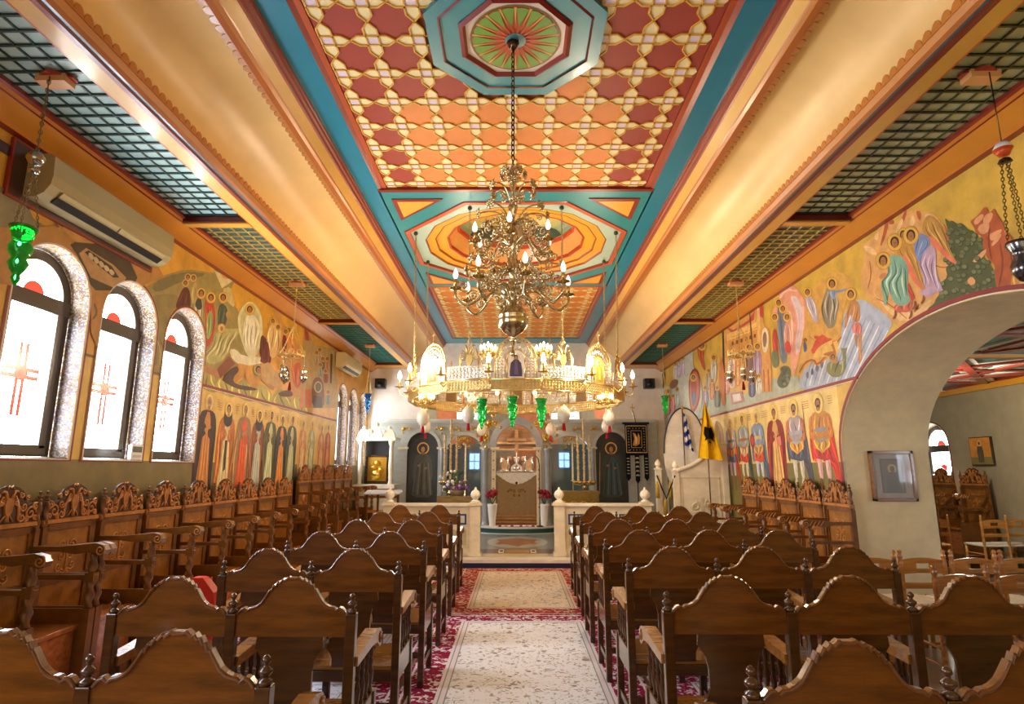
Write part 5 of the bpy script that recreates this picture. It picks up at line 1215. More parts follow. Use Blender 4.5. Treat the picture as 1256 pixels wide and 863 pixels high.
# glazed side panels
for (a, b) in ((548, 590), (676, 722)):
    mb = MB(); mb.box(xx(a), xx(b), YI + .06, YI + .07, .8, 2.2, '#3f5258'); M.setdefault('sideglass', glass('tinted_glass', '#7c98a4', .08)); ipart(mb, 'glass_panel', 'sideglass')
# altar behind the opening
al = empty('altar_table', (0, 16.6, .13), 0, 'altar with scalloped white cloth and beige embroidered front behind the screen', 'altar')
def rel(o, root): o.parent = root; o.matrix_parent_inverse = Matrix.Translation(-root.location); return o
Y_ = 16.3
a = onY(610, 626, Y_); b = onY(657, 579, Y_)
mb = MB(); mb.box(a.x, b.x, Y_, Y_ + .8, .4, b.z, '#a8906c'); rel(mb.build('altar_front', 'cloth'), al)['label'] = 'beige embroidered altar cloth'
mb = MB(); xm = (a.x + b.x) / 2; hw = (b.x - a.x) / 2 + .03
mb.prism([(xm - hw, Y_ - .02, b.z + .02), (xm - hw, Y_ - .02, b.z - .05)] + [(xm + hw * t, Y_ - .02, b.z - .05 - .27 * cos(t * pi / 2) + (.012 if i % 2 else 0)) for i, t in enumerate([-.9 + .1 * q for q in range(19)])] + [(xm + hw, Y_ - .02, b.z - .05), (xm + hw, Y_ - .02, b.z + .02)], (0, .015, 0), '#f0ece4')
mb.box(xm - hw, xm + hw, Y_ - .02, Y_ + .84, b.z, b.z + .025, '#f0ece4'); rel(mb.build('altar_cloth', 'cloth'), al)['label'] = 'white scalloped cloth'
mb = MB()
for s in (-1, 1): scrolls(mb, xm + s * .08, b.z - .5, .06, s, Y_ - .005, '#7a5c34', .006)
mb.ball((xm, Y_, b.z - .28), .04, '#4a2c1c'); rel(mb.build('embroidery', 'cloth'), al)
top = b.z + .025
mb = MB(); mb.box(xm - .62, xm + .62, Y_ - .6, Y_ + .9, .13, .40, '#8a5a34')
for k_ in range(3): mb.box(xm - .60, xm + .60, Y_ - .62, Y_ - .6, .16 + .08 * k_, .215 + .08 * k_, '#b8844c')
o = mb.build('altar_step', 'wood'); tag(o, 'slatted wooden step under the altar', 'step')
# things on the altar
def thing_lathe(nm, prof, loc, c, mat, lab, cat, grp=None, seg=12):
    mb = MB(); mb.lathe(prof, (0, 0, 0), seg, c); o = mb.build(nm, mat); o.location = loc; tag(o, lab, cat, grp); return o
cs_prof = [(.05, 0), (.055, .01), (.02, .03), (.012, .06), (.025, .09), (.012, .12), (.010, .2), (.03, .22), (.03, .235), (.014, .24), (.014, .38), (.001, .4)]
for i, (dx, lab) in enumerate(((-.42, 'silver candlestick at the left end of the altar'), (-.24, 'silver candlestick on the altar, left of the cross'), (.24, 'silver candlestick on the altar, right of the cross'), (.42, 'silver candlestick at the right end of the altar'))):
    thing_lathe('candlestick', cs_prof, (xm + dx, Y_ + .15, top), '#d0ccc4', 'brass', lab, 'candlestick', 'silver candlesticks on the altar')
for dx, lab in ((-.33, 'round pale embossed disc standing on the altar, left one'), (.34, 'round pale embossed disc standing on the altar, right one')):
    mb = MB(); mb.lathe([(.001, -.01), (.13, -.01), (.15, 0), (.13, .012), (.001, .03)], (0, 0, .17), 24, '#cfa884', 'y'); mb.lathe([(.05, 0), (.03, .02), (.012, .04)], (0, 0, 0), 10, '#c0a070')
    o = mb.build('liturgical_fan', 'gilt'); o.location = (xm + dx, Y_ + .45, top); tag(o, lab, 'liturgical fan', 'fans on the altar')
mb = MB(); mb.box(-.15, .15, -.06, .06, 0, .12, '#b4a8a0'); mb.prism([(-.15, -.06, .12), (.15, -.06, .12), (.0, -.06, .24)], (0, .12, 0), '#a89c98'); mb.box(-.012, .012, -.02, .02, .2, .50, '#d8d4cc'); mb.box(-.08, .08, -.02, .02, .36, .385, '#d8d4cc'); mb.lathe([(.11, .0), (.11, .09), (.07, .12), (.02, .2)], (0, -.02, 0), 12, '#c8c0b8')
o = mb.build('tabernacle', 'brass'); o.location = (xm, Y_ + .12, top); tag(o, 'silver tabernacle with a cross at the middle of the altar', 'tabernacle')
mb = MB(); mb.box(-.5, .5, 0, .03, 0, .46, '#7c5c4c')
for i in range(5): mb.ball((-.4 + .2 * i, -.01, .3 + .05 * (i % 2)), .07, ['#c8a080', '#9c7460', '#b8a8a0'][i % 3], 10); mb.prism([(-.46 + .2 * i, -.02, 0), (-.34 + .2 * i, -.02, 0), (-.36 + .2 * i, -.02, .26), (-.44 + .2 * i, -.02, .26)], (0, .01, 0), ['#8c6c64', '#5c4440', '#a89084'][i % 3])
o = mb.build('carved_panel', 'fresco'); o.location = (xm, Y_ + .7, top); tag(o, 'brown and grey painted panel of figures standing behind the altar objects', 'panel')
mb = MB(); mb.box(xm - .62, xm + .62, Y_ + .9, Y_ + 1.0, 2.15, 2.75, '#7c5434'); mb.box(xm - .62, xm + .62, Y_ + .84, Y_ + .9, 2.3, 2.36, '#b08458'); mb.box(xm - .62, xm + .62, Y_ + .84, Y_ + .9, 2.12, 2.17, '#b08458'); mb.box(xm - .05, xm + .05, Y_ + .82, Y_ + .9, 2.0, 2.7, '#9a6c44'); mb.box(xm - .28, xm + .28, Y_ + .80, Y_ + .88, 2.38, 2.46, '#9a6c44')
o = mb.build('wooden_crucifix_screen', 'wood'); tag(o, 'brown timber screen with a cross high behind the altar', 'screen')
# round marble step
mb = MB()
def disc(mb, cx, cy, rx, ry, z0, z1, c, c2): 
    P_ = [(cx - rx, cy + .01)] + [(cx - rx * cos(pi * i / 28), cy - ry * sin(pi * i / 28)) for i in range(29)] + [(cx + rx, cy + .01)]
    mb.prism([(p[0], p[1], z0) for p in P_], (0, 0, z1 - z0), c, c2)
disc(mb, .02, 14.58, .92, .50, .13, .25, '#2c5854', '#2c5854'); disc(mb, .02, 14.58, .95, .54, .25, .285, '#dcdcd6', '#ece8e0'); disc(mb, .02, 14.58, .96, .58, .13, .15, '#d8dcd8', '#d8dcd8')
o = mb.build('round_step', 'marble'); tag(o, 'half-round white and green marble step before the altar', 'step')
mb = MB(); a, b = px(612, 640)[0], px(655, 640)[0]
for i in range(12): mb.box(a + (b - a) * i / 12, a + (b - a) * (i + 1) / 12, 14.18, 14.5, .286, .294, ['#7c2c3c', '#e8e0e4', '#b8a4b4', '#f0ece8'][(min(i, 11 - i)) % 4])
mb.box(a, b, 14.16, 14.18, .286, .295, '#7c2c3c'); o = mb.build('striped_mat', 'cloth'); tag(o, 'small striped red and white mat on the round step', 'mat')
# vases of red roses
for k_, (u, lab) in enumerate(((604, 'white vase of red roses left of the altar opening'), (667.5, 'white vase of red roses right of the altar opening'))):
    X_ = px(u, 620, 14.5)[0]; r0 = empty('rose_vase', (X_, 14.44, .287), 0, lab, 'vase', 'white rose vases')
    mb = MB(); mb.lathe([(.07, 0), (.08, .02), (.07, .04), (.10, .28), (.115, .46), (.12, .50), (.105, .5), (.09, .3)], (0, 0, 0), 16, '#ece8e0'); mb.build('vase', 'plastic', r0)
    mb = MB()
    for i in range(24):
        an, rr = random.random() * 6.28, random.random() * .15; mb.ball((rr * cos(an), rr * sin(an) * .8, .66 + random.random() * .14), .045, random.choice(['#8c0c1c', '#a81424', '#6c0814']), 7)
    mb.build('rose_bouquet', 'petal', r0)
    mb = MB()
    for i in range(9): mb.tube([(0, 0, .48), (.1 * cos(i * .7), .08 * sin(i * .7), .66)], .006, '#2c4c1c', 4)
    mb.build('stem', 'petal', r0)
# thin black hanging stand right of the opening
r0 = empty('lamp_stand', (px(663, 630, 14.3)[0] - .02, 14.22, .287), 0, 'thin black iron stand beside the right rose vase', 'stand')
mb = MB(); mb.lathe([(.08, 0), (.08, .02), (.02, .04)], (0, 0, 0), 16, '#14141c'); mb.build('base', 'gloss', r0)
mb = MB(); mb.tube([(0, 0, .02), (0, 0, 1.4), (-.03, 0, 1.55), (-.09, 0, 1.62)], .012, '#1c1814', 6); mb.build('pole', 'gloss', r0)
# ---- balustrade of the chancel
def baluster_section(xa, xb, label):
    YB_ = 10.62
    r0 = empty('chancel_balustrade', ((xa + xb) / 2, YB_, .135), 0, label, 'balustrade', 'cream marble chancel balustrades'); C_ = '#e2d4b4'
    h = (xb - xa) / 2
    for s in (-1, 1):
        mb = MB(); x = s * (h - .11); mb.box(x - .11, x + .11, -.11, .11, 0, .06, C_); mb.box(x - .09, x + .09, -.09, .09, .06, .84, C_); mb.box(x - .125, x + .125, -.125, .125, .84, .875, C_); mb.box(x - .10, x + .10, -.10, .10, .875, .90, C_)
        p = mb.build('post', 'marble', r0, .004)
        mb = MB(); mb.lathe([(.075, 0), (.075, .02), (.04, .035), (.045, .05), (.08, .09), (.088, .13), (.07, .175), (.035, .205), (.018, .215), (.022, .235), (.001, .255)], (x, 0, .90), 16, '#ece4d0'); mb.build('acorn_finial', 'marble', p)
    mb = MB(); mb.box(-h + .2, h - .2, -.04, .04, .0, .12, C_); mb.box(-h + .2, h - .2, -.03, .03, .12, .84, '#d8caa8'); mb.build('panel', 'marble', r0)
    mb = MB(); mb.box(-h + .2, h - .2, -.075, .075, .83, .88, '#ece2cc'); mb.build('cap_rail', 'marble', r0, .005)
    mb = MB(); n = 3
    for i in range(n):
        xc = -h + .2 + (2 * h - .4) * (i + .5) / n; w_ = (2 * h - .4) / n * .36
        mb.box(xc - w_, xc + w_, -.034, -.028, .52, .70, '#26406c'); mb.box(xc - w_ * .8, xc + w_ * .8, -.038, -.034, .55, .67, '#c8c8b8'); mb.box(xc - w_ * .3, xc + w_ * .3, -.040, -.038, .56, .66, '#2c2c30')
        mb.box(xc - w_, xc + w_, -.034, -.028, .18, .44, '#b8aa86')
    mb.build('inlay', 'paint', r0)
baluster_section(-2.32, -.60, 'cream marble balustrade with acorn finials left of the chancel step'); baluster_section(.64, 2.36, 'cream marble balustrade with acorn finials right of the chancel step')
# ---- marble shrine with gold icon at the left
sr = empty('icon_shrine', (-3.28, 14.2, .13), 0, 'cream carved marble shrine holding a gilded icon, far left corner', 'shrine'); C_ = '#cfc4a8'
mb = MB(); mb.box(-.42, .42, -.25, .35, 0, 1.1, C_); mb.box(-.48, .48, -.32, .35, 1.02, 1.12, '#ddd2b8'); mb.build('pedestal', 'marble', sr, .006)
for s in (-1, 1):
    mb = MB(); mb.lathe([(.07, 1.12), (.05, 1.16), (.045, 1.2), (.06, 1.5), (.05, 1.8), (.045, 2.0), (.07, 2.06), (.08, 2.12)], (s * .36, -.2, 0), 12, C_); mb.build('column', 'marble', sr)
mb = MB(); mb.box(-.46, .46, -.28, .35, 2.12, 2.2, '#ddd2b8'); 
for s in (-1, 0, 1): mb.prism([(s * .30 + .14 * cos(t), -.26, 2.2 + (.26 if s == 0 else .2) * abs(sin(t)) * (1 if t < 3 else .9)) for t in [pi * i / 10 for i in range(11)]], (0, .1, 0), C_); mb.ball((s * .30, -.2, 2.5 if s == 0 else 2.42), .05, C_)
for s in (-1, 1): mb.tube([(s * (.15 + p[0]), -.28, 2.32 + p[1]) for p in spiral(0, 0, .07, 1.5)], .014, '#e0d6bc', 5)
mb.build('canopy', 'marble', sr)
mb = MB(); mb.box(-.32, .32, .1, .14, 1.12, 2.12, '#15130f'); mb.build('dark_backing', 'paint', sr)
mb = MB(); mb.box(-.27, .27, -.02, .02, 1.14, 1.80, '#3c2414'); 
ic = mb.build('icon_frame', 'wood', sr, .005); mb = MB(); mb.box(-.22, .22, -.035, -.02, 1.19, 1.74, '#c89838')
for (x, z, r) in ((0, 1.6, .08), (-.08, 1.5, .06), (.09, 1.45, .07), (0, 1.35, .12), (-.06, 1.28, .08)): mb.ball((x, -.035, z), r, '#e0b450', 10, .9)
mb.build('gilded_icon', 'gilt', ic)
# ---- episcopal throne at the right
th = empty('bishop_throne', (3.22, 10.9, .135), 0, 'white carved marble throne with a cross panel and tall oval back, right of the balustrade', 'throne'); C_ = '#e4d8bc'
mb = MB(); side = [(-.40, 0), (.42, 0), (.42, 2.0), (.38, 2.22), (.30, 2.28), (.26, 2.08), (.20, 1.85), (.05, 1.62), (-.15, 1.5), (-.40, 1.43)]
mb.prism([(x, -.33, z) for x, z in side], (0, .06, 0), C_); mb.build('side_panel', 'marble', th, .005)
mb = MB(); mb.tube(smoothp([(-.40, -.34, 1.44), (-.15, -.34, 1.52), (.05, -.34, 1.64), (.20, -.34, 1.87), (.27, -.34, 2.1), (.33, -.34, 2.3), (.41, -.34, 2.2), (.43, -.34, 1.9)], 2, False), .035, '#efe6d0', 8); mb.build('scroll_rail', 'marble', th)
mb = MB()
for q in range(4):
    a = pi / 4 + q * pi / 2
    for s in (-1, 1): mb.tube([(-.0 + .17 * cos(a) + p[0], -.335, .72 + .17 * sin(a) + p[1]) for p in spiral(0, 0, .085, 1.3, a + s, s)], .012, '#cfc09c', 5)
mb.box(-.025, .025, -.345, -.33, .46, .98, '#d8caa8'); mb.box(-.26, .26, -.345, -.33, .70, .745, '#d8caa8')
for (a, b, c, d) in ((-.34, .34, .26, .28), (-.34, .34, 1.3, 1.32), (-.34, -.32, .26, 1.32), (.32, .34, .26, 1.32)): mb.box(a, b, -.34, -.33, c, d, '#cfc09c')
mb.build('carved_cross', 'marble', th)
for (x, y, h_) in ((-.42, -.3, 1.42), (-.62, .15, 1.45), (.44, -.3, 1.9)):
    mb = MB(); mb.box(x - .05, x + .05, y - .05, y + .05, 0, h_, C_); mb.box(x - .065, x + .065, y - .065, y + .065, h_, h_ + .03, '#efe6d0'); 
    if x < .4: mb.lathe([(.05, 0), (.03, .02), (.055, .06), (.05, .1), (.02, .14), (.001, .16)], (x, y, h_ + .03), 12, '#efe6d0')
    mb.build('post', 'marble', th, .004)
mb = MB(); n = 28; mb.prism([(-.04 + .40 * cos(2 * pi * i / n), .35, 1.75 + .85 * sin(2 * pi * i / n)) for i in range(n)], (0, .05, 0), '#f2eee6')
mb.build('oval_back', 'marble', th); mb = MB(); mb.tube([(-.04 + .405 * cos(pi * i / 20), .34, 1.75 + .855 * sin(pi * i / 20)) for i in range(21)], .013, '#24304c', 6); mb.build('dark_rim', 'paint', th)
mb = MB(); mb.box(-.38, .4, -.27, .19, 0, .5, C_); mb.box(-.38, .42, -.27, .19, .5, .54, '#8c2c2c'); mb.build('seat', 'marble', th)
mb = MB(); mb.tube([(-.66, .08, 1.35), (-.6, -.05, 1.1), (-.55, -.1, .95), (-.5, -.15, 1.1), (-.45, -.37, 1.35)], .013, '#2c2418', 5)
for x in (-.68, -.55, -.45): mb.lathe([(.015, 0), (.02, .04), (.035, .06), (.03, .24), (.038, .3)][::-1] and [(.035, -.3), (.03, -.06), (.018, -.04), (.014, 0)], (x, 0, 1.25 if x != -.55 else .95), 8, '#b8963c')
mb.build('tasselled_cord', 'cloth', th)
# ---- flags
def flag(name, loc, h_, cloth, label):
    r0 = empty(name, loc, 0, label, 'flag'); mb = MB(); mb.tube([(0, 0, 0), (.02, 0, h_)], .012, '#5c3c20', 6); mb.lathe([(.016, 0), (.022, .03), (.001, .09)], (.02, 0, h_), 8, '#d8a840'); mb.lathe([(.05, 0), (.05, .02), (.02, .04)], (0, 0, 0), 12, '#5c3c20'); mb.build('pole', 'wood', r0)
    cloth(r0, h_)
def drape(mb, pts_fn, nu, nv, cfn):
    V = [[pts_fn(i / nu, j / nv) for j in range(nv + 1)] for i in range(nu + 1)]
    for i in range(nu):
        for j in range(nv): mb.add([V[i][j], V[i + 1][j], V[i + 1][j + 1], V[i][j + 1]], [(0, 1, 2, 3)], cfn(i, j), True)
def greek(r0, h_):
    mb = MB(); F = lambda a, b: (.02 + .02 + a * .15 * (.25 + .75 * b ** .7), .04 * sin(a * 14 + b * 2), h_ - .06 - b * .62 - a * .12)
    def c_(i, j):
        return '#2440a0' if ((j + i // 2) // 3) % 2 == 0 else '#eeeef4'
    drape(mb, F, 14, 20, c_); mb.build('flag_cloth', 'cloth', r0)
flag('striped_flag', (3.12, 11.17, .135), 2.58, greek, 'blue and white striped flag hanging from a pole behind the throne')
def yellow(r0, h_):
    mb = MB(); F = lambda a, b: (.02 - .02 + (a - .35) * .42 * (.08 + .92 * b), .05 * sin(a * 11 + b), h_ - .0 - b * .88 - a * .05 * b)
    drape(mb, F, 14, 20, lambda i, j: '#e8b81c'); o = mb.build('flag_cloth', 'cloth', r0)
    mb = MB()   # black double-headed eagle
    def K(pts): mb.poly([Vector(F(.5 + x, .55 + z)) + Vector((0, -.055, 0)) for x, z in pts], '#1c1a14')
    for s in (-1, 1):
        K([(s * .02, -.06), (s * .08, -.14), (s * .30, -.16), (s * .34, -.02), (s * .26, .06), (s * .30, .12), (s * .12, .06), (s * .02, .08)]); K([(0, -.08), (s * .05, -.2), (s * .14, -.22), (s * .10, -.17), (s * .07, -.08)]); K([(0, .06), (s * .05, .1), (s * .14, .16), (s * .04, .14), (0, .22)])
    K([(-.05, -.1), (.05, -.1), (.06, .06), (0, .12), (-.06, .06)]); mb.build('black_eagle', 'cloth', r0)
flag('yellow_eagle_flag', (3.28, 10.3, .135), 2.53, yellow, 'yellow flag with a black double-headed eagle beside the right stalls')
# ---- embroidered banner
bn = empty('embroidered_banner', (px(783, 600, 14.3)[0], 14.3, .135), 0, 'dark blue banner with gold embroidery hanging from a cross-topped pole, right of the screen', 'banner')
mb = MB(); mb.tube([(0, .03, 0), (0, .03, 2.62), (-.06, .03, 2.85)], .013, '#3c3028', 6); mb.box(-.075, -.05, .02, .04, 2.82, 3.02, '#c8a050'); mb.box(-.12, -.005, .02, .04, 2.91, 2.94, '#c8a050'); mb.lathe([(.16, 0), (.16, .03), (.03, .05)], (0, .03, 0), 12, '#3c3028'); mb.build('pole', 'gloss', bn)
mb = MB(); w2 = .27; zt, zb = 2.52, 1.78
mb.box(-w2 - .05, w2 + .05, -.01, .03, zt, zt + .05, '#1c2444'); mb.box(-w2, w2, -.006, .006, zb, zt, '#121628'); 
for i in range(5):
    if i % 2 == 0: mb.prism([(-w2 + i * .108 + .0, -.006, zb), (-w2 + i * .108 + .108, -.006, zb), (-w2 + i * .108 + .108, -.006, zb - .52 - (.06 if i == 2 else 0)), (-w2 + i * .108 + .054, -.006, zb - .60 - (.06 if i == 2 else 0)), (-w2 + i * .108, -.006, zb - .52 - (.06 if i == 2 else 0))], (0, .012, 0), '#121628')
bc = mb.build('banner_cloth', 'cloth', bn); mb = MB(); G_ = '#c8a860'
for (a, b, c, d) in ((-.25, .25, 2.47, 2.49), (-.25, .25, 1.84, 1.86), (-.25, -.235, 1.84, 2.49), (.235, .25, 1.84, 2.49), (-.13, .13, 2.36, 2.37), (-.13, .13, 1.96, 1.97), (-.13, -.12, 1.96, 2.37), (.12, .13, 1.96, 2.37)): mb.box(a, b, -.012, -.006, c, d, G_)
for k_ in range(9):
    for x in (-.185, .185): mb.ball((x, -.008, 1.9 + k_ * .065), .018, '#b8b090', 6)
for k_ in range(5): 
    mb.ball((-.15 + .075 * k_, -.008, 2.42), .014, G_, 6); mb.ball((-.15 + .075 * k_, -.008, 1.91), .014, G_, 6)
    mb.prism([(.05 * cos(t), -.012, 1.70 - k_ * .1 + .045 * sin(t)) for t in [pi * q / 8 for q in range(9)]], (0, .004, 0), '#b8b090')
for x in (-.216, .216):
    for k_ in range(6): mb.box(x - .03, x + .03, -.010, -.006, 1.70 - k_ * .07, 1.72 - k_ * .07, '#b8b090')
mb.poly([(x, -.009, z) for x, z in [(-.09, 2.02), (-.02, 2.0), (.07, 2.05), (.09, 2.2), (.05, 2.32), (.02, 2.2), (-.03, 2.3), (-.08, 2.32), (-.05, 2.18)]], '#c89048'); mb.poly([(x, -.010, z) for x, z in [(-.03, 2.05), (.0, 2.05), (.02, 2.15), (-.02, 2.3)]], '#e0d0a0')
mb.build('gold_embroidery', 'gilt', bc)
# ---- tall gilt candle stands with floral shafts
def stand(X_, Y_, h_, lab, cx3=True):
    r0 = empty('candelabrum', (X_, Y_, .135), 0, lab, 'candelabrum', 'tall gilt candle stands before the screen'); c = '#d0b878'
    mb = MB(); prof = [(.13, 0), (.14, .03), (.06, .06), (.03, .1)]; z = .1
    while z < h_ * .42: prof += [(.022, z), (.05, z + .05), (.055, z + .08), (.022, z + .12)]; z += .13
    mb.lathe(prof, (0, 0, 0), 12, c); mb.build('shaft', 'brass', r0)
    mb = MB(); mb.tube([(-.22, 0, h_ * .45), (-.1, 0, h_ * .44), (0, 0, h_ * .46), (.1, 0, h_ * .44), (.22, 0, h_ * .45)], .018, c, 8)
    for x in (-.2, -.1, 0, .1, .2): mb.lathe([(.05, -.02), (.06, .02), (.035, .04)], (x, 0, h_ * .46), 10, c)
    mb.build('crosspiece', 'brass', r0)
    for x, t in ((-.13, .86), (0, 1.0), (.13, .86)):
        mb = MB(); z = h_ * .47; n = int((h_ * t - z) / .03)
        mb.lathe([(.019 + .007 * (i % 2), z + (h_ * t - z) * i / n) for i in range(n + 1)], (x, 0, 0), 10, '#c8b484')
        for i in range(n): a = i * 2.4; mb.ball((x + .026 * cos(a), .026 * sin(a), z + (h_ * t - z) * (i + .5) / n), .012, ['#b84c5c', '#c8a040', '#e8e0d0', '#4c7c5c'][i % 4], 5)
        mb.build('decorated_candle', 'petal', r0)
stand(px(552, 600, 13.2)[0], 13.2, 2.55, 'gilt three-candle stand left of the altar opening'); stand(px(717, 600, 13.2)[0], 13.2, 2.55, 'gilt three-candle stand right of the altar opening')
for u, lab in ((570.5, 'slender single gilt candle stand left of the altar'), (703, 'slender single gilt candle stand right of the altar')):
    r0 = empty('candle_stand', (px(u, 600, 13.6)[0], 13.6, .135), 0, lab, 'candle stand', 'slender candle stands'); mb = MB(); mb.lathe([(.12, 0), (.12, .02), (.03, .06), (.015, .1), (.02, .4), (.04, .44), (.014, .5), (.016, .8), (.05, .84), (.014, .9), (.012, 1.2)], (0, 0, 0), 12, '#d0b878'); mb.build('shaft', 'brass', r0)
    mb = MB(); mb.lathe([(.05, 1.2), (.02, 1.23), (.018, 2.0), (.001, 2.03)], (0, 0, 0), 10, '#dccfa4'); mb.build('candle', 'petal', r0)
# analogion boxes behind balustrade and flower arrangement
mb = MB(); mb.box(-.42, .42, -.2, .2, 0, 1.02, '#8c7440')
for i in range(4):
    for j in range(3): mb.tube([(-.3 + i * .2 + .07 * cos(2 * pi * q / 10), -.205, .35 + j * .2 + .07 * sin(2 * pi * q / 10)) for q in range(10)], .009, '#c8a850', 4, True)
o = mb.build('gilt_lectern', 'gilt', None, .01); o.location = (px(706, 600, 13.0)[0], 13.0 - .4, .135); tag(o, 'low gilded openwork icon stand behind the right balustrade', 'icon stand')
o = mb.build('icon_table', 'wood', None, .01); o.location = (px(562, 600, 13.0)[0], 12.6, .135); o.scale = (.9, 1, .9); tag(o, 'low carved icon stand behind the left balustrade', 'icon stand')
fl = empty('flower_arrangement', (px(560, 600, 12.5)[0], 12.5, .135 + .918), 0, 'purple and white flowers in front of the left candle stand', 'flowers')
for cc, nm, n, sx in (('#7c4c9c', 'purple_blooms', 26, 0), ('#e8e4e0', 'white_blooms', 18, -.15), ('#3c5c34', 'foliage', 24, -.05)):
    mb = MB()
    for i in range(n): mb.ball((sx + random.gauss(0, .12), random.gauss(0, .06), .1 + random.random() * (.16 if nm[0] == 'p' else .4)), .035, shade(cc, random.uniform(.8, 1.2)), 6)
    mb.build(nm, 'petal', fl)
mb = MB(); mb.lathe([(.10, 0), (.14, .1), (.12, .12)], (0, 0, 0), 12, '#7c6c54'); mb.build('bowl', 'paint', fl)
# ------------------------------------------------------------ hanging things
def chain(mb, a, b, link=.034, r=.0035, c='#c8a860'):
    a, b = Vector(a), Vector(b); n = max(2, int((b - a).length / (link * .78))); d = (b - a).normalized(); u_ = d.orthogonal().normalized(); w_ = d.cross(u_)
    for i in range(n):
        m_ = a + (b - a) * ((i + .5) / n); q = u_ if i % 2 else w_
        mb.tube([m_ + d * (link * .5 * cos(t)) + q * (link * .26 * sin(t)) for t in [2 * pi * k_ / 8 for k_ in range(8)]], r, c, 4, True)
def candle(mb_c, mb_b, x, y, z, s=1.):
    mb_c.lathe([(.004, -.01), (.012 * s, -.006), (.042 * s, .004), (.044 * s, .010), (.015 * s, .008), (.013 * s, .012)], (x, y, z), 12, '#c8a860')
    mb_c.lathe([(.011 * s, .01), (.011 * s, .07 * s), (.008 * s, .075 * s)], (x, y, z), 8, '#d8b870')
    mb_b.lathe([(.006 * s, .072 * s), (.016 * s, .09 * s), (.018 * s, .105 * s), (.012 * s, .13 * s), (.002 * s, .152 * s)], (x, y, z), 8, '#ffffff')
# --- brass chandelier in front
CX, CY = -.02, 3.94
cd_ = empty('brass_chandelier', (CX, CY, 2.5), 0, 'ornate multi-tier polished brass chandelier hanging from the ceiling rosette on a long chain', 'chandelier')
B_ = '#d8c69c'
mb = MB(); chain(mb, (0, 0, 2.27), (0, 0, 1.30), .05, .006, '#6c5c44'); mb.lathe([(.05, 2.27), (.03, 2.23), (.01, 2.2)], (0, 0, 0), 10, '#5c4c3c'); mb.build('chain', 'brass', cd_)
mb = MB(); body = [(.002, -.06), (.012, -.05), (.02, -.035), (.01, -.02), (.03, -.005), (.07, .02), (.098, .06), (.105, .10), (.098, .125), (.103, .13), (.098, .14), (.085, .175), (.05, .205), (.028, .22), (.02, .25), (.045, .28), (.05, .31), (.02, .34), (.018, .42), (.04, .45), (.045, .48), (.02, .51), (.016, .62), (.035, .66), (.05, .70), (.035, .74), (.015, .78), (.013, .86), (.03, .90), (.035, .94), (.014, .98), (.012, 1.06), (.028, 1.10), (.014, 1.15), (.03, 1.2), (.012, 1.26), (.004, 1.30)]
mb.lathe(body, (0, 0, 0), 24, B_); mb.lathe([(.008, -.15), (.02, -.14), (.012, -.12), (.006, -.1), (.012, -.06)], (0, 0, 0), 10, B_); mb.build('baluster', 'brass', cd_)
def arm_tier(n, R_, z0, zp, ph, lab):
    for i in range(n):
        a = ph + 2 * pi * i / n; dx, dy = cos(a), sin(a)
        m1, m2 = MB(), MB()
        prof_ = [(.03, z0), (.10, z0 + .05), (R_ * .45, z0 + .02), (R_ * .62, z0 - .07), (R_ * .82, z0 - .12), (R_ * .97, z0 - .07), (R_, zp - .05), (R_, zp)]
        P_ = smoothp([(r * dx, r * dy, z, ) for r, z in prof_], 2, False); m1.tube(P_, .0095, B_, 7)
        for (rc, zc, rr, s, t0) in ((R_ * .42, z0 + .085, .05, 1, 1.), (R_ * .70, z0 - .035, .04, -1, 2.4), (R_ * .86, z0 + .03, .045, 1, 4), (R_ * .2, z0 + .14, .04, -1, 3)):
            m1.tube([((rc + p[0]) * dx, (rc + p[0]) * dy, zc + p[1]) for p in spiral(0, 0, rr, 1.6, t0, s)], .006, B_, 5)
        # leaf and flower
        for q in range(6):
            t = 2 * pi * q / 6; m1.tube([(R_ * .55 * dx, R_ * .55 * dy, z0 + .10), ((R_ * .55 + .03 * cos(t)) * dx, (R_ * .55 + .03 * cos(t)) * dy, z0 + .10 + .03 * sin(t)), ((R_ * .55 + .045 * cos(t + .3)) * dx, (R_ * .55 + .045 * cos(t + .3)) * dy, z0 + .10 + .045 * sin(t + .3))], [.004, .009, .003], B_, 5)
        candle(m1, m2, R_ * dx, R_ * dy, zp)
        o = m1.build('arm', 'brass', cd_); m2.build('candle_bulb', 'bulb_dim', o)
arm_tier(8, .40, .30, .30, .2, ''); arm_tier(6, .29, .66, .62, .45, '')
def flower_tier(n, R_, z0, rise, ph):
    mb = MB()
    for i in range(n):
        a = ph + 2 * pi * i / n; dx, dy = cos(a), sin(a)
        P_ = smoothp([(r * dx, r * dy, z) for r, z in [(.02, z0), (R_ * .4, z0 + rise * .9), (R_ * .8, z0 + rise), (R_, z0 + rise * .75)]], 2, False); mb.tube(P_, .006, B_, 6)
        for q in range(7):
            t = 2 * pi * q / 7; c0 = Vector((R_ * dx, R_ * dy, z0 + rise * .75)); e1 = Vector((-dy, dx, 0)); e2 = Vector((0, 0, 1))
            mb.tube([c0, c0 + (e1 * cos(t) + e2 * sin(t)) * .025 + Vector((dx, dy, 0)) * .012, c0 + (e1 * cos(t + .2) + e2 * sin(t + .2)) * .042], [.004, .011, .002], B_, 5)
        mb.ball(c0, .010, B_, 6)
        for s in (-1, 1): mb.tube([((R_ * .5 + s * p[0]) * dx, (R_ * .5 + s * p[0]) * dy, z0 + rise * .3 + p[1]) for p in spiral(0, 0, .03, 1.5, 1, s)], .0045, B_, 5)
    mb.build('flower_spray', 'brass', cd_)
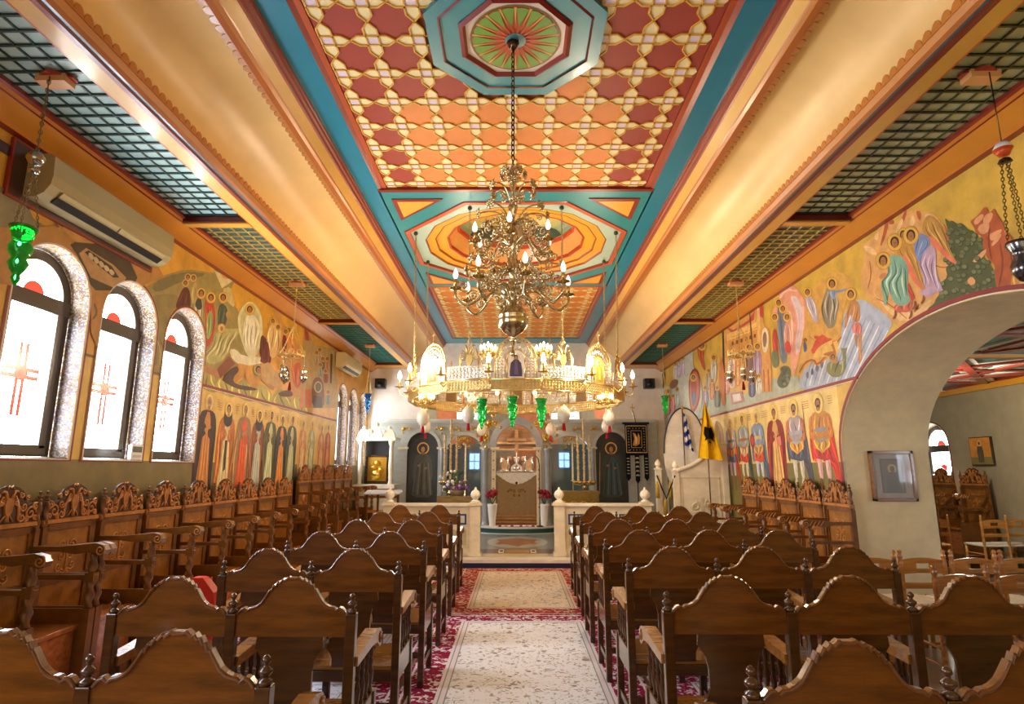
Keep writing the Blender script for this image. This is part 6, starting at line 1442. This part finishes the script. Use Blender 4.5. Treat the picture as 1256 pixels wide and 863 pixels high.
flower_tier(8, .24, .80, .10, .1); flower_tier(6, .16, .98, .12, .5); flower_tier(5, .08, 1.14, .07, .2); flower_tier(8, .33, .44, .06, .6); flower_tier(8, .22, .22, .10, .3)
mb = MB(); random.seed(11)
for i in range(70):
    a = random.random() * 6.28; R_ = .05 + .26 * random.random() ** .8; z = .22 + .62 * random.random(); R_ *= (1 - .35 * abs(z - .4)); dx, dy = cos(a), sin(a); s = random.choice((-1, 1)); rr = random.uniform(.02, .045)
    t0 = random.random() * 6; mb.tube([((R_ + p[0]) * dx - p[1] * .3 * dy, (R_ + p[0]) * dy + p[1] * .3 * dx, z + p[1]) for p in spiral(0, 0, rr, 1.4, t0, s)], .0048, B_, 5)
mb.build('scroll_leaves', 'brass', cd_)
# --- large ring chandelier (choros)
RX, RY, RR, RZ = 0., 8.28, 1.46, 2.50
cr_ = empty('ring_chandelier', (RX, RY, RZ), 0, 'large gilded openwork ring chandelier with icon panels and lit candles', 'chandelier')
NP = 16; pw = 2 * RR * math.tan(pi / NP)
def lattice(mb, x0, x1, z0, z1, nx, nz, c, r=.0075):
    dx, dz = (x1 - x0) / nx, (z1 - z0) / nz
    for i in range(nx):
        for j in range(nz):
            cx_, cz_ = x0 + dx * (i + .5), z0 + dz * (j + .5); R_ = min(dx, dz) * .47
            mb.tube([(cx_ + R_ * cos(2 * pi * q / 8), 0, cz_ + R_ * sin(2 * pi * q / 8)) for q in range(8)], r, c, 4, True)
            mb.tube([(cx_ - R_ * .7, 0, cz_ - R_ * .7), (cx_ + R_ * .7, 0, cz_ + R_ * .7)], r * .8, c, 4); mb.tube([(cx_ + R_ * .7, 0, cz_ - R_ * .7), (cx_ - R_ * .7, 0, cz_ + R_ * .7)], r * .8, c, 4)
def frame_rect(mb, x0, x1, z0, z1, c, r=.012):
    for a, b in (((x0, 0, z0), (x1, 0, z0)), ((x1, 0, z0), (x1, 0, z1)), ((x1, 0, z1), (x0, 0, z1)), ((x0, 0, z1), (x0, 0, z0))): mb.tube([a, b], r, c, 6)
GO, SI = '#e2c888', '#e8e2d6'
A_ = MB(); h = pw / 2
frame_rect(A_, -h, h, 0, .13, GO); lattice(A_, -h, h, .01, .12, 14, 3, GO)
# arched crest with icon frame
arc_ = lambda r, t, c=.36: (r * cos(t), 0, c + r * 1.12 * sin(t))
for (r0_, n) in ((.245, 15), (.20, 13)):
    A_.tube([arc_(r0_, pi * i / 16) for i in range(17)], .009, GO, 5)
for i in range(15):
    t = pi * (i + .5) / 15; p = arc_(.222, t); A_.tube([(p[0] + .02 * cos(q * pi / 3), 0, p[2] + .02 * sin(q * pi / 3)) for q in range(6)], .005, GO, 4, True)
for s in (-1, 1):
    A_.tube([(s * .245, 0, .13), (s * .245, 0, .37)], .009, GO, 5); A_.tube([(s * .105, 0, .13), (s * .105, 0, .36)], .009, GO, 5)
lattice(A_, -.24, -.11, .14, .38, 3, 6, SI); lattice(A_, .11, .24, .14, .38, 3, 6, SI)
for k_ in range(9): 
    t = pi * (k_ + .5) / 9; A_.tube([arc_(.115, t), arc_(.195, t)], .006, SI, 4); A_.tube([(arc_(.155, t)[0] + .025 * cos(q), 0, arc_(.155, t)[2] + .025 * sin(q)) for q in range(6)], .005, SI, 4, True)
A_.tube([arc_(.108, pi * i / 12) for i in range(13)], .009, GO, 5)
A_.lathe([(.012, 0), (.022, .02), (.008, .04), (.012, .06), (.001, .09)], (0, 0, .63), 8, GO)
A_.box(-.005, .005, -.004, .004, .70, .80, GO); A_.box(-.03, .03, -.004, .004, .745, .757, GO)
Bp = MB(); frame_rect(Bp, -h, h, 0, .13, GO); lattice(Bp, -h, h, .01, .12, 14, 3, GO); frame_rect(Bp, -h, h, .15, .30, SI, .009); lattice(Bp, -h, h, .155, .295, 12, 3, SI)
# double-headed eagle crest
for s in (-1, 1):
    for k_ in range(5): Bp.tube([(s * .03, 0, .44 - k_ * .015), (s * (.09 + .012 * k_), 0, .50 - .03 * k_), (s * (.13 - .006 * k_), 0, .40 - .035 * k_), (s * .12, 0, .33 - .02 * k_)], .009, '#b89c60', 5)
    Bp.tube([(s * .015, 0, .44), (s * .035, 0, .52), (s * .05, 0, .56), (s * .085, 0, .545)], [.014, .013, .013, .004], '#b89c60', 6)
Bp.prism([(x, -.008, z) for x, z in [(-.035, .45), (.035, .45), (.045, .36), (.015, .30), (-.015, .30), (-.045, .36)]], (0, .016, 0), '#b89c60'); Bp.tube([(-.03, 0, .58), (0, 0, .64), (.03, 0, .58)], .008, '#b89c60', 5)
Bp.lathe([(.02, 0), (.012, -.02), (.018, -.04), (.002, -.07)], (0, 0, 0), 8, GO)
robes = ['#4a4258', '#b8742c', '#38507c', '#8c5a34']
def icon_plate(k_):
    mb = MB(); n = 14; sil = k_ == 0
    mb.poly([(-.098, -.002, .145), (.098, -.002, .145), (.098, -.002, .36)] + [(.098 * cos(pi * i / n), -.002, .36 + .11 * sin(pi * i / n)) for i in range(1, n)] + [(-.098, -.002, .36)], '#eae4dc' if sil else '#dca848')
    mb.poly([(p[0], .002, p[2]) for p in mb.v[::-1]], '#8a6a3c')
    def Q(pts, c, e): mb.poly([(x, -.004 - e, z) for x, z in pts], c)
    c = robes[k_ % 4]
    Q([(.05 * cos(2 * pi * i / 16), .385 + .05 * sin(2 * pi * i / 16)) for i in range(16)], '#e8c87c' if not sil else '#d8ccb8', 0)
    Q([(-.025, .36), (.025, .36), (.06, .32), (.075, .22), (.072, .16), (-.072, .16), (-.075, .22), (-.06, .32)], c, .001)
    Q([(-.012, .35), (.014, .35), (.03, .18), (-.02, .18)], shade(c, 1.4), .002)
    Q([(.024 * cos(2 * pi * i / 12), .385 + .032 * sin(2 * pi * i / 12)) for i in range(12)], '#4a2c1c', .002); Q([(.016 * cos(2 * pi * i / 12), .38 + .022 * sin(2 * pi * i / 12)) for i in range(12)], '#b88454', .003)
    return mb
pa = pb = None
for i in range(NP):
    a = -pi / 2 + 2 * pi * i / NP
    if i % 2 == 0:
        if pa is None: pa = A_.build('arched_panel', 'gilt', cr_); o = pa
        else: o = pa.copy(); COL.objects.link(o)
        icn = icon_plate(i // 2).build('icon', 'fresco', o)
    else:
        if pb is None: pb = Bp.build('eagle_panel', 'gilt', cr_); o = pb
        else: o = pb.copy(); COL.objects.link(o)
    o.location = (RR * cos(a), RR * sin(a), 0); o.rotation_euler = (0, 0, a + pi / 2)
# candle brackets at the joints; every other one lit strongly
mbc = MB(); br = None
for i in range(NP):
    a = -pi / 2 + 2 * pi * (i + .5) / NP; Rv = RR / cos(pi / NP) + .02
    m1, m2 = MB(), MB(); m1.tube([(0, 0, .10), (.05, 0, .06), (.10, 0, .09), (.11, 0, .19)], .008, GO, 6); candle(m1, m2, .11, 0, .19, 1.5)
    if br is None: br = (m1.build('candle_bracket', 'gilt', cr_),); br += (m2.build('candle_bulb', 'bulb', br[0]),); o = br[0]
    else: o = br[0].copy(); COL.objects.link(o); c_ = br[1].copy(); COL.objects.link(c_); c_.parent = o
    o.location = (Rv * cos(a), Rv * sin(a), 0); o.rotation_euler = (0, 0, a)
    if i % 4 == 1: lamp('candle_light', (RX + (Rv + .11) * cos(a), RY + (Rv + .11) * sin(a), RZ + .45), 34)
for i in range(8):
    a = pi / 8 + 2 * pi * i / 8; top_ = Vector((1.50 * cos(a), 1.50 * sin(a), ZC - RZ)); bot = Vector((RR * cos(a), RR * sin(a), .45))
    mb = MB(); chain(mb, top_, bot, .045, .005, '#c0a878'); mb.tube([bot, (bot.x, bot.y, .12)], .006, GO, 5); mb.ball(top_, .03, '#4c5c4c', 8); mb.build('chain', 'gilt', cr_)
# clusters of small candles: two above the front, two hanging below the sides
for (x, y, z, dn) in ((-.33, -RR + .02, .40, 0), (.33, -RR + .02, .40, 0), (-1.12, -.92, -.02, 1), (1.12, -.92, -.02, 1)):
    bl = []; m1 = MB(); m1.lathe([(.012, -.10), (.03, -.08), (.012, -.05), (.05, -.02), (.06, .0)], (x, y, z), 12, GO); m1.tube([(x, y, z - .1), (x, y, .1)], .008, GO, 6)
    for q in range(7):
        a = 2 * pi * q / 6; r_ = .085 if q < 6 else 0; zz = z + (.02 if q < 6 else .06)
        if r_: m1.tube([(x, y, z - .04), (x + r_ * cos(a), y + r_ * sin(a), zz - .03), (x + r_ * cos(a), y + r_ * sin(a), zz)], .006, GO, 5)
        m2 = MB(); candle(m1, m2, x + r_ * cos(a), y + r_ * sin(a), zz - (.10 if dn else 0), .8); bl.append(m2)
    o = m1.build('candle_cluster', 'gilt', cr_)
    for m2 in bl: m2.build('candle_bulb', 'bulb', o)
# ostrich eggs with red tassels hung from the ring
eggs = [-1, 1, -2.35, 2.35, -5, 5, -7, 7]
for k_, e in enumerate(eggs):
    a = -pi / 2 + 2 * pi * e / NP; x, y = RX + RR * cos(a), RY + RR * sin(a); side = 'left' if x < 0 else 'right'; near = abs(e)
    r0 = empty('ostrich_egg', (x, y, RZ - .44), 0, None, 'ornament', 'ostrich eggs with red tassels under the ring chandelier')
    r0['label'] = 'white ostrich egg with red tassel, ring chandelier %s side, %s from the front' % (side, ['nearest', 'second', 'third', 'farthest'][k_ // 2])
    m = MB(); m.lathe([(.001, .0), (.045, .018), (.072, .06), (.079, .105), (.068, .155), (.04, .195), (.001, .212)], (0, 0, .06), 18, '#e8dcc4'); m.build('egg', 'gloss', r0)
    m = MB(); m.tube([(0, 0, .26), (0, 0, .44)], .004, GO, 5); m.lathe([(.02, 0), (.025, .01), (.008, .03)], (0, 0, .255), 8, GO); m.build('cord', 'gilt', r0)
    m = MB(); m.lathe([(.02, -.02), (.022, .0), (.014, .06), (.008, .08), (.006, .095)], (0, 0, 0), 8, '#a8202c'); m.build('tassel', 'cloth', r0)
# --- green glass lamps hung before the central arch
def glass_lamp(name, loc, ztop_, mat, c, s, label, cat='hanging lamp', grp=None, metal=GO, tri=.32):
    r0 = empty(name, loc, 0, label, cat, grp)
    m = MB(); m.lathe([(.001, -.02 * s), (.012 * s, 0), (.02 * s, .02 * s), (.014 * s, .035 * s), (.03 * s, .06 * s), (.042 * s, .09 * s), (.03 * s, .115 * s), (.046 * s, .145 * s), (.05 * s, .17 * s), (.036 * s, .195 * s), (.044 * s, .23 * s), (.058 * s, .27 * s), (.056 * s, .272 * s), (.04 * s, .232 * s), (.030 * s, .20 * s), (.001, .19 * s)], (0, 0, 0), 18, c); m.build('glass_cup', mat, r0)
    m = MB()
    for q in range(3):
        a = 2 * pi * q / 3 + .5; chain(m, (.052 * s * cos(a), .052 * s * sin(a), .27 * s), (0, 0, .27 * s + tri * s), .02 * s, .0028, metal)
    chain(m, (0, 0, .27 * s + tri * s), (0, 0, ztop_ - loc[2]), .028 * s, .0032, metal); m.tube([(.056 * s * cos(2 * pi * q / 16), .056 * s * sin(2 * pi * q / 16), .268 * s) for q in range(16)], .004, metal, 5, True); m.build('chain', 'gilt', r0)
    return r0
for u, lab in ((591, 'green glass lamp hanging under the ring chandelier, left one of three'), (628.5, 'green glass lamp hanging under the ring chandelier, middle one of three'), (664, 'green glass lamp hanging under the ring chandelier, right one of three')):
    X_ = (u - 633) / 723 * 6.85; Y_l = RY - sqrt(RR ** 2 - X_ ** 2); glass_lamp('green_glass_lamp', (X_, Y_l, 2.09 if abs(X_) < .1 else 2.07), RZ + .01, 'green_glass', '#20b040', 1.25, lab, grp='green glass lamps under the ring chandelier', tri=.03)
# --- side-aisle hanging lamps
def hook(x, y, lab):
    m = MB(); m.box(-.10, .10, -.05, .05, -.04, .02, '#d8a068'); m.prism([(-.13, -.02, 0), (0, -.09, 0), (.13, -.02, 0), (.13, .03, 0), (0, .09, 0), (-.13, .03, 0)], (0, 0, .02), '#a83828'); o = m.build('ceiling_hook_block', 'gloss'); o.location = (x, y, RECZ - .03); tag(o, lab, 'ceiling hook', 'painted hook blocks on the side ceilings')
for sx, nm in ((-1, 'left'), (1, 'right')):
    for y, wh in ((3.55, 'nearest'), (8.05, 'middle'), (12.35, 'farthest')): hook(sx * 3.12, y, 'orange and red hook block on the %s side ceiling, %s one' % (nm, wh))
r0 = glass_lamp('green_votive_lamp', (-3.12, 3.50, 2.74), 4.15, 'green_glass', '#20c040', 1.35, 'green and clear glass lamp hanging at the left edge by the first window', metal='#8a7a5c')
m = MB(); m.lathe([(.001, -.05), (.035, -.04), (.055, 0), (.035, .04), (.001, .05)], (0, 0, .84), 14, '#b8b0a4'); m.lathe([(.03, 0), (.036, .02), (.01, .04)], (0, 0, .74), 12, '#b8b0a4'); m.build('silver_ball', 'brass', r0)
m = MB(); m.tube([(0, 0, .88), (0, 0, 1.44)], .004, '#8a7a5c', 5); m.build('wire', 'gilt', r0)
r0 = empty('silver_censer_lamp', (3.14, 3.50, 2.72), 0, 'dark silver hanging lamp with painted ball at the right edge of the picture', 'hanging lamp')
m = MB(); m.lathe([(.001, 0), (.03, .02), (.06, .07), (.065, .12), (.04, .17), (.045, .2), (.075, .25), (.07, .27)], (0, 0, 0), 16, '#6c6c70'); m.build('lamp_bowl', 'brass', r0)
m = MB(); m.lathe([(.001, -.05), (.03, -.045), (.056, 0)], (0, 0, .90), 14, '#d8501c'); m.lathe([(.056, 0), (.035, .04), (.001, .05)], (0, 0, .90), 14, '#d8d8e0'); m.build('painted_ball', 'gloss', r0); m = MB(); m.lathe([(.04, 0), (.03, .02), (.01, .03)], (0, 0, .81), 12, '#3c2c24'); m.tube([(0, 0, .94), (0, 0, 1.46)], .004, '#6c5c3c', 5)
for q in range(3): a = q * 2.1; chain(m, (.06 * cos(a), .06 * sin(a), .26), (.02 * cos(a), .02 * sin(a), .81), .03, .0035, '#8a7848')
m.build('chain', 'gilt', r0)
def corona(x, y, z, lab, ln):
    r0 = empty('small_corona_lamp', (x, y, z), 0, lab, 'hanging lamp', 'small coronas with silver lamps along the side walls')
    m = MB(); m.tube([(.17 * cos(2 * pi * q / 20), .17 * sin(2 * pi * q / 20), .36) for q in range(20)], .009, GO, 5, True)
    for q in range(10):
        a = 2 * pi * q / 10; m.tube([(.17 * cos(a) + .035 * cos(t) * -sin(a), .17 * sin(a) + .035 * cos(t) * cos(a), .40 + .035 * sin(t)) for t in [2 * pi * w / 8 for w in range(8)]], .005, GO, 4, True)
    for q in range(3): a = q * 2.09; chain(m, (.17 * cos(a), .17 * sin(a), .38), (0, 0, .80), .03, .004, GO)
    chain(m, (0, 0, .80), (0, 0, 4.17 - z), .035, .004, GO); m.build('corona', 'gilt', r0)
    for q in range(3):
        a = q * 2.09 + .3; m = MB(); p = (.17 * cos(a), .17 * sin(a)); chain(m, (*p, .36), (*p, .16), .025, .003, '#c8c0b0'); m.lathe([(.001, -.02), (.02, 0), (.05, .04), (.058, .08), (.035, .12), (.045, .15), (.045, .155)], (*p, 0), 14, '#c8c0b4'); m.build('silver_lamp', 'brass', r0)
    m = MB(); m.tube([(0, 0, .36), (0, 0, .0)], .003, GO, 4); m.lathe([(.02, -.12), (.024, -.1), (.012, -.02), (.005, 0)], (0, 0, 0), 8, '#7c1c24'); m.build('tassel', 'cloth', r0)
corona(-3.12, 8.05, 2.78, 'small gilt corona with silver lamps hanging before the left fresco', 0); corona(3.12, 8.05, 2.78, 'small gilt corona with silver lamps hanging before the right fresco', 0)
glass_lamp('blue_votive_lamp', (-3.12, 12.35, 2.75), 4.15, 'blue_glass', '#4a90d8', 1.5, 'blue glass lamp hanging near the far left windows'); glass_lamp('green_votive_lamp', (3.12, 12.35, 2.7), 4.15, 'green_glass', '#108040', 1.5, 'dark green glass lamp hanging near the far right speaker')
# --- air conditioners
def ac(y0, y1, z0, z1, lab, c, back=True):
    r0 = empty('air_conditioner', (-XW, (y0 + y1) / 2, z0), 0, lab, 'air conditioner', 'wall-mounted air conditioners'); L_ = (y1 - y0) / 2; H_ = z1 - z0
    side = [(.03, .0), (.13, -.0), (.19, .035), (.235, .10), (.245, H_ * .5), (.235, H_ - .02), (.20, H_), (.03, H_)]
    m = MB(); m.prism([(x, -L_, z) for x, z in side], (0, 2 * L_, 0), c); b = m.build('casing', 'plastic', r0, .012)
    m = MB(); m.prism([(.155, -L_ * .86, .006), (.205, -L_ * .86, .046), (.215, -L_ * .86, .04), (.165, -L_ * .86, -.004)], (0, L_ * 1.72, 0), '#1c1a16'); m.build('air_outlet', 'plastic', b)
    m = MB(); 
    for q in (-1, 1): a_, b_ = sorted((q * .01, q * L_ * .85)); m.prism([(.205, a_, .046), (.238, a_, .085), (.243, a_, .08), (.21, a_, .04)], (0, b_ - a_, 0), shade(c, 1.1))
    m.build('louvre', 'plastic', b)
    if back: m = MB(); m.box(.001, .03, -L_ - .14, L_ + .03, -.05, H_ + .06, '#8c2c1c'); m.box(.002, .032, -L_ - .12, L_ + .0, -.03, H_ + .04, '#4c2c24'); m.build('red_backing_board', 'gloss', r0)
ac(4.12, 5.72, 3.62, 3.97, 'long beige air conditioner above the first left windows', '#a8986c'); ac(12.0, 13.3, 3.66, 3.98, 'smaller beige air conditioner above the far left windows', '#d8c088', False)
# --- speakers on the white wall
for u, nm in ((466, 'left'), (797, 'right')):
    q = onY(u, 470, 14.75); r0 = empty('loudspeaker', (q.x, 14.98, q.z - .12), 0, 'small black loudspeaker high on the white wall, %s corner' % nm, 'loudspeaker', 'black wall loudspeakers')
    m = MB(); m.box(-.13, .13, -.24, -.04, 0, .25, '#15151a'); m.build('cabinet', 'plastic', r0, .012); m = MB(); m.lathe([(.08, -.246), (.07, -.243), (.03, -.236), (.001, -.24)], (0, 0, .10), 16, '#26262a', 'y'); m.lathe([(.03, -.246), (.001, -.243)], (0, 0, .205), 12, '#26262a', 'y'); m.build('driver', 'plastic', r0); m = MB(); m.box(-.03, .03, -.04, .0, .08, .16, '#303030'); m.build('bracket', 'plastic', r0)
# thermostat on the sill of the second window
m = MB(); m.box(-.035, .0, -.09, .09, 0, .14, '#ece8e0'); m.box(0, .003, -.07, .07, .07, .125, '#5c6458'); m.box(0, .004, -.06, .06, .02, .045, '#c8c4bc'); o = m.build('control_box', 'plastic', None, .004); o.location = (-XW + .035, 5.86, 1.69); tag(o, 'small white control box at the sill corner of the second left window', 'control box')
# --- framed icon on the archway jamb and icon in the side room
a, b = onY(1068, 614, 6.9), onY(1122, 553, 6.9)
r0 = empty('framed_icon', ((a.x + b.x) / 2 - .02, 6.895, (a.z + b.z) / 2), 0, 'glazed wooden-framed icon hanging on the plaster pillar of the archway', 'framed icon'); hw, hh = .245, .28
m = MB()
for (x0_, x1_, z0_, z1_) in ((-hw, hw, hh - .035, hh), (-hw, hw, -hh, -hh + .035), (-hw, -hw + .035, -hh, hh), (hw - .035, hw, -hh, hh)): m.box(x0_, x1_, -.05, 0, z0_, z1_, '#8a5a34')
m.build('frame', 'wood', r0, .004); m = MB(); m.box(-hw + .03, hw - .03, -.02, 0, -hh + .03, hh - .03, '#a89c90'); m.box(-.13, .13, -.022, -.02, -.19, .19, '#2c2822'); m.box(-.115, .115, -.024, -.022, -.175, .175, '#5c5444')
m.poly([(x, -.026, z) for x, z in [(-.08, -.17), (.08, -.17), (.07, -.02), (.03, .04), (-.03, .04), (-.07, -.02)]], '#3c3c38'); m.poly([(.05 * cos(2 * pi * q / 16), -.025, .08 + .05 * sin(2 * pi * q / 16)) for q in range(16)], '#c8a868'); m.poly([(.028 * cos(2 * pi * q / 16), -.027, .075 + .036 * sin(2 * pi * q / 16)) for q in range(16)], '#6c4c34')
m.build('picture', 'fresco', r0); m = MB(); m.box(-hw + .03, hw - .03, -.045, -.042, -hh + .03, hh - .03, '#ffffff'); m.build('glass', 'clear', r0)
r0 = empty('small_icon', (7.985, 10.3, 1.9), 0, 'small gold icon of a standing figure on the side room wall', 'icon'); m = MB(); m.box(-.03, .012, -.24, .24, -.24, .24, '#3c2c1c'); m.build('board', 'wood', r0, .004)
m = MB(); m.box(-.034, -.03, -.225, .225, -.225, .225, '#d8903c'); m.box(-.036, -.034, -.225, .225, -.225, -.10, '#8c7c48'); m.poly([(-.038, y, z) for y, z in [(-.06, -.19), (.06, -.19), (.07, 0), (.05, .08), (-.05, .08), (-.07, 0)]], '#5c5048'); m.poly([(-.038, .045 * cos(2 * pi * q / 14), .13 + .05 * sin(2 * pi * q / 14)) for q in range(14)], '#e8c070'); m.poly([(-.04, .022 * cos(2 * pi * q / 14), .13 + .03 * sin(2 * pi * q / 14)) for q in range(14)], '#5c3420'); m.build('painting', 'fresco', r0)
# wall lamp beyond the archway
q = onX(1129, 474, 6.0); r0 = empty('wall_light', (q.x, q.y, q.z), 0, 'glowing candle lamp hanging behind the archway edge in the side room', 'lamp'); m = MB(); m.tube([(0, 0, ZR - q.z), (0, 0, .0)], .006, GO, 5); m.tube([(0, 0, 0), (.04, 0, -.05), (.05, 0, -.08)], .006, GO, 5); m.build('stem', 'gilt', r0)
m = MB(); m.ball((0, 0, -.04), .045, '#ffffff', 12); m.build('bulb', 'bulb', r0); lamp('side_light', (q.x, q.y - .1, q.z - .04), 45, (1, .85, .62))
# small emblem fans on the right fresco above John

# lamps added to brighten the sanctuary and icon screen
for x in (-1.6, 1.6):
    r0 = empty('sanctuary_fill_lamp', (x, 16.2, 3.6), 0, 'added fill lamp glowing inside the sanctuary, %s of the altar' % ('left' if x < 0 else 'right'), 'lamp'); m = MB(); m.tube([(0, 0, 0), (0, 0, 1.0)], .006, GO, 5); m.build('stem', 'gilt', r0)
    m = MB(); m.ball((0, 0, -.05), .06, '#ffffff', 12); m.build('bulb', 'bulb', r0); lamp('sanctuary_fill_light', (x, 16.2, 3.45), 70, (1, .86, .66))
